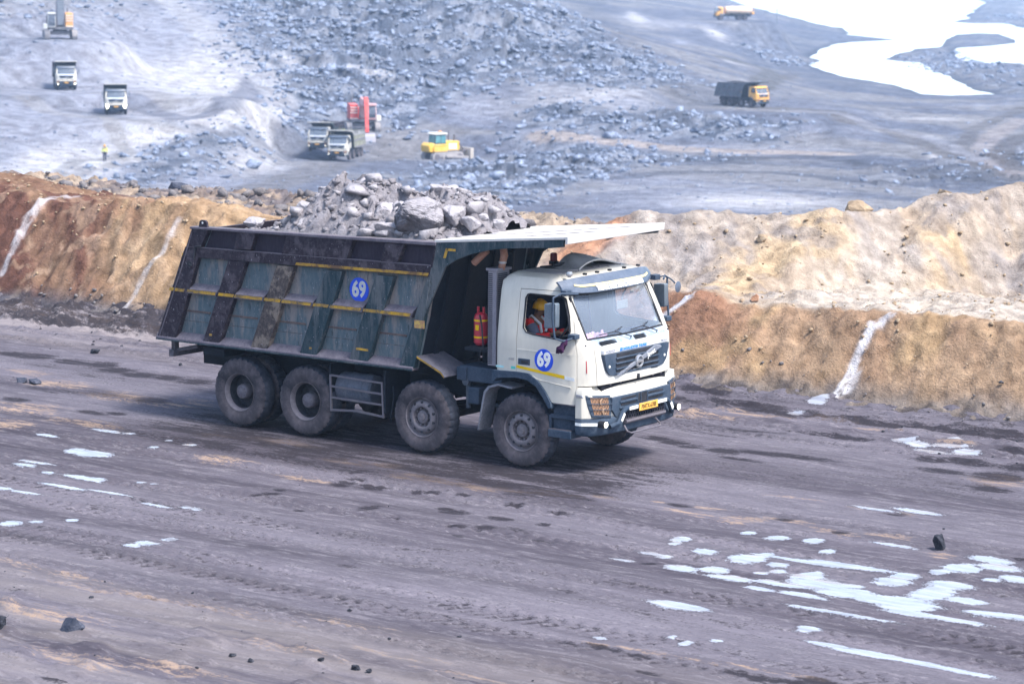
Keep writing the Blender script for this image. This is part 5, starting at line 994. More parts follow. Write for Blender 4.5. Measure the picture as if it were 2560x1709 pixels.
    m = MB(); m.cyl((-6.15, -1.274, 3.19), (-6.15, -1.272, 3.19), .018, 12); m.build('lug_hole', WHT, lg_)
    m = MB(); m.box(-6.49, -6.34, -1.285, -1.27, 2.43, 2.61); lp = m.build('latch_plate', GRIME, T, .008); m = MB(); m.cyl((-6.415, -1.30, 2.52), (-6.415, -1.285, 2.52), .045, 10); m.tube([(-6.42, -1.30, 2.52), (-6.36, -1.31, 2.50)], .012, 5); m.tube([(-6.33, -1.285, 2.60), (-6.30, -1.285, 2.80), (-6.18, -1.285, 2.82)], .018, 6); m.build('latch_bolt', BLK, lp)
    m = MB(); m.lathe([(-1.178, .001), (-1.178, .185), (-1.174, .187)], 48, (-3.065, 0, 2.37)); d2 = m.build('number_disc', BLU, T, smooth=0); 
    writing('69', .33, SIDE(-3.065, 2.37, -1.179), M('scuffed_white_letter', (.62, .62, .60), .6, dirt=(.3, .34, .4), amt=.5, scale=9), d2, 'number', sx=.82, bold=.012)
    m = MB(); m.box(-1.93, -1.74, -1.274, -1.272, 1.90, 2.02); m.build('torn_sticker', M('faded_red_sticker', (.30, .12, .12), .7, dirt=(.55, .40, .1), amt=1.0, scale=14), TB, smooth=0)
    return T
truck = make_truck()
tag(truck, 'large cream-cab dump truck numbered 69, its teal body heaped with rock', 'dump truck')
# ------------------------------------------------------------------ rocks
def hullmesh(seed, npts=22, flat=.7, rough=.0, sub=0, name='rock', box=.5):
    r = random.Random(seed); bm = bmesh.new()
    for i in range(npts):
        v = Vector((r.gauss(0, 1), r.gauss(0, 1), r.gauss(0, 1))); v.normalize()
        mx = max(abs(v.x), abs(v.y), abs(v.z)); v = v*(1-box)+v/mx*box*.8; v *= r.uniform(.78, 1.0); v.z *= flat; bm.verts.new(v)
    g = bmesh.ops.convex_hull(bm, input=bm.verts); bmesh.ops.delete(bm, geom=list({e for e in g['geom_interior']+g['geom_unused'] if isinstance(e, bmesh.types.BMVert)}), context='VERTS')
    if sub:
        bmesh.ops.bevel(bm, geom=list(bm.edges), offset=.045, segments=1, affect='EDGES', profile=.6)
        bmesh.ops.triangulate(bm, faces=bm.faces)
        for _ in range(sub): bmesh.ops.subdivide_edges(bm, edges=bm.edges, cuts=1, use_grid_fill=True)
        from mathutils import noise as mn
        for v in bm.verts:
            p = v.co*1.7+Vector((seed*3.1, 0, 0)); n_ = v.co.normalized()
            v.co += n_*(mn.noise(p)*.12+mn.noise(p*3.3)*.05+abs(mn.noise(p*7))*.035)
    bmesh.ops.recalc_face_normals(bm, faces=bm.faces)
    me = bpy.data.meshes.new(name); bm.to_mesh(me); bm.free(); return me
def rockmat(name, a, b, c=None, scale=3.0, bm_=.6, top=None):
    m, t, p = newmat(name); p.inputs['Roughness'].default_value = .9; p.inputs['Specular IOR Level'].default_value = .08; v = objvec(t)
    n_ = noise(t, scale, 8, .68, v, .3); n2_ = noise(t, scale*5, 5, .7, v); col = mix(t, ramp(t, n_, .32, .68), a, b); col = mix(t, mul(t, ramp(t, n2_, .5, .72), .45), col, c or b)
    if top:
        g = t.nodes.new('ShaderNodeNewGeometry'); s = t.nodes.new('ShaderNodeSeparateXYZ'); t.links.new(g.outputs['Normal'], s.inputs[0]); col = mix(t, mul(t, ramp(t, s.outputs[2], .1, .8), .75), col, top)
    t.links.new(col, p.inputs['Base Color']); bump(t, p, mul(t, n_, mul(t, n2_, .5), 'ADD'), bm_, .08); return m
RK = rockmat('dusty_grey_rock', (.16, .15, .165), (.33, .31, .33), (.44, .42, .44), 2.4, .8, top=(.41, .39, .41))
RKD = rockmat('blackened_rock', (.018, .017, .022), (.17, .16, .175), (.28, .26, .28), 1.1, .7, top=(.36, .34, .36))
RKF = rockmat('crushed_grey_rubble', (.17, .158, .172), (.32, .30, .32), (.42, .395, .42), 7, .8)
COAL = rockmat('coal_lump', (.015, .016, .022), (.05, .055, .07), (.16, .16, .19), 4, .6)
SLATE = rockmat('blue_grey_stone', (.03, .036, .055), (.09, .10, .135), (.19, .19, .23), 3, .6)
TANR = rockmat('tan_earth_lump', (.26, .19, .125), (.42, .32, .22), (.50, .41, .31), 3, .6)
def rock(seed, loc, s, rz=0, tilt=0, mat=RK, npts=18, flat=.8, sub=2, name='boulder', label=None, cat=None, group=None, box=.5, sm=28):
    me = hullmesh(seed, npts, flat, sub=sub, name=name, box=box)
    for v in me.vertices: v.co = Vector((v.co.x*s[0], v.co.y*s[1], v.co.z*s[2]))
    o = mkobj(name, me, mat, None, smooth=sm); o.location = loc; o.rotation_euler = (tilt, tilt*.6, rz); tag(o, label, cat, group); return o
def many(name, items, mat, protos=14, seed0=500, flat=.6, kind='stuff', label=None, npts=13, bx_=.55):
    """many loose stones as one mass: items = (x, y, z, sx, sy, sz, rz, tilt)"""
    P = []
    for k in range(protos):
        me = hullmesh(seed0+k, npts, flat, box=bx_); co = np.array([v.co[:] for v in me.vertices]); fs = [tuple(p_.vertices) for p_ in me.polygons]; tri = []
        for f in fs:
            for q in range(1, len(f)-1): tri.append((f[0], f[q], f[q+1]))
        P.append((co, np.array(tri))); bpy.data.meshes.remove(me)
    V = []; F = []; o = 0
    for i, it in enumerate(items):
        co, tri = P[i % protos]; x, y, z, sx, sy, sz, rz, tl = it; c_, s_ = math.cos(rz), math.sin(rz); ct, st_ = math.cos(tl), math.sin(tl)
        p = co*np.array([sx, sy, sz]); yy = p[:, 1]*ct-p[:, 2]*st_; zz = p[:, 1]*st_+p[:, 2]*ct; xx = p[:, 0]
        V.append(np.stack([xx*c_-yy*s_+x, xx*s_+yy*c_+y, zz+z], 1)); F.append(tri+o); o += len(co)
    V = np.concatenate(V).astype(np.float32); F = np.concatenate(F).astype(np.int32)
    me = bpy.data.meshes.new(name); me.vertices.add(len(V)); me.vertices.foreach_set('co', V.ravel()); me.loops.add(F.size); me.loops.foreach_set('vertex_index', F.ravel())
    me.polygons.add(len(F)); me.polygons.foreach_set('loop_start', (np.arange(len(F))*3).astype(np.int32)); me.polygons.foreach_set('loop_total', np.full(len(F), 3, np.int32)); me.update(calc_edges=True)
    me.materials.append(mat); ob = bpy.data.objects.new(name, me); COL.objects.link(ob); ob['kind'] = kind
    if label: ob['label'] = label
    return ob

# the load: crushed rubble heap with big boulders lying on it
hx = np.arange(-6.34, -1.30, .035); hy = np.arange(-1.10, 1.101, .035); HX, HY = np.meshgrid(hx, hy, indexing='ij')
hp = np.interp(hx, [-6.34, -5.95, -5.5, -5.05, -4.6, -4.2, -3.7, -3.3, -3.0, -2.6, -2.2, -1.9, -1.69, -1.45, -1.30], [2.80, 2.84, 2.96, 3.26, 3.66, 3.90, 3.90, 3.70, 3.60, 3.70, 3.80, 3.74, 3.62, 3.42, 3.28])
HZ = 3.02+(hp[:, None]-3.02)*(1-np.clip(np.abs(HY-.15)/1.28, 0, 1)**1.7)
a1, _ = plates(HX*3+fbm(HX*4, HY*4, 3, 2), HY*3.3, 901); a2, _ = plates(HX*9, HY*9, 902); HZ += .19*(a1-.5)+.07*(a2-.5)+.10*(fbm(HX*2, HY*2, 903, 4)-.5)
HZ = np.minimum(HZ, np.where(np.abs(HY) > 1.0, 3.10, 9))
lo = gridmesh('rubble_load', HX, HY, HZ, RKF, None, 'stuff'); lo['label'] = 'fine crushed grey rubble heaped in the tipper body'
def heap_z(x, y):
    i = int(np.clip((x-hx[0])/.035, 0, len(hx)-1)); j = int(np.clip((y-hy[0])/.035, 0, len(hy)-1)); return float(HZ[i, j])
its = []
for i in range(900):
    x = random.uniform(-5.6, -1.45); y = random.uniform(-1.05, .9); s = .02+.06*random.random()**3; its.append((x, y, heap_z(x, y)+s*.25, s*1.2, s, s, random.random()*6.3, random.uniform(-.6, .6)))
o_ = many('small_load_stones', its, RKF, 12, 640, .8); o_['label'] = 'small grey stones scattered over the heaped load'
its = []
for i in range(75):
    x = random.uniform(-5.1, -1.5); y = random.uniform(-1.0, .6); s = .07+.19*random.random()**2.2; its.append((x, y, heap_z(x, y)+s*.02, s*1.3, s, s*.9, random.random()*6.3, random.uniform(-.7, .7)))
o_ = many('mixed_load_rocks', its, RK, 16, 660, .8, npts=10, bx_=.75); o_['label'] = 'middle sized grey rocks mixed through the heaped load'
G = 'boulders heaped in the dump truck body'
for sdd, (u, v, y), s, rz, tl, mt, lb, bx_, pn in (
    (11, (1052, 545, -.72), (.44, .40, .40), .3, .1, RKD, 'biggest rounded boulder of the load with a black stained face', .12, 60),
    (12, (978, 572, -.82), (.33, .26, .20), .5, .15, RK, 'pale wedge of rock lying just above the body side, left of the black stained boulder', .7, 14),
    (13, (900, 482, .0), (.30, .36, .40), 1.1, .4, RK, 'tall pale slab forming the peak of the load', .6, 12),
    (14, (972, 496, .15), (.46, .38, .26), .5, .5, RK, 'long sloping pale slab right of the peak slab', .6, 13),
    (15, (825, 560, -.62), (.30, .26, .28), .2, .2, RK, 'grey block with a flat dark face near the left middle of the load', .8, 12),
    (16, (765, 563, -.70), (.26, .22, .17), .9, .1, RK, 'low grey rock at the left foot of the heap', .7, 12),
    (17, (1122, 488, .15), (.38, .32, .22), .9, .25, RK, 'broad layered rock on the right summit of the load', .8, 14),
    (18, (1205, 497, .25), (.24, .16, .09), .3, .25, RK, 'thin pale flake sticking out at the right end of the summit', .8, 12),
    (19, (960, 545, -.45), (.26, .30, .34), .6, .5, RK, 'long grey rock leaning behind the pale wedge', .6, 14),
    (20, (862, 470, .05), (.17, .16, .19), .4, .2, RK, 'small dark cube of rock left of the peak slab', .9, 10),
    (21, (815, 485, .05), (.27, .20, .17), .1, .2, RK, 'flat topped rock on the upper left shoulder of the load', .7, 12),
    (22, (757, 522, -.20), (.26, .18, .15), .3, .4, RK, 'slanting grey slab on the left slope of the heap', .7, 12),
    (23, (778, 535, -.40), (.13, .12, .12), .8, .2, RK, 'fist shaped grey stone above the low grey rock', .5, 12),
    (24, (1175, 555, -.45), (.22, .22, .20), .2, .2, RK, 'rounded grey rock right of the black stained boulder', .4, 16),
    (25, (642, 558, -.66), (.26, .18, .16), .4, .15, RK, 'lone angular rock on the rear rim of the body', .8, 10),
    (26, (1212, 542, -.2), (.13, .10, .09), .4, .1, RK, 'little pale chip on the right slope of the load', .7, 10),
    (27, (1070, 492, -.05), (.22, .14, .12), .2, .1, RK, 'bluish flat stone above the black stained boulder', .8, 12),
    (28, (1130, 535, -.5), (.22, .24, .24), .9, .3, RK, 'grey rock tucked behind the right side of the black stained boulder', .4, 16),
    (29, (1008, 515, -.35), (.14, .12, .11), .9, .3, RK, 'dark small stone in the hollow between the two summits', .4, 14),
    (30, (905, 545, -.5), (.12, .13, .11), .5, .3, RK, 'small grey stone in the centre of the heap', .5, 14),
    (31, (1245, 560, -.2), (.16, .14, .12), .5, .1, RK, 'grey stone at the right foot of the heap', .6, 12)):
    p = at_y(u, v, y); rock(sdd, tuple(p), s, rz, tl, mt, pn, .85, 3 if s[0] > .2 else 2, 'boulder', lb, 'rock', G, bx_, 22)

# stones lying about on the road
for sdd, (u, v), s, mt, lb, sm in (
    (41, (175, 1578), (.21, .15, .14), SLATE, 'blue grey stone block lying alone on the near left of the road', 20), (42, (2350, 1372), (.10, .09, .19), COAL, 'upright black lump of coal standing in orange dirt on the right of the road', 20),
    (43, (238, 882), (.13, .10, .09), COAL, 'black stone on the far side of the road behind the truck', 20), (44, (56, 952), (.12, .12, .08), SLATE, 'left one of two low blue grey stones on the rut at the left edge', 20), (45, (88, 955), (.16, .13, .07), SLATE, 'right one of two low blue grey stones on the rut at the left edge', 20),
    (46, (2, 1573), (.08, .10, .12), COAL, 'black stone cut off by the left edge of the view', 20),
    (47, (581, 1638), (.07, .06, .055), COAL, 'leftmost black clod of the row near the bottom', 20), (48, (628, 1652), (.06, .06, .05), COAL, 'second black clod from the left of the row near the bottom', 20), (49, (890, 1673), (.09, .07, .06), COAL, 'largest black clod of the row near the bottom', 20), (50, (922, 1680), (.055, .06, .05), COAL, 'small black clod right of the largest one in the row', 20),
    (51, (803, 1662), (.07, .045, .04), COAL, 'flat black clod in the middle of the row near the bottom', 20), (52, (874, 1522), (.045, .045, .04), COAL, 'tiny black stone alone on the lower middle of the road', 20), (53, (482, 1479), (.04, .04, .03), COAL, 'black pebble on the lower left of the road', 20),
    (54, (1867, 975), (.13, .12, .13), SLATE, 'grey block standing at the foot of the bank right of the truck', 20), (55, (2480, 1028), (.10, .09, .08), SLATE, 'grey stone at the foot of the bank at the far right', 20), (56, (452, 913), (.06, .05, .04), COAL, 'black pebble on the road behind the rear wheel', 20)):
    g = at_z(u, v+2); z = road_z(g[0], g[1]); s = tuple(q*(.72 if 46 < sdd < 54 else 1) for q in s); rock(sdd, (g[0], g[1], z+s[2]*.42), s, sdd*.7, .35 if sdd == 42 else .1, mt, 16, .95, 2, 'stone', lb, 'stone', 'loose stones on the haul road', .6, 25)
ct = [(x, y) for x, y in [(random.uniform(-26, 12), random.uniform(-13.5, 5.9)) for _ in range(2600)] if not (-7.4 < x < 1.6 and -1.9 < y < 1.9)]
its = []
for x, y in ct:
    edge = y > 3.4 or y < -9.5
    if not edge and random.random() < .9: continue
    if y < -9.5 and random.random() < .7: continue
    s = .006+(.030 if edge else .015)*random.random()**3; its.append((x, y, road_z(x, y)+s*.3, s*1.3, s*1.1, s, random.random()*6.3, .2))
o_ = many('gravel', its, COAL, 8, 700, .7); o_['label'] = 'dark gravel scattered along the road edges'
its = []; itd = []
for i in range(5200):
    x = random.uniform(-27, 7); y = random.uniform(6.0, 13.5) if random.random() < .75 else random.uniform(13.5, 17.5)
    if -12 < x < -7 and random.random() < .6: continue
    s = .010+.05*random.random()**4; it = (x, y, bank_z(x, y)+s*.25, s*1.2, s, s, random.random()*6.3, random.uniform(-.5, .5))
    if y > 13.2 and x < -7: s = .04+.16*random.random()**3; itd.append((x, y, bank_z(x, y)+s*.2, s*1.3, s, s*.9, random.random()*6.3, random.uniform(-.5, .5)))
    elif y < 6.9: itd.append(it)
    else: its.append(it)
o_ = many('bank_stones', its, TANR, 10, 720, .8); o_['label'] = 'tan stones and clods strewn over the earth banks'
o_ = many('bank_rubble', itd, rockmat('dark_rubble_stone', (.10, .095, .105), (.24, .22, .22), (.34, .30, .27), 5, .6), 10, 740, .8); o_['label'] = 'dark stones along the foot and rear ridge of the banks'
for sdd, (u, v, y), s, mt, lb in ((60, (2152, 497, 12.9), (.34, .24, .22), TANR, 'tan earth lump sitting on the ridge of the right bank'), (61, (1668, 556, 14), (.30, .2, .16), rockmat('brown_black_stone', (.10, .09, .09), (.22, .19, .18)), 'dark boulder just behind the tip of the truck canopy'), (62, (1532, 609, 9.3), (.11, .08, .09), SLATE, 'bluish stone on the bank above the cab roof'), (63, (1905, 582, 10.5), (.16, .12, .11), TANR, 'round tan boulder high on the right bank'), (64, (1889, 738, 8.1), (.12, .10, .10), rockmat('red_brown_stone', (.35, .17, .10), (.5, .3, .2)), 'reddish boulder where the two right banks meet'), (65, (2360, 540, 14.2), (.25, .18, .15), TANR, 'buff boulder below the ridge at the right'), (66, (448, 470, 16), (.32, .22, .2), SLATE, 'dark boulder on the crest of the rear rubble ridge at the left')):
    p = at_y(u, v, y); zz = max(bank_z(p[0], p[1]), p[2]-.25); rock(sdd, (p[0], p[1], zz+s[2]*.3), s, sdd, .1, mt, 18, .9, 2, 'boulder', lb, 'rock', None, .4, 25)

# blasted rock in the pit: tens of thousands of blocks, nobody could count them
def blockmat():
    m, t, p = newmat('blasted_rock_blocks'); p.inputs['Roughness'].default_value = .95; p.inputs['Specular IOR Level'].default_value = .2
    v = objvec(t); n_ = noise(t, .35, 6, .7, v); n2_ = noise(t, 1.6, 5, .7, v)
    c_ = mix(t, ramp(t, n2_, .34, .68), (.055, .075, .13), (.38, .43, .54)); c_ = mix(t, mul(t, ramp(t, n_, .4, .65), .5), c_, (.22, .26, .35)); t.links.new(c_, p.inputs['Base Color']); bump(t, p, n2_, .6, .3); return m  # grey rock tinted blue: distance haze painted into the block colour
BLK_M = blockmat(); its = []
for pi, P in enumerate(RUBP+RUBS):
    xs = [q[0] for q in P]; ys = [q[1] for q in P]; area = abs(sum(P[i][0]*P[(i+1) % len(P)][1]-P[(i+1) % len(P)][0]*P[i][1] for i in range(len(P))))/2
    dens = (3.2 if pi < 4 else .7); nn = int(min(area*dens, 52000)/max(area/((max(xs)-min(xs))*(max(ys)-min(ys))), .05))
    rx = rng.uniform(min(xs), max(xs), nn); ry = rng.uniform(min(ys), max(ys), nn); ok = inpoly(rx, ry, P)
    sdr = seg_dist(rx, ry, P+[P[0]]); ok &= rng.random(nn) < .25+.75*smoothstep(0, 9, sdr+6*(fbm(rx*.12, ry*.12, 89, 3)-.5)); rx = rx+rng.normal(0, 1.6, nn); ry = ry+rng.normal(0, 2.6, nn)
    cl = fbm(rx*.07, ry*.07, 88, 3)
    for x, y, k in zip(rx[ok], ry[ok], cl[ok]):
        if random.random() > .55+1.6*(k-.3): continue
        D = math.hypot(x-CAM[0], y-CAM[1])
        if D > 900 or any(math.hypot(x-a_, y-b_) < r_*1.1 for a_, b_, r_ in PADS): continue
        s = .09+.62*random.random()**4.2+(.8*random.random() if random.random() < .018 else 0)
        if D > 450: s *= 1.4
        its.append((x, y, pit_z(x, y)+s*.12, s*random.uniform(.8, 1.5), s, s*random.uniform(.5, .9), random.random()*6.3, random.uniform(-.7, .7)))
print('blocks', len(its))
o_ = many('blasted_rubble', its, BLK_M, 16, 800, .75, npts=10, bx_=.7); o_['label'] = 'mounds of blasted grey rock blocks covering the pit slopes'
its = []
for i in range(5000):
    a_ = az0+random.uniform(-.21, .21); D = random.uniform(245, 430); x, y = CAM[0]+D*math.cos(a_), CAM[1]+D*math.sin(a_); s = .06+.22*random.random()**4; its.append((x, y, pit_z(x, y)+s*.1, s*1.4, s, s*.6, random.random()*6.3, .2))
o_ = many('pit_floor_stones', its, BLK_M, 8, 820, .7); o_['label'] = 'loose stones scattered over the pit floor'
# ------------------------------------------------------------------ people
def skinned(name, verts, edges, radii, mat, parent, sub=1, root=0):
    me = bpy.data.meshes.new(name); me.from_pydata(verts, edges, []); o = bpy.data.objects.new(name, me); COL.objects.link(o)
    md = o.modifiers.new('skin', 'SKIN'); md.use_smooth_shade = True
    if not me.skin_vertices: me.skin_vertices.new() if hasattr(me.skin_vertices, 'new') else None
    for i, r in enumerate(radii):
        d = me.skin_vertices[0].data[i]; d.radius = (r, r) if not isinstance(r, tuple) else r; d.use_root = (i == root)
    ss = o.modifiers.new('sub', 'SUBSURF'); ss.levels = sub; ss.render_levels = sub
    dg = bpy.context.evaluated_depsgraph_get(); m2 = bpy.data.meshes.new_from_object(o.evaluated_get(dg)); bpy.data.objects.remove(o)
    return mkobj(name, m2, mat, parent, smooth=180)
SKIN = M('brown_skin', (.20, .10, .06), .55)
def person(J, top, vest, legs, helmet, sleeve, seated=False):
    """J: dict of joints in metres; body is one continuous skinned surface, clothes follow it"""
    P = empty('person')
    order = ['pel', 'spi', 'che', 'nec', 'hea', 'top', 'shL', 'elL', 'wrL', 'shR', 'elR', 'wrR', 'hiL', 'knL', 'anL', 'toL', 'hiR', 'knR', 'anR', 'toR']
    E = [(0, 1), (1, 2), (2, 3), (3, 4), (4, 5), (2, 6), (6, 7), (7, 8), (2, 9), (9, 10), (10, 11), (0, 12), (12, 13), (13, 14), (14, 15), (0, 16), (16, 17), (17, 18), (18, 19)]
    R = [.13, .12, .14, .055, .088, .07, .06, .043, .028, .06, .043, .028, .085, .058, .040, .035, .085, .058, .040, .035]
    V = [J[k] for k in order]
    skinned('body', V, E, R, SKIN, P)
    # shirt with sleeves
    idx = [0, 1, 2, 6, 7, 8, 9, 10, 11]; mp = {k: i for i, k in enumerate(idx)}
    def part(vl): return Vector(V[vl])
    sv = [V[k] for k in idx]; sv[5] = tuple(part(7).lerp(part(8), .85)); sv[8] = tuple(part(10).lerp(part(11), .85))
    skinned('shirt', sv, [(0, 1), (1, 2), (2, 3), (3, 4), (4, 5), (2, 6), (6, 7), (7, 8)], [.142, .135, .152, .072, .055, .042, .072, .055, .042], sleeve, P)
    if vest is not None:
        vv = [V[0], V[1], V[2], tuple(part(2).lerp(part(3), .55)), tuple(part(2).lerp(part(6), .7)), tuple(part(2).lerp(part(9), .7))]
        ve = skinned('safety_vest', vv, [(0, 1), (1, 2), (2, 3), (2, 4), (2, 5)], [.158, .150, .165, .085, .092, .092], vest, P)
        m = MB(); d = Vector((0, 1, 0)) if abs(V[6][1]-V[9][1]) > abs(V[6][0]-V[9][0]) else Vector((1, 0, 0)); fw = Vector((1, 0, 0)) if d.y else Vector((0, -1, 0))
        for c_ in (part(1),): m.tube([tuple(c_+d*.165*math.cos(a)+fw*.16*math.sin(a)) for a in [k*math.pi/10 for k in range(20)]], .020, 6, True)
        for q in (6, 9):
            b_ = part(2).lerp(part(q), .55); m.tube([tuple(b_-fw*.15), tuple(b_+Vector((0, 0, .11))), tuple(b_+fw*.16), tuple(part(1).lerp(part(q), .3)+fw*.16)], .022, 6)
        m.build('reflective_band', M('silver_reflective_tape', (.72, .72, .76), .4), ve)
    lv = [V[0]]+[V[k] for k in (12, 13, 14, 16, 17, 18)]
    skinned('trousers', lv, [(0, 1), (1, 2), (2, 3), (0, 4), (4, 5), (5, 6)], [.148, .100, .074, .058, .100, .074, .058], legs, P)
    m = MB()
    for q, t_ in ((14, 15), (18, 19)): m.tube([V[q], tuple(part(q).lerp(part(t_), .5)), V[t_]], [.05, .052, .04], 10)
    m.build('boots', BLK, P)
    h = part(4); f = Vector(J['face']).normalized(); sdv = f.cross(Vector((0, 0, 1))).normalized(); upv = Vector((0, 0, 1))
    m = MB()
    for s_ in (-1, 1):
        m.lathe([(-.008, .001), (-.006, .010), (.0, .013), (.006, .010), (.008, .001)], 8, tuple(h+f*.088+sdv*s_*.032+upv*.01)); m.lathe([(-.006, .001), (-.006, .022), (.006, .022), (.006, .001)], 10, tuple(h+sdv*s_*.092-upv*.005))
    m.tube([tuple(h+f*.09+upv*.0), tuple(h+f*.115-upv*.025), tuple(h+f*.095-upv*.032)], .011, 6); m.tube([tuple(h+f*.088+sdv*.025-upv*.055), tuple(h+f*.097-upv*.056), tuple(h+f*.088-sdv*.025-upv*.055)], .006, 5)
    m.build('face', M('dark_face_features', (.08, .045, .035), .6), P)
    # hard hat: dome, brim, ridge
    m = MB(); c0 = h+upv*.045; prof = [(0, .118), (.03, .117), (.07, .102), (.10, .070), (.118, .03), (.12, .001)]; m.lathe([(-.012, .120), (-.008, .124)]+prof, 28, tuple(c0), 'z')
    m.grid(lambda u, v: tuple(c0+f*(.10+.055*v)*math.cos((u-.5)*2.4)+sdv*(.10+.055*v)*math.sin((u-.5)*2.4)-upv*(.005+.012*v)), 12, 2, (0, 0, .008)); m.tube([tuple(c0-f*.10+upv*.05), tuple(c0-f*.05+upv*.115), tuple(c0+upv*.127), tuple(c0+f*.05+upv*.115), tuple(c0+f*.10+upv*.05)], .009, 6)
    m.build('hard_hat', helmet, P)
    # hands: palm, four bent fingers of different length and a thumb
    m = MB()
    for wr, el, s_ in (('wrL', 'elL', 1), ('wrR', 'elR', -1)):
        w0 = Vector(J[wr]); d = (w0-Vector(J[el])).normalized(); side = d.cross(Vector((0, 0, 1))).normalized(); dn = d.cross(side).normalized()
        if dn.z > 0: dn = -dn
        m.tube([tuple(w0), tuple(w0+d*.05), tuple(w0+d*.09)], [.026, .040, .034], 8)
        for k, L in enumerate((.070, .080, .075, .058)):
            b_ = w0+d*.085+side*(k-1.5)*.019; m.tube([tuple(b_), tuple(b_+d*L*.45+dn*.006), tuple(b_+d*L*.70+dn*.030), tuple(b_+d*L*.60+dn*.055)], [.010, .009, .0085, .007], 6)
        b_ = w0+d*.03+side*s_*.03; m.tube([tuple(b_), tuple(b_+side*s_*.022+d*.025+dn*.01), tuple(b_+side*s_*.018+d*.055+dn*.025)], [.012, .011, .008], 6)
    m.build('hands', SKIN, P)
    return P
REDV = M('red_safety_vest', (.72, .03, .03), .6); GRYS = M('slate_grey_shirt', (.11, .12, .17), .8); YHAT = M('yellow_hard_hat', (.85, .42, .01), .35); NAVY = M('navy_trousers', (.03, .04, .08), .8)
yd = -.66; x0 = -.06
JD = dict(pel=(x0-.10, yd, 1.72), spi=(x0-.11, yd, 1.88), che=(x0-.10, yd, 2.04), nec=(x0-.06, yd, 2.17), hea=(x0, yd, 2.26), top=(x0+.01, yd, 2.32), face=(1, 0, -.05),
          shL=(x0-.09, yd+.17, 2.10), elL=(x0+.14, yd+.20, 1.90), wrL=(x0+.37, yd+.16, 1.99), shR=(x0-.09, yd-.17, 2.10), elR=(x0+.10, yd-.22, 1.89), wrR=(x0+.34, yd-.14, 1.96),
          hiL=(x0-.02, yd+.09, 1.70), knL=(x0+.36, yd+.10, 1.74), anL=(x0+.46, yd+.10, 1.52), toL=(x0+.58, yd+.10, 1.50), hiR=(x0-.02, yd-.09, 1.70), knR=(x0+.36, yd-.10, 1.74), anR=(x0+.46, yd-.10, 1.52), toR=(x0+.58, yd-.10, 1.50))
dv = person(JD, None, REDV, NAVY, YHAT, REDV)
m = MB(); p_, q_ = Vector(JD['shR']), Vector(JD['elR']); m.tube([tuple(p_.lerp(q_, .25)), tuple(p_.lerp(q_, .5)), tuple(p_.lerp(q_, .85))], [.078, .082, .066], 12); m.build('grey_sleeve', GRYS, dv)
tag(dv, 'driver in a yellow hard hat and red safety vest at the wheel', 'person')
m = MB(); m.tube([(-.28, -.98, 2.32), (-.18, -.84, 2.12), (-.02, -.72, 1.92)], .020, 4); sb = m.build('seat_belt', M('faded_red_belt', (.45, .14, .12), .8), truck)
# cloth knot hanging from the mirror arm, pink cloth on the dashboard
m = MB()
for k in range(9):
    a_ = k*.7; m.tube([(.90, -1.37, 1.99), (.86+.03*math.sin(a_), -1.38+.02*math.cos(a_), 1.93), (.80-.05*math.sin(a_*1.3), -1.38+.05*math.cos(a_), 1.85), (.79-.09*math.sin(a_*1.3+.4), -1.38+.06*math.cos(a_), 1.80+.02*math.cos(a_*2))], [.012, .025, .036, .012], 6)
o_ = m.build('cloth_knot', M('dark_purple_cloth', (.035, .012, .06), .8, dirt=(.05, .015, .02), amt=.8, scale=16)); tag(o_, 'dark purple and maroon cloth knotted to the mirror arm beside the driver', 'cloth')
m = MB(); rr2 = random.Random(5)
for k in range(16):
    y = -1.0+.036*k; m.tube([(.90+.03*rr2.random(), y, 1.94), (.90+.05*rr2.random(), y+.02, 1.965+.05*rr2.random()), (.86, y+.05*rr2.random(), 1.955)], [.03, .035, .012], 6)
o_ = m.build('garland', M('pink_cloth', (.80, .36, .55), .8, dirt=(.85, .65, .75), amt=.8, scale=20)); tag(o_, 'pink cloth garland lying on the dashboard behind the windscreen', 'garland')

# person in the pit
YJ = M('hi_vis_yellow_jacket', (.75, .80, .04), .6)
q = pit_hit(262, 403); th = math.atan2(-CH[1], -CH[0])
JS = dict(pel=(0, 0, .93), spi=(0, 0, 1.08), che=(0, 0, 1.28), nec=(0, 0, 1.45), hea=(.01, 0, 1.58), top=(.01, 0, 1.66), face=(1, 0, 0), shL=(0, .19, 1.38), elL=(-.03, .27, 1.12), wrL=(.08, .24, .92), shR=(0, -.19, 1.38), elR=(-.03, -.27, 1.12), wrR=(.08, -.24, .92),
          hiL=(0, .09, .88), knL=(.02, .10, .48), anL=(-.02, .10, .09), toL=(.12, .12, .04), hiR=(0, -.09, .88), knR=(.02, -.10, .48), anR=(-.02, -.10, .09), toR=(.12, -.12, .04))
pm = person(JS, None, YJ, NAVY, YHAT, YJ); pm.location = (q[0], q[1], pit_z(q[0], q[1])); pm.rotation_euler = (0, 0, th)
tag(pm, 'person in a bright yellow jacket and dark trousers standing alone on the pit track', 'person')

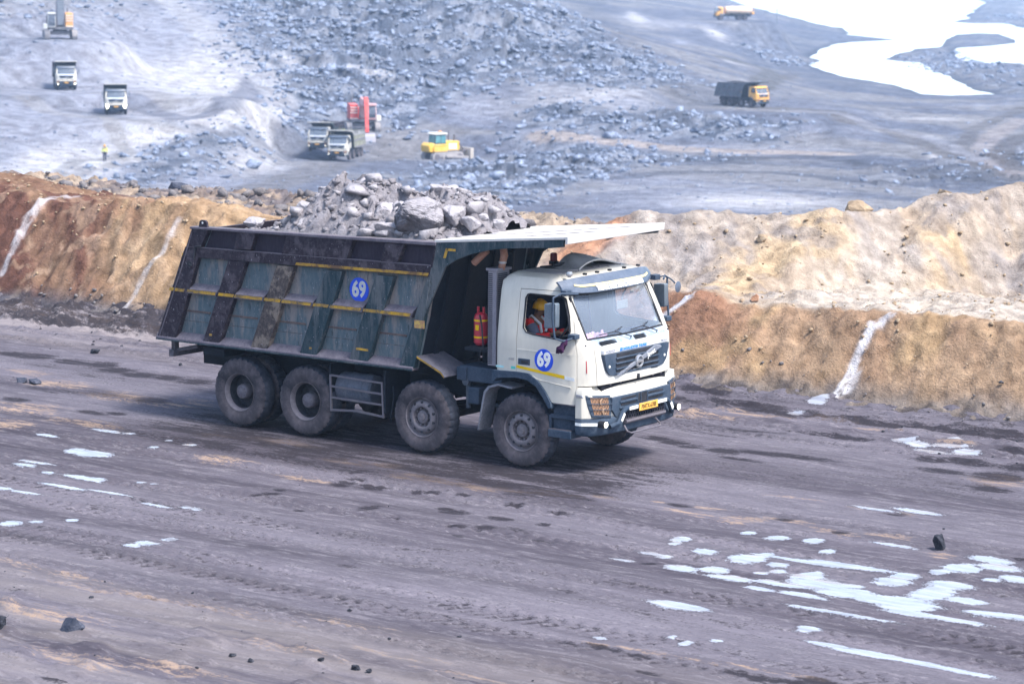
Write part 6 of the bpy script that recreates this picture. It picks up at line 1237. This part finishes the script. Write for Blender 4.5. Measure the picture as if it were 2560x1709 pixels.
# ------------------------------------------------------------------ distant trucks
KEEP = {'cab', 'door', 'windscreen', 'sun_visor', 'front_flap', 'grille', 'bumper', 'bumper_skirt', 'fog_lamp', 'mirror', 'wheel', 'tipper_body', 'canopy', 'chassis', 'axle', 'number_plate', 'side_guard', 'wheel_arch', 'headlight', 'dashboard', 'rear_trim', 'radiator', 'subframe', 'cowl', 'lower_grille', 'exhaust_shield', 'steering_wheel', 'name_strip', 'cab_step'}
SUBSKIP = {'company_name', 'yellow_mark', 'weld_line', 'seam_bar', 'script_sticker', 'wire_mesh', 'honeycomb_mesh', 'crease_line', 'lower_crease', 'plate_number', 'step_tread', 'edge_weld', 'handle_grip', 'yellow_line', 'rail_dust_ledge', 'hub_', 'yellow_stripe', 'white_stripe', 'round_reflector', 'canopy_seam', 'cowl_vent', 'step_slot'}
def clone(loc, rz, swaps=None, keep=KEEP, drop=(), wheels=None):
    r = truck.copy(); COL.objects.link(r); r.location = loc; r.rotation_euler = (0, 0, rz)
    def rec(src, par, lvl):
        for ch in list(src.children):
            nm = ch.name.split('.')[0]
            if lvl == 0 and (nm not in keep or nm in drop): continue
            if lvl > 0 and nm in SUBSKIP: continue
            if nm == 'wheel' and wheels is not None and not any(abs(ch.location[0]-x) < .1 for x in wheels): continue
            c = ch.copy(); COL.objects.link(c); c.parent = par
            if swaps and c.type == 'MESH':
                for sl in c.material_slots:
                    mn_ = sl.material.name if sl.material else ''
                    if mn_ in swaps: sl.link = 'OBJECT'; sl.material = swaps[mn_]
            rec(ch, c, lvl+1)
    rec(truck, r, 0); return r
for k in ('group', 'label', 'category'):
    pass
def on_pit(u, v): q = pit_hit(u, v); return q
def sit(root, u, v, rz, L=2.7):
    q = on_pit(u, v); root.rotation_euler = (0, 0, rz); c_, s_ = math.cos(rz), math.sin(rz)
    zs = [pit_z(q[0]+c_*a-s_*b, q[1]+s_*a+c_*b) for a in (0, -1.5) for b in (-1, 1)]; root.location = (q[0], q[1], q[2]-.03); return q
def faceat(u, v): q = pit_hit(u, v); return math.atan2(CAM[1]-q[1], CAM[0]-q[0])
FACE = math.degrees(math.atan2(-CH[1], -CH[0]))
pale = {'teal': 0}
LB = M('light_dusty_box_steel', (.30, .30, .31), .6, dirt=(.40, .39, .38), amt=.7, scale=2); YG = M('yellow_green_box_panel', (.42, .46, .14), .6, dirt=(.5, .48, .4), amt=.8, scale=1.5)
sw_b = {'worn_teal_paint': YG, 'grimy_purple_steel': LB, 'dark_teal_paint': LB, 'scuffed_grey_brown_steel': LB, 'matt_plum_panel': LB}
GT = 'white dump trucks working in the pit'
BH = emis('bright_headlamp', (1, .93, .65), 7); sw_1 = {'lit_fog_lamp': BH}; sw_l = {'lit_fog_lamp': BH, 'amber_brown_lens': BH}
for (u, v, dz, sw, lb) in ((165, 224, 3, sw_1, 'white dump truck with small lit lamps, higher one on the pale slope'), (290, 285, 1, sw_l, 'white dump truck with big bright headlamps, lower one on the pale slope'),
                           (800, 378, -14, None, 'white dump truck half hidden behind another, left of the red excavator'), (850, 399, -15, sw_b, 'white dump truck with empty yellow and grey body before the red excavator')):
    t_ = clone((0, 0, 0), 0, sw); sit(t_, u, v, faceat(u, v)+R_(dz)); tag(t_, lb, 'dump truck', GT)
    for c in t_.children:
        if c.name.startswith('fog_lamp') and u < 300: c.scale = (1, 1.0, 1)
OR = M('orange_yellow_cab_paint', (.80, .40, .07), .45, dirt=(.7, .45, .2), amt=.3, scale=1.5); SLB = M('slate_body_steel', (.10, .115, .14), .6, dirt=(.2, .21, .24), amt=.6, scale=2)
yt = clone((0, 0, 0), 0, {'cream_paint_shaded': OR, 'cream_paint_lit': OR, 'grimy_purple_steel': SLB, 'worn_teal_paint': SLB, 'dark_teal_paint': SLB, 'scuffed_grey_brown_steel': SLB, 'matt_plum_panel': SLB, 'dusty_white_canopy_plate': SLB, 'lit_fog_lamp': CHR, 'blue_grey_visor': OR})
sit(yt, 1893, 268, R_(-15)); yt.scale = (.96, .96, .96); tag(yt, 'orange-cab dump truck with slate grey body loaded with coal behind the rubble mound', 'dump truck')
m = MB(); m.grid(lambda u, v: (-6.2+4.6*u, -1.05+2.1*v, 3.0+.55*math.sin(math.pi*v)**.7*math.sin(math.pi*u)**.6+.08*math.sin(u*37)*math.cos(v*23)), 30, 14, (0, 0, -.3)); ch_ = m.build('coal_heap', COAL)
ch_.location = yt.location; ch_.rotation_euler = yt.rotation_euler; ch_.scale = (.96, .96, .90); tag(ch_, 'dark coal heaped in the body of the orange-cab dump truck', 'coal heap')
# tanker
tk = clone((0, 0, 0), 0, {'cream_paint_shaded': OR, 'cream_paint_lit': OR, 'blue_grey_visor': CREAM2, 'lit_fog_lamp': CHR}, drop=('tipper_body', 'canopy', 'exhaust_shield', 'side_guard', 'subframe'), wheels=(0.0, -4.11, -5.46))
TNK = M('orange_and_cream_tank', (.74, .50, .32), .5, dirt=(.72, .62, .55), amt=.6, scale=1.2)
m = MB(); prof = [(-7.0, .001), (-7.0, .5), (-6.95, .80), (-6.8, .88), (-1.2, .88), (-1.05, .80), (-1.0, .5), (-1.0, .001)]; m.lathe(prof, 36, (0, 0, 0), 'x'); m.v = [(x, y*1.25, z*1.0+2.10) for x, y, z in m.v]; tb_ = m.build('water_tank', TNK, tk)
m = MB()
for x in (-6.0, -4.2, -2.4): m.box(x-.07, x+.07, -1.12, 1.12, 1.1, 1.45)
m.box(-7.1, -1.0, -1.15, 1.15, 1.12, 1.22); m.build('tank_cradle', CHAS, tk)
m = MB(); m.box(-5.4, -1.4, -.35, .35, 2.95, 3.02); m.lathe([(2.95, .3), (3.12, .3), (3.14, .001)], 16, (-2.6, 0, 0), 'z'); m.lathe([(2.95, .3), (3.12, .3), (3.14, .001)], 16, (-4.6, 0, 0), 'z'); m.build('walkway', CREAM2, tk)
m = MB(); m.box(-7.5, -7.0, -1.0, 1.0, 1.3, 1.8); m.tube([(-7.2, -.9, 1.9), (-7.5, -.9, 2.5), (-7.5, .9, 2.5), (-7.2, .9, 1.9)], .04, 6); m.build('spray_rack', OR, tk)
sit(tk, 1800, 50, R_(FACE-90+8)); tag(tk, 'orange and cream water tanker truck on the far rise before the pond', 'tanker truck')

# ------------------------------------------------------------------ tracked machines
def track(parent, y0, y1, L, H, mat, x0=0.0):
    m = MB(); r = H/2; pts = []
    for k in range(13): a = math.pi/2+math.pi*k/12; pts.append((x0-L/2+r+r*math.cos(a), r+r*math.sin(a)))
    for k in range(13): a = -math.pi/2+math.pi*k/12; pts.append((x0+L/2-r+r*math.cos(a), r+r*math.sin(a)))
    m.prism(pts, y0, y1); t = m.build('crawler_track', mat, parent, .02)
    m = MB(); n = int((2*(L-2*r)+2*math.pi*r)/.22)
    for i in range(n):
        s_ = i/n*(2*(L-2*r)+2*math.pi*r)
        if s_ < L-2*r: p = (x0-L/2+r+s_, 0, 0)
        elif s_ < L-2*r+math.pi*r: a = -math.pi/2+(s_-(L-2*r))/r; p = (x0+L/2-r+r*math.cos(a), r+r*math.sin(a), 0)
        elif s_ < 2*(L-2*r)+math.pi*r: p = (x0+L/2-r-(s_-(L-2*r)-math.pi*r), 2*r, 0)
        else: a = math.pi/2+(s_-2*(L-2*r)-math.pi*r)/r; p = (x0-L/2+r+r*math.cos(a), r+r*math.sin(a), 0)
        m.box(p[0]-.035, p[0]+.035, y0-.02, y1+.02, p[1]-.035, p[1]+.035)
    m.build('track_pads', mat, t)
    m = MB()
    for k in range(6): x = x0-L/2+r+(L-2*r)*k/5; m.cyl((x, y0-.01, r*.75 if 0 < k < 5 else r), (x, y1+.01, r*.75 if 0 < k < 5 else r), r*.42 if 0 < k < 5 else r*.66, 16)
    m.build('track_rollers', STEEL, t); return t
TRK = M('dusty_track_steel', (.30, .28, .28), .7, dirt=(.45, .42, .42), amt=.7, scale=2); TRD = M('dark_track_steel', (.10, .10, .12), .7, dirt=(.3, .3, .32), amt=.5, scale=2)
REDP = M('excavator_red_paint', (.66, .055, .05), .5, dirt=(.6, .35, .32), amt=.35, scale=1.2, up=.35); PGL = M('dark_cab_glass', (.04, .055, .08), .15, dirt=(.3, .33, .4), amt=.4, scale=1.5)
PINK = M('faded_pink_red_paint', (.62, .30, .30), .6, dirt=(.7, .6, .6), amt=.7, scale=1.5)
def boom_box(mb, p0, p1, w0, h0, w1, h1):
    p0, p1 = Vector(p0), Vector(p1); d = (p1-p0).normalized(); s = Vector((0, 1, 0)); u = d.cross(s).normalized()*-1
    vs = []
    for p, w_, h in ((p0, w0, h0), (p1, w1, h1)):
        for a, b in ((-1, -1), (1, -1), (1, 1), (-1, 1)): vs.append(p+s*a*w_/2+u*b*h/2)
    mb.add(vs, [(0, 3, 2, 1), (4, 5, 6, 7), (0, 1, 5, 4), (1, 2, 6, 5), (2, 3, 7, 6), (3, 0, 4, 7)])
def bucket(parent, c, w, mat, up=False):
    m = MB(); x, z = c; out = [(x-.9, z+1.5), (x-.2, z+1.7), (x+.45, z+1.35), (x+.7, z+.7), (x+.45, z+.15), (x-.2, z), (x-1.0, z+.1)]; inn = [(x-.98, z+.2), (x-.2, z+.1), (x+.38, z+.22), (x+.6, z+.7), (x+.38, z+1.27), (x-.2, z+1.6), (x-.88, z+1.42)]
    out = [(x+(a-x), b) for a, b in out]; m.prism(out+inn, -w/2, w/2)
    for s_ in (-w/2, w/2-.05): m.prism([(x-.9, z+1.48), (x-.2, z+1.68), (x+.43, z+1.33), (x+.68, z+.7), (x+.43, z+.17), (x-.2, z+.02), (x-.98, z+.12)], s_, s_+.05)
    b_ = m.build('bucket', mat, parent, .02)
    m = MB()
    for k in range(6): y = -w/2+.12+k*(w-.24)/5; m.prism([(x-1.0, z+.02), (x-1.28, z+.08), (x-1.0, z+.2)], y-.07, y+.07)
    m.build('bucket_teeth', mat, b_); return b_
def excavator(main, eng, cabc, boomc, boom_pts, bk, cab_side, bmat, bw=1.9):
    X_ = empty('excavator')
    for y in (-1.0, 1.0): track(X_, y*1.75-.33, y*1.75+.33, 5.0, 1.10, TRD if False else TRK)
    m = MB(); m.box(-1.1, 1.1, -1.4, 1.4, .55, 1.0); m.lathe([(1.0, .9), (1.22, .9)], 28, (0, 0, 0), 'z'); m.build('undercarriage', TRD, X_, .03)
    m = MB(); m.box(-3.0, 1.4, -1.6, 1.6, 1.22, 1.55); m.box(-3.2, -2.2, -1.55, 1.55, 1.3, 2.9); m.build('turntable_deck', TRD, X_, .05)
    s_ = cab_side
    m = MB(); a_, b_ = sorted((-s_*.62, -s_*1.62)); m.box(-2.3, 1.35, a_, b_, 1.45, 3.35); en = m.build('engine_housing', eng, X_, .08)
    m = MB()
    for z in (1.58, 2.30, 2.62, 2.95): m.box(1.34, 1.42, a_+.04, b_-.04, z, z+.10)
    m.build('housing_rail', CREAM2, en)
    m = MB(); m.box(-2.2, .2, -.62, .62, 1.45, 2.9); m.build('centre_housing', main, X_, .06)
    m = MB(); a_, b_ = sorted((s_*.62, s_*1.62)); m.prism([(.0, 1.5), (1.55, 1.5), (1.65, 2.2), (1.35, 3.2), (.0, 3.2)], a_, b_); cb = m.build('operator_cab', cabc, X_, .06)
    m = MB(); m.add([(1.60, a_+.08, 1.72), (1.60, b_-.08, 1.72), (1.675, b_-.08, 2.22), (1.675, a_+.08, 2.22)], [(0, 1, 2, 3)]); m.add([(1.675, a_+.08, 2.24), (1.675, b_-.08, 2.24), (1.375, b_-.08, 3.16), (1.375, a_+.08, 3.16)], [(0, 1, 2, 3)])
    for yy in (a_-.012, b_+.012): m.add([(.2, yy, 2.15), (1.48, yy, 2.15), (1.30, yy, 3.08), (.2, yy, 3.08)], [(0, 1, 2, 3)])
    m.build('cab_glass', PGL, cb, smooth=0)
    m = MB(); m.box(-.05, 1.5, a_-.06, b_+.06, 3.2, 3.42); m.build('cab_roof', boomc if main is REDP else CREAM2, cb, .04)
    m = MB(); m.box(1.0, 1.5, *sorted((s_*1.66, s_*2.2)), 1.35, 2.0); m.build('side_tank', CREAM2, X_, .04)
    m = MB(); m.tube([(1.4, s_*1.65, 1.5), (1.45, s_*2.25, 1.5), (1.45, s_*2.25, 2.3), (0, s_*2.25, 2.3), (0, s_*1.65, 2.3)], .03, 5); m.build('handrail', STEEL, X_)
    m = MB(); m.cyl((-1.6, -s_*1.1, 3.3), (-1.6, -s_*1.1, 3.95), .10, 12); m.build('exhaust_pipe', TRD, X_)
    m = MB(); (b0, b1, b2, b3) = boom_pts; boom_box(m, b0, b1, .85, .8, .9, 1.1); boom_box(m, b1, b2, .9, 1.1, .7, .7); bo = m.build('boom', boomc, X_, .03)
    m = MB()
    for y in (-.42, .42): m.cyl((1.3, y, 1.7), tuple(Vector(b1)*.75+Vector(b0)*.25+Vector((0, y, -.1))), .12, 10); m.cyl(tuple(Vector(b1)*.75+Vector(b0)*.25+Vector((0, y, -.1))), tuple(Vector(b1)+Vector((0, y, -.2))), .07, 10)
    m.cyl(tuple(Vector(b1)+Vector((0, 0, .6))), tuple(Vector(b2)+Vector((0, 0, .55))), .13, 10); m.build('hydraulic_ram', STEEL, bo)
    m = MB(); boom_box(m, Vector(b2)+(Vector(b2)-Vector(b3)).normalized()*.7, b3, .5, .8, .42, .45); m.build('stick', main, X_, .03)
    bucket(X_, bk, bw, bmat); return X_
re_ = excavator(REDP, REDP, PINK, PINK, ((.9, 0, 1.9), (2.2, 0, 3.8), (4.6, 0, 3.7), (5.9, 0, .2)), (6.4, -1.55), 1, M('pale_worn_bucket', (.36, .34, .38), .5, dirt=(.3, .3, .34), amt=.7, scale=1))
sit(re_, 905, 325, faceat(905, 325)+R_(6)); re_.location.z -= .1; tag(re_, 'red tracked excavator facing the viewer behind two white dump trucks', 'excavator')
GYB = M('grey_boom_paint', (.22, .25, .30), .5, dirt=(.4, .42, .46), amt=.4, scale=1.5); ORE = M('orange_engine_panel', (.70, .33, .10), .5, dirt=(.6, .5, .4), amt=.4, scale=2)
ye_ = excavator(GYB, ORE, M('pale_grey_cab_paint', (.46, .46, .46), .5, dirt=(.5, .48, .46), amt=.5, scale=2), GYB, ((.9, 0, 1.9), (1.6, 0, 5.6), (3.4, 0, 8.8), (5.4, 0, 7.6)), (5.6, 6.3), -1, GYB, 1.7)
sit(ye_, 150, 97, faceat(150, 97)+R_(4)); tag(ye_, 'orange and grey tracked excavator with its arm raised out of view at the top left', 'excavator')
# bulldozer: rear to the left of the photo
YP = M('dozer_yellow_paint', (.80, .46, .03), .5, dirt=(.75, .60, .35), amt=.4, scale=1.2, up=.3); PL = M('dusty_blade_steel', (.46, .40, .34), .6, dirt=(.55, .52, .50), amt=.6, scale=1.2)
dz = empty('bulldozer')
for y in (-1.05, 1.05): track(dz, y-.30, y+.30, 4.3, 1.20, TRK, 0)
m = MB(); m.box(-1.6, 1.7, -.70, .70, .55, 1.35); m.build('belly_frame', TRD, dz, .04)
m = MB(); m.prism([(-.1, 1.3), (2.0, 1.3), (2.05, 2.35), (1.9, 2.45), (-.1, 2.55)], -.62, .62); hd_ = m.build('engine_hood', YP, dz, .08)
m = MB(); m.box(.5, 1.6, -.635, -.62, 1.5, 2.2); m.build('hood_side_panel', CREAM2, hd_, .02)
m = MB(); m.prism([(-2.4, 1.2), (-1.7, 1.2), (-1.6, 2.25), (-2.1, 2.35), (-2.45, 2.0)], -.95, .95); m.build('fuel_tank', YP, dz, .10)
m = MB(); m.box(-1.9, .0, -1.15, 1.15, 1.25, 1.95); m.box(-1.75, -.1, -1.2, 1.2, 1.95, 2.15); m.build('fender', YP, dz, .06)
m = MB(); m.prism([(-1.5, 2.1), (.05, 2.1), (-.05, 3.35), (-1.4, 3.35)], -.75, .75); cb = m.build('operator_cab', M('cab_frame_black', (.05, .055, .06), .5), dz, .05)
m = MB(); m.add([(-1.46, -.765, 2.3), (-.75, -.765, 2.3), (-.75, -.765, 3.25), (-1.38, -.765, 3.25)], [(0, 1, 2, 3)]); m.add([(-.66, -.765, 2.3), (.0, -.765, 2.3), (-.08, -.765, 3.25), (-.66, -.765, 3.25)], [(0, 1, 2, 3)]); m.add([(-1.515, -.65, 2.3), (-1.515, .65, 2.3), (-1.43, .65, 3.25), (-1.43, -.65, 3.25)], [(0, 1, 2, 3)]); m.build('cab_glass', M('teal_tinted_glass', (.05, .20, .24), .15, dirt=(.25, .45, .5), amt=.5, scale=1), cb, smooth=0)
m = MB(); m.prism([(-1.6, 3.35), (.2, 3.35), (.25, 3.45), (-.1, 3.55), (-1.4, 3.55)], -.9, .9); m.build('cab_roof', CREAM2, cb, .05)
m = MB(); m.box(-.5, -.2, -.15, .15, 3.55, 3.75); m.build('roof_beacon', M('orange_beacon', (.8, .35, .15), .4), cb, .03)
m = MB(); m.cyl((.9, .1, 2.4), (.9, .1, 3.6), .09, 12); m.cyl((1.5, -.2, 2.4), (1.5, -.2, 3.25), .12, 12); m.build('exhaust_pipe', STEEL, dz)
for y in (-1.42, 1.42):
    m = MB(); m.prism([(-.4, .55), (2.9, .30), (2.9, .62), (-.4, .85)], y-.12, y+.12); m.build('push_arm', TRK, dz, .03)
m = MB(); pr = []; 
for k in range(9): a = -1.0+2.0*k/8; pr.append((3.25-.35*math.cos(a), .85+.85*math.sin(a)/math.sin(1.0)*.95))
m.prism(pr+[(x-.12, z) for x, z in pr[::-1]], -1.75, 1.75)
for y in (-1.78, 1.72): m.prism([(2.75, .05), (3.2, .0), (3.25, 1.65), (2.80, 1.60)], y, y+.06)
m.build('blade', PL, dz, .02); m = MB()
for y in (-.6, .6): m.cyl((1.9, y, 2.2), (2.9, y, 1.0), .08, 10); m.cyl((1.9, y*1.5, 1.0), (2.85, y*1.5, 1.45), .07, 8)
m.build('lift_ram', STEEL, dz)
hv = CRH*.83+CH*.56; sit(dz, 1106, 402, math.atan2(hv[1], hv[0])); dz.scale = (1.0, 1.0, .95); tag(dz, 'yellow bulldozer with a dusty blade pushing rubble to the right of the white trucks', 'bulldozer')
# pole by the pond
m = MB(); m.cyl((0, 0, 0), (0, 0, 4.2), .07, 8, .05); m.box(-.05, .05, -.5, .5, 3.6, 3.7); m.box(-.12, .12, -.12, .12, 4.0, 4.3); m.box(-.25, .25, -.25, .25, 0, .25); po = m.build('pole', M('slate_pole', (.12, .16, .2), .6)); q = pit_hit(1942, 52); po.location = (q[0], q[1], pit_z(q[0], q[1])); tag(po, 'slim dark pole standing at the near edge of the pond', 'pole')

# ------------------------------------------------------------------ hazy air over the whole mine
mh = bpy.data.materials.new('haze_air'); mh.use_nodes = True; t = mh.node_tree; t.nodes.clear(); out = t.nodes.new('ShaderNodeOutputMaterial'); pv = t.nodes.new('ShaderNodeVolumePrincipled')
pv.inputs['Color'].default_value = (.56, .75, 1.0, 1); pv.inputs['Density'].default_value = .00036; pv.inputs['Anisotropy'].default_value = .2; t.links.new(pv.outputs[0], out.inputs['Volume'])
m = MB(); m.box(-3300, 3300, -700, 3300, -20.5, 15); hz = m.build('haze', mh, smooth=0); hz['kind'] = 'stuff'; hz['label'] = 'pale blue dusty air over the mine'
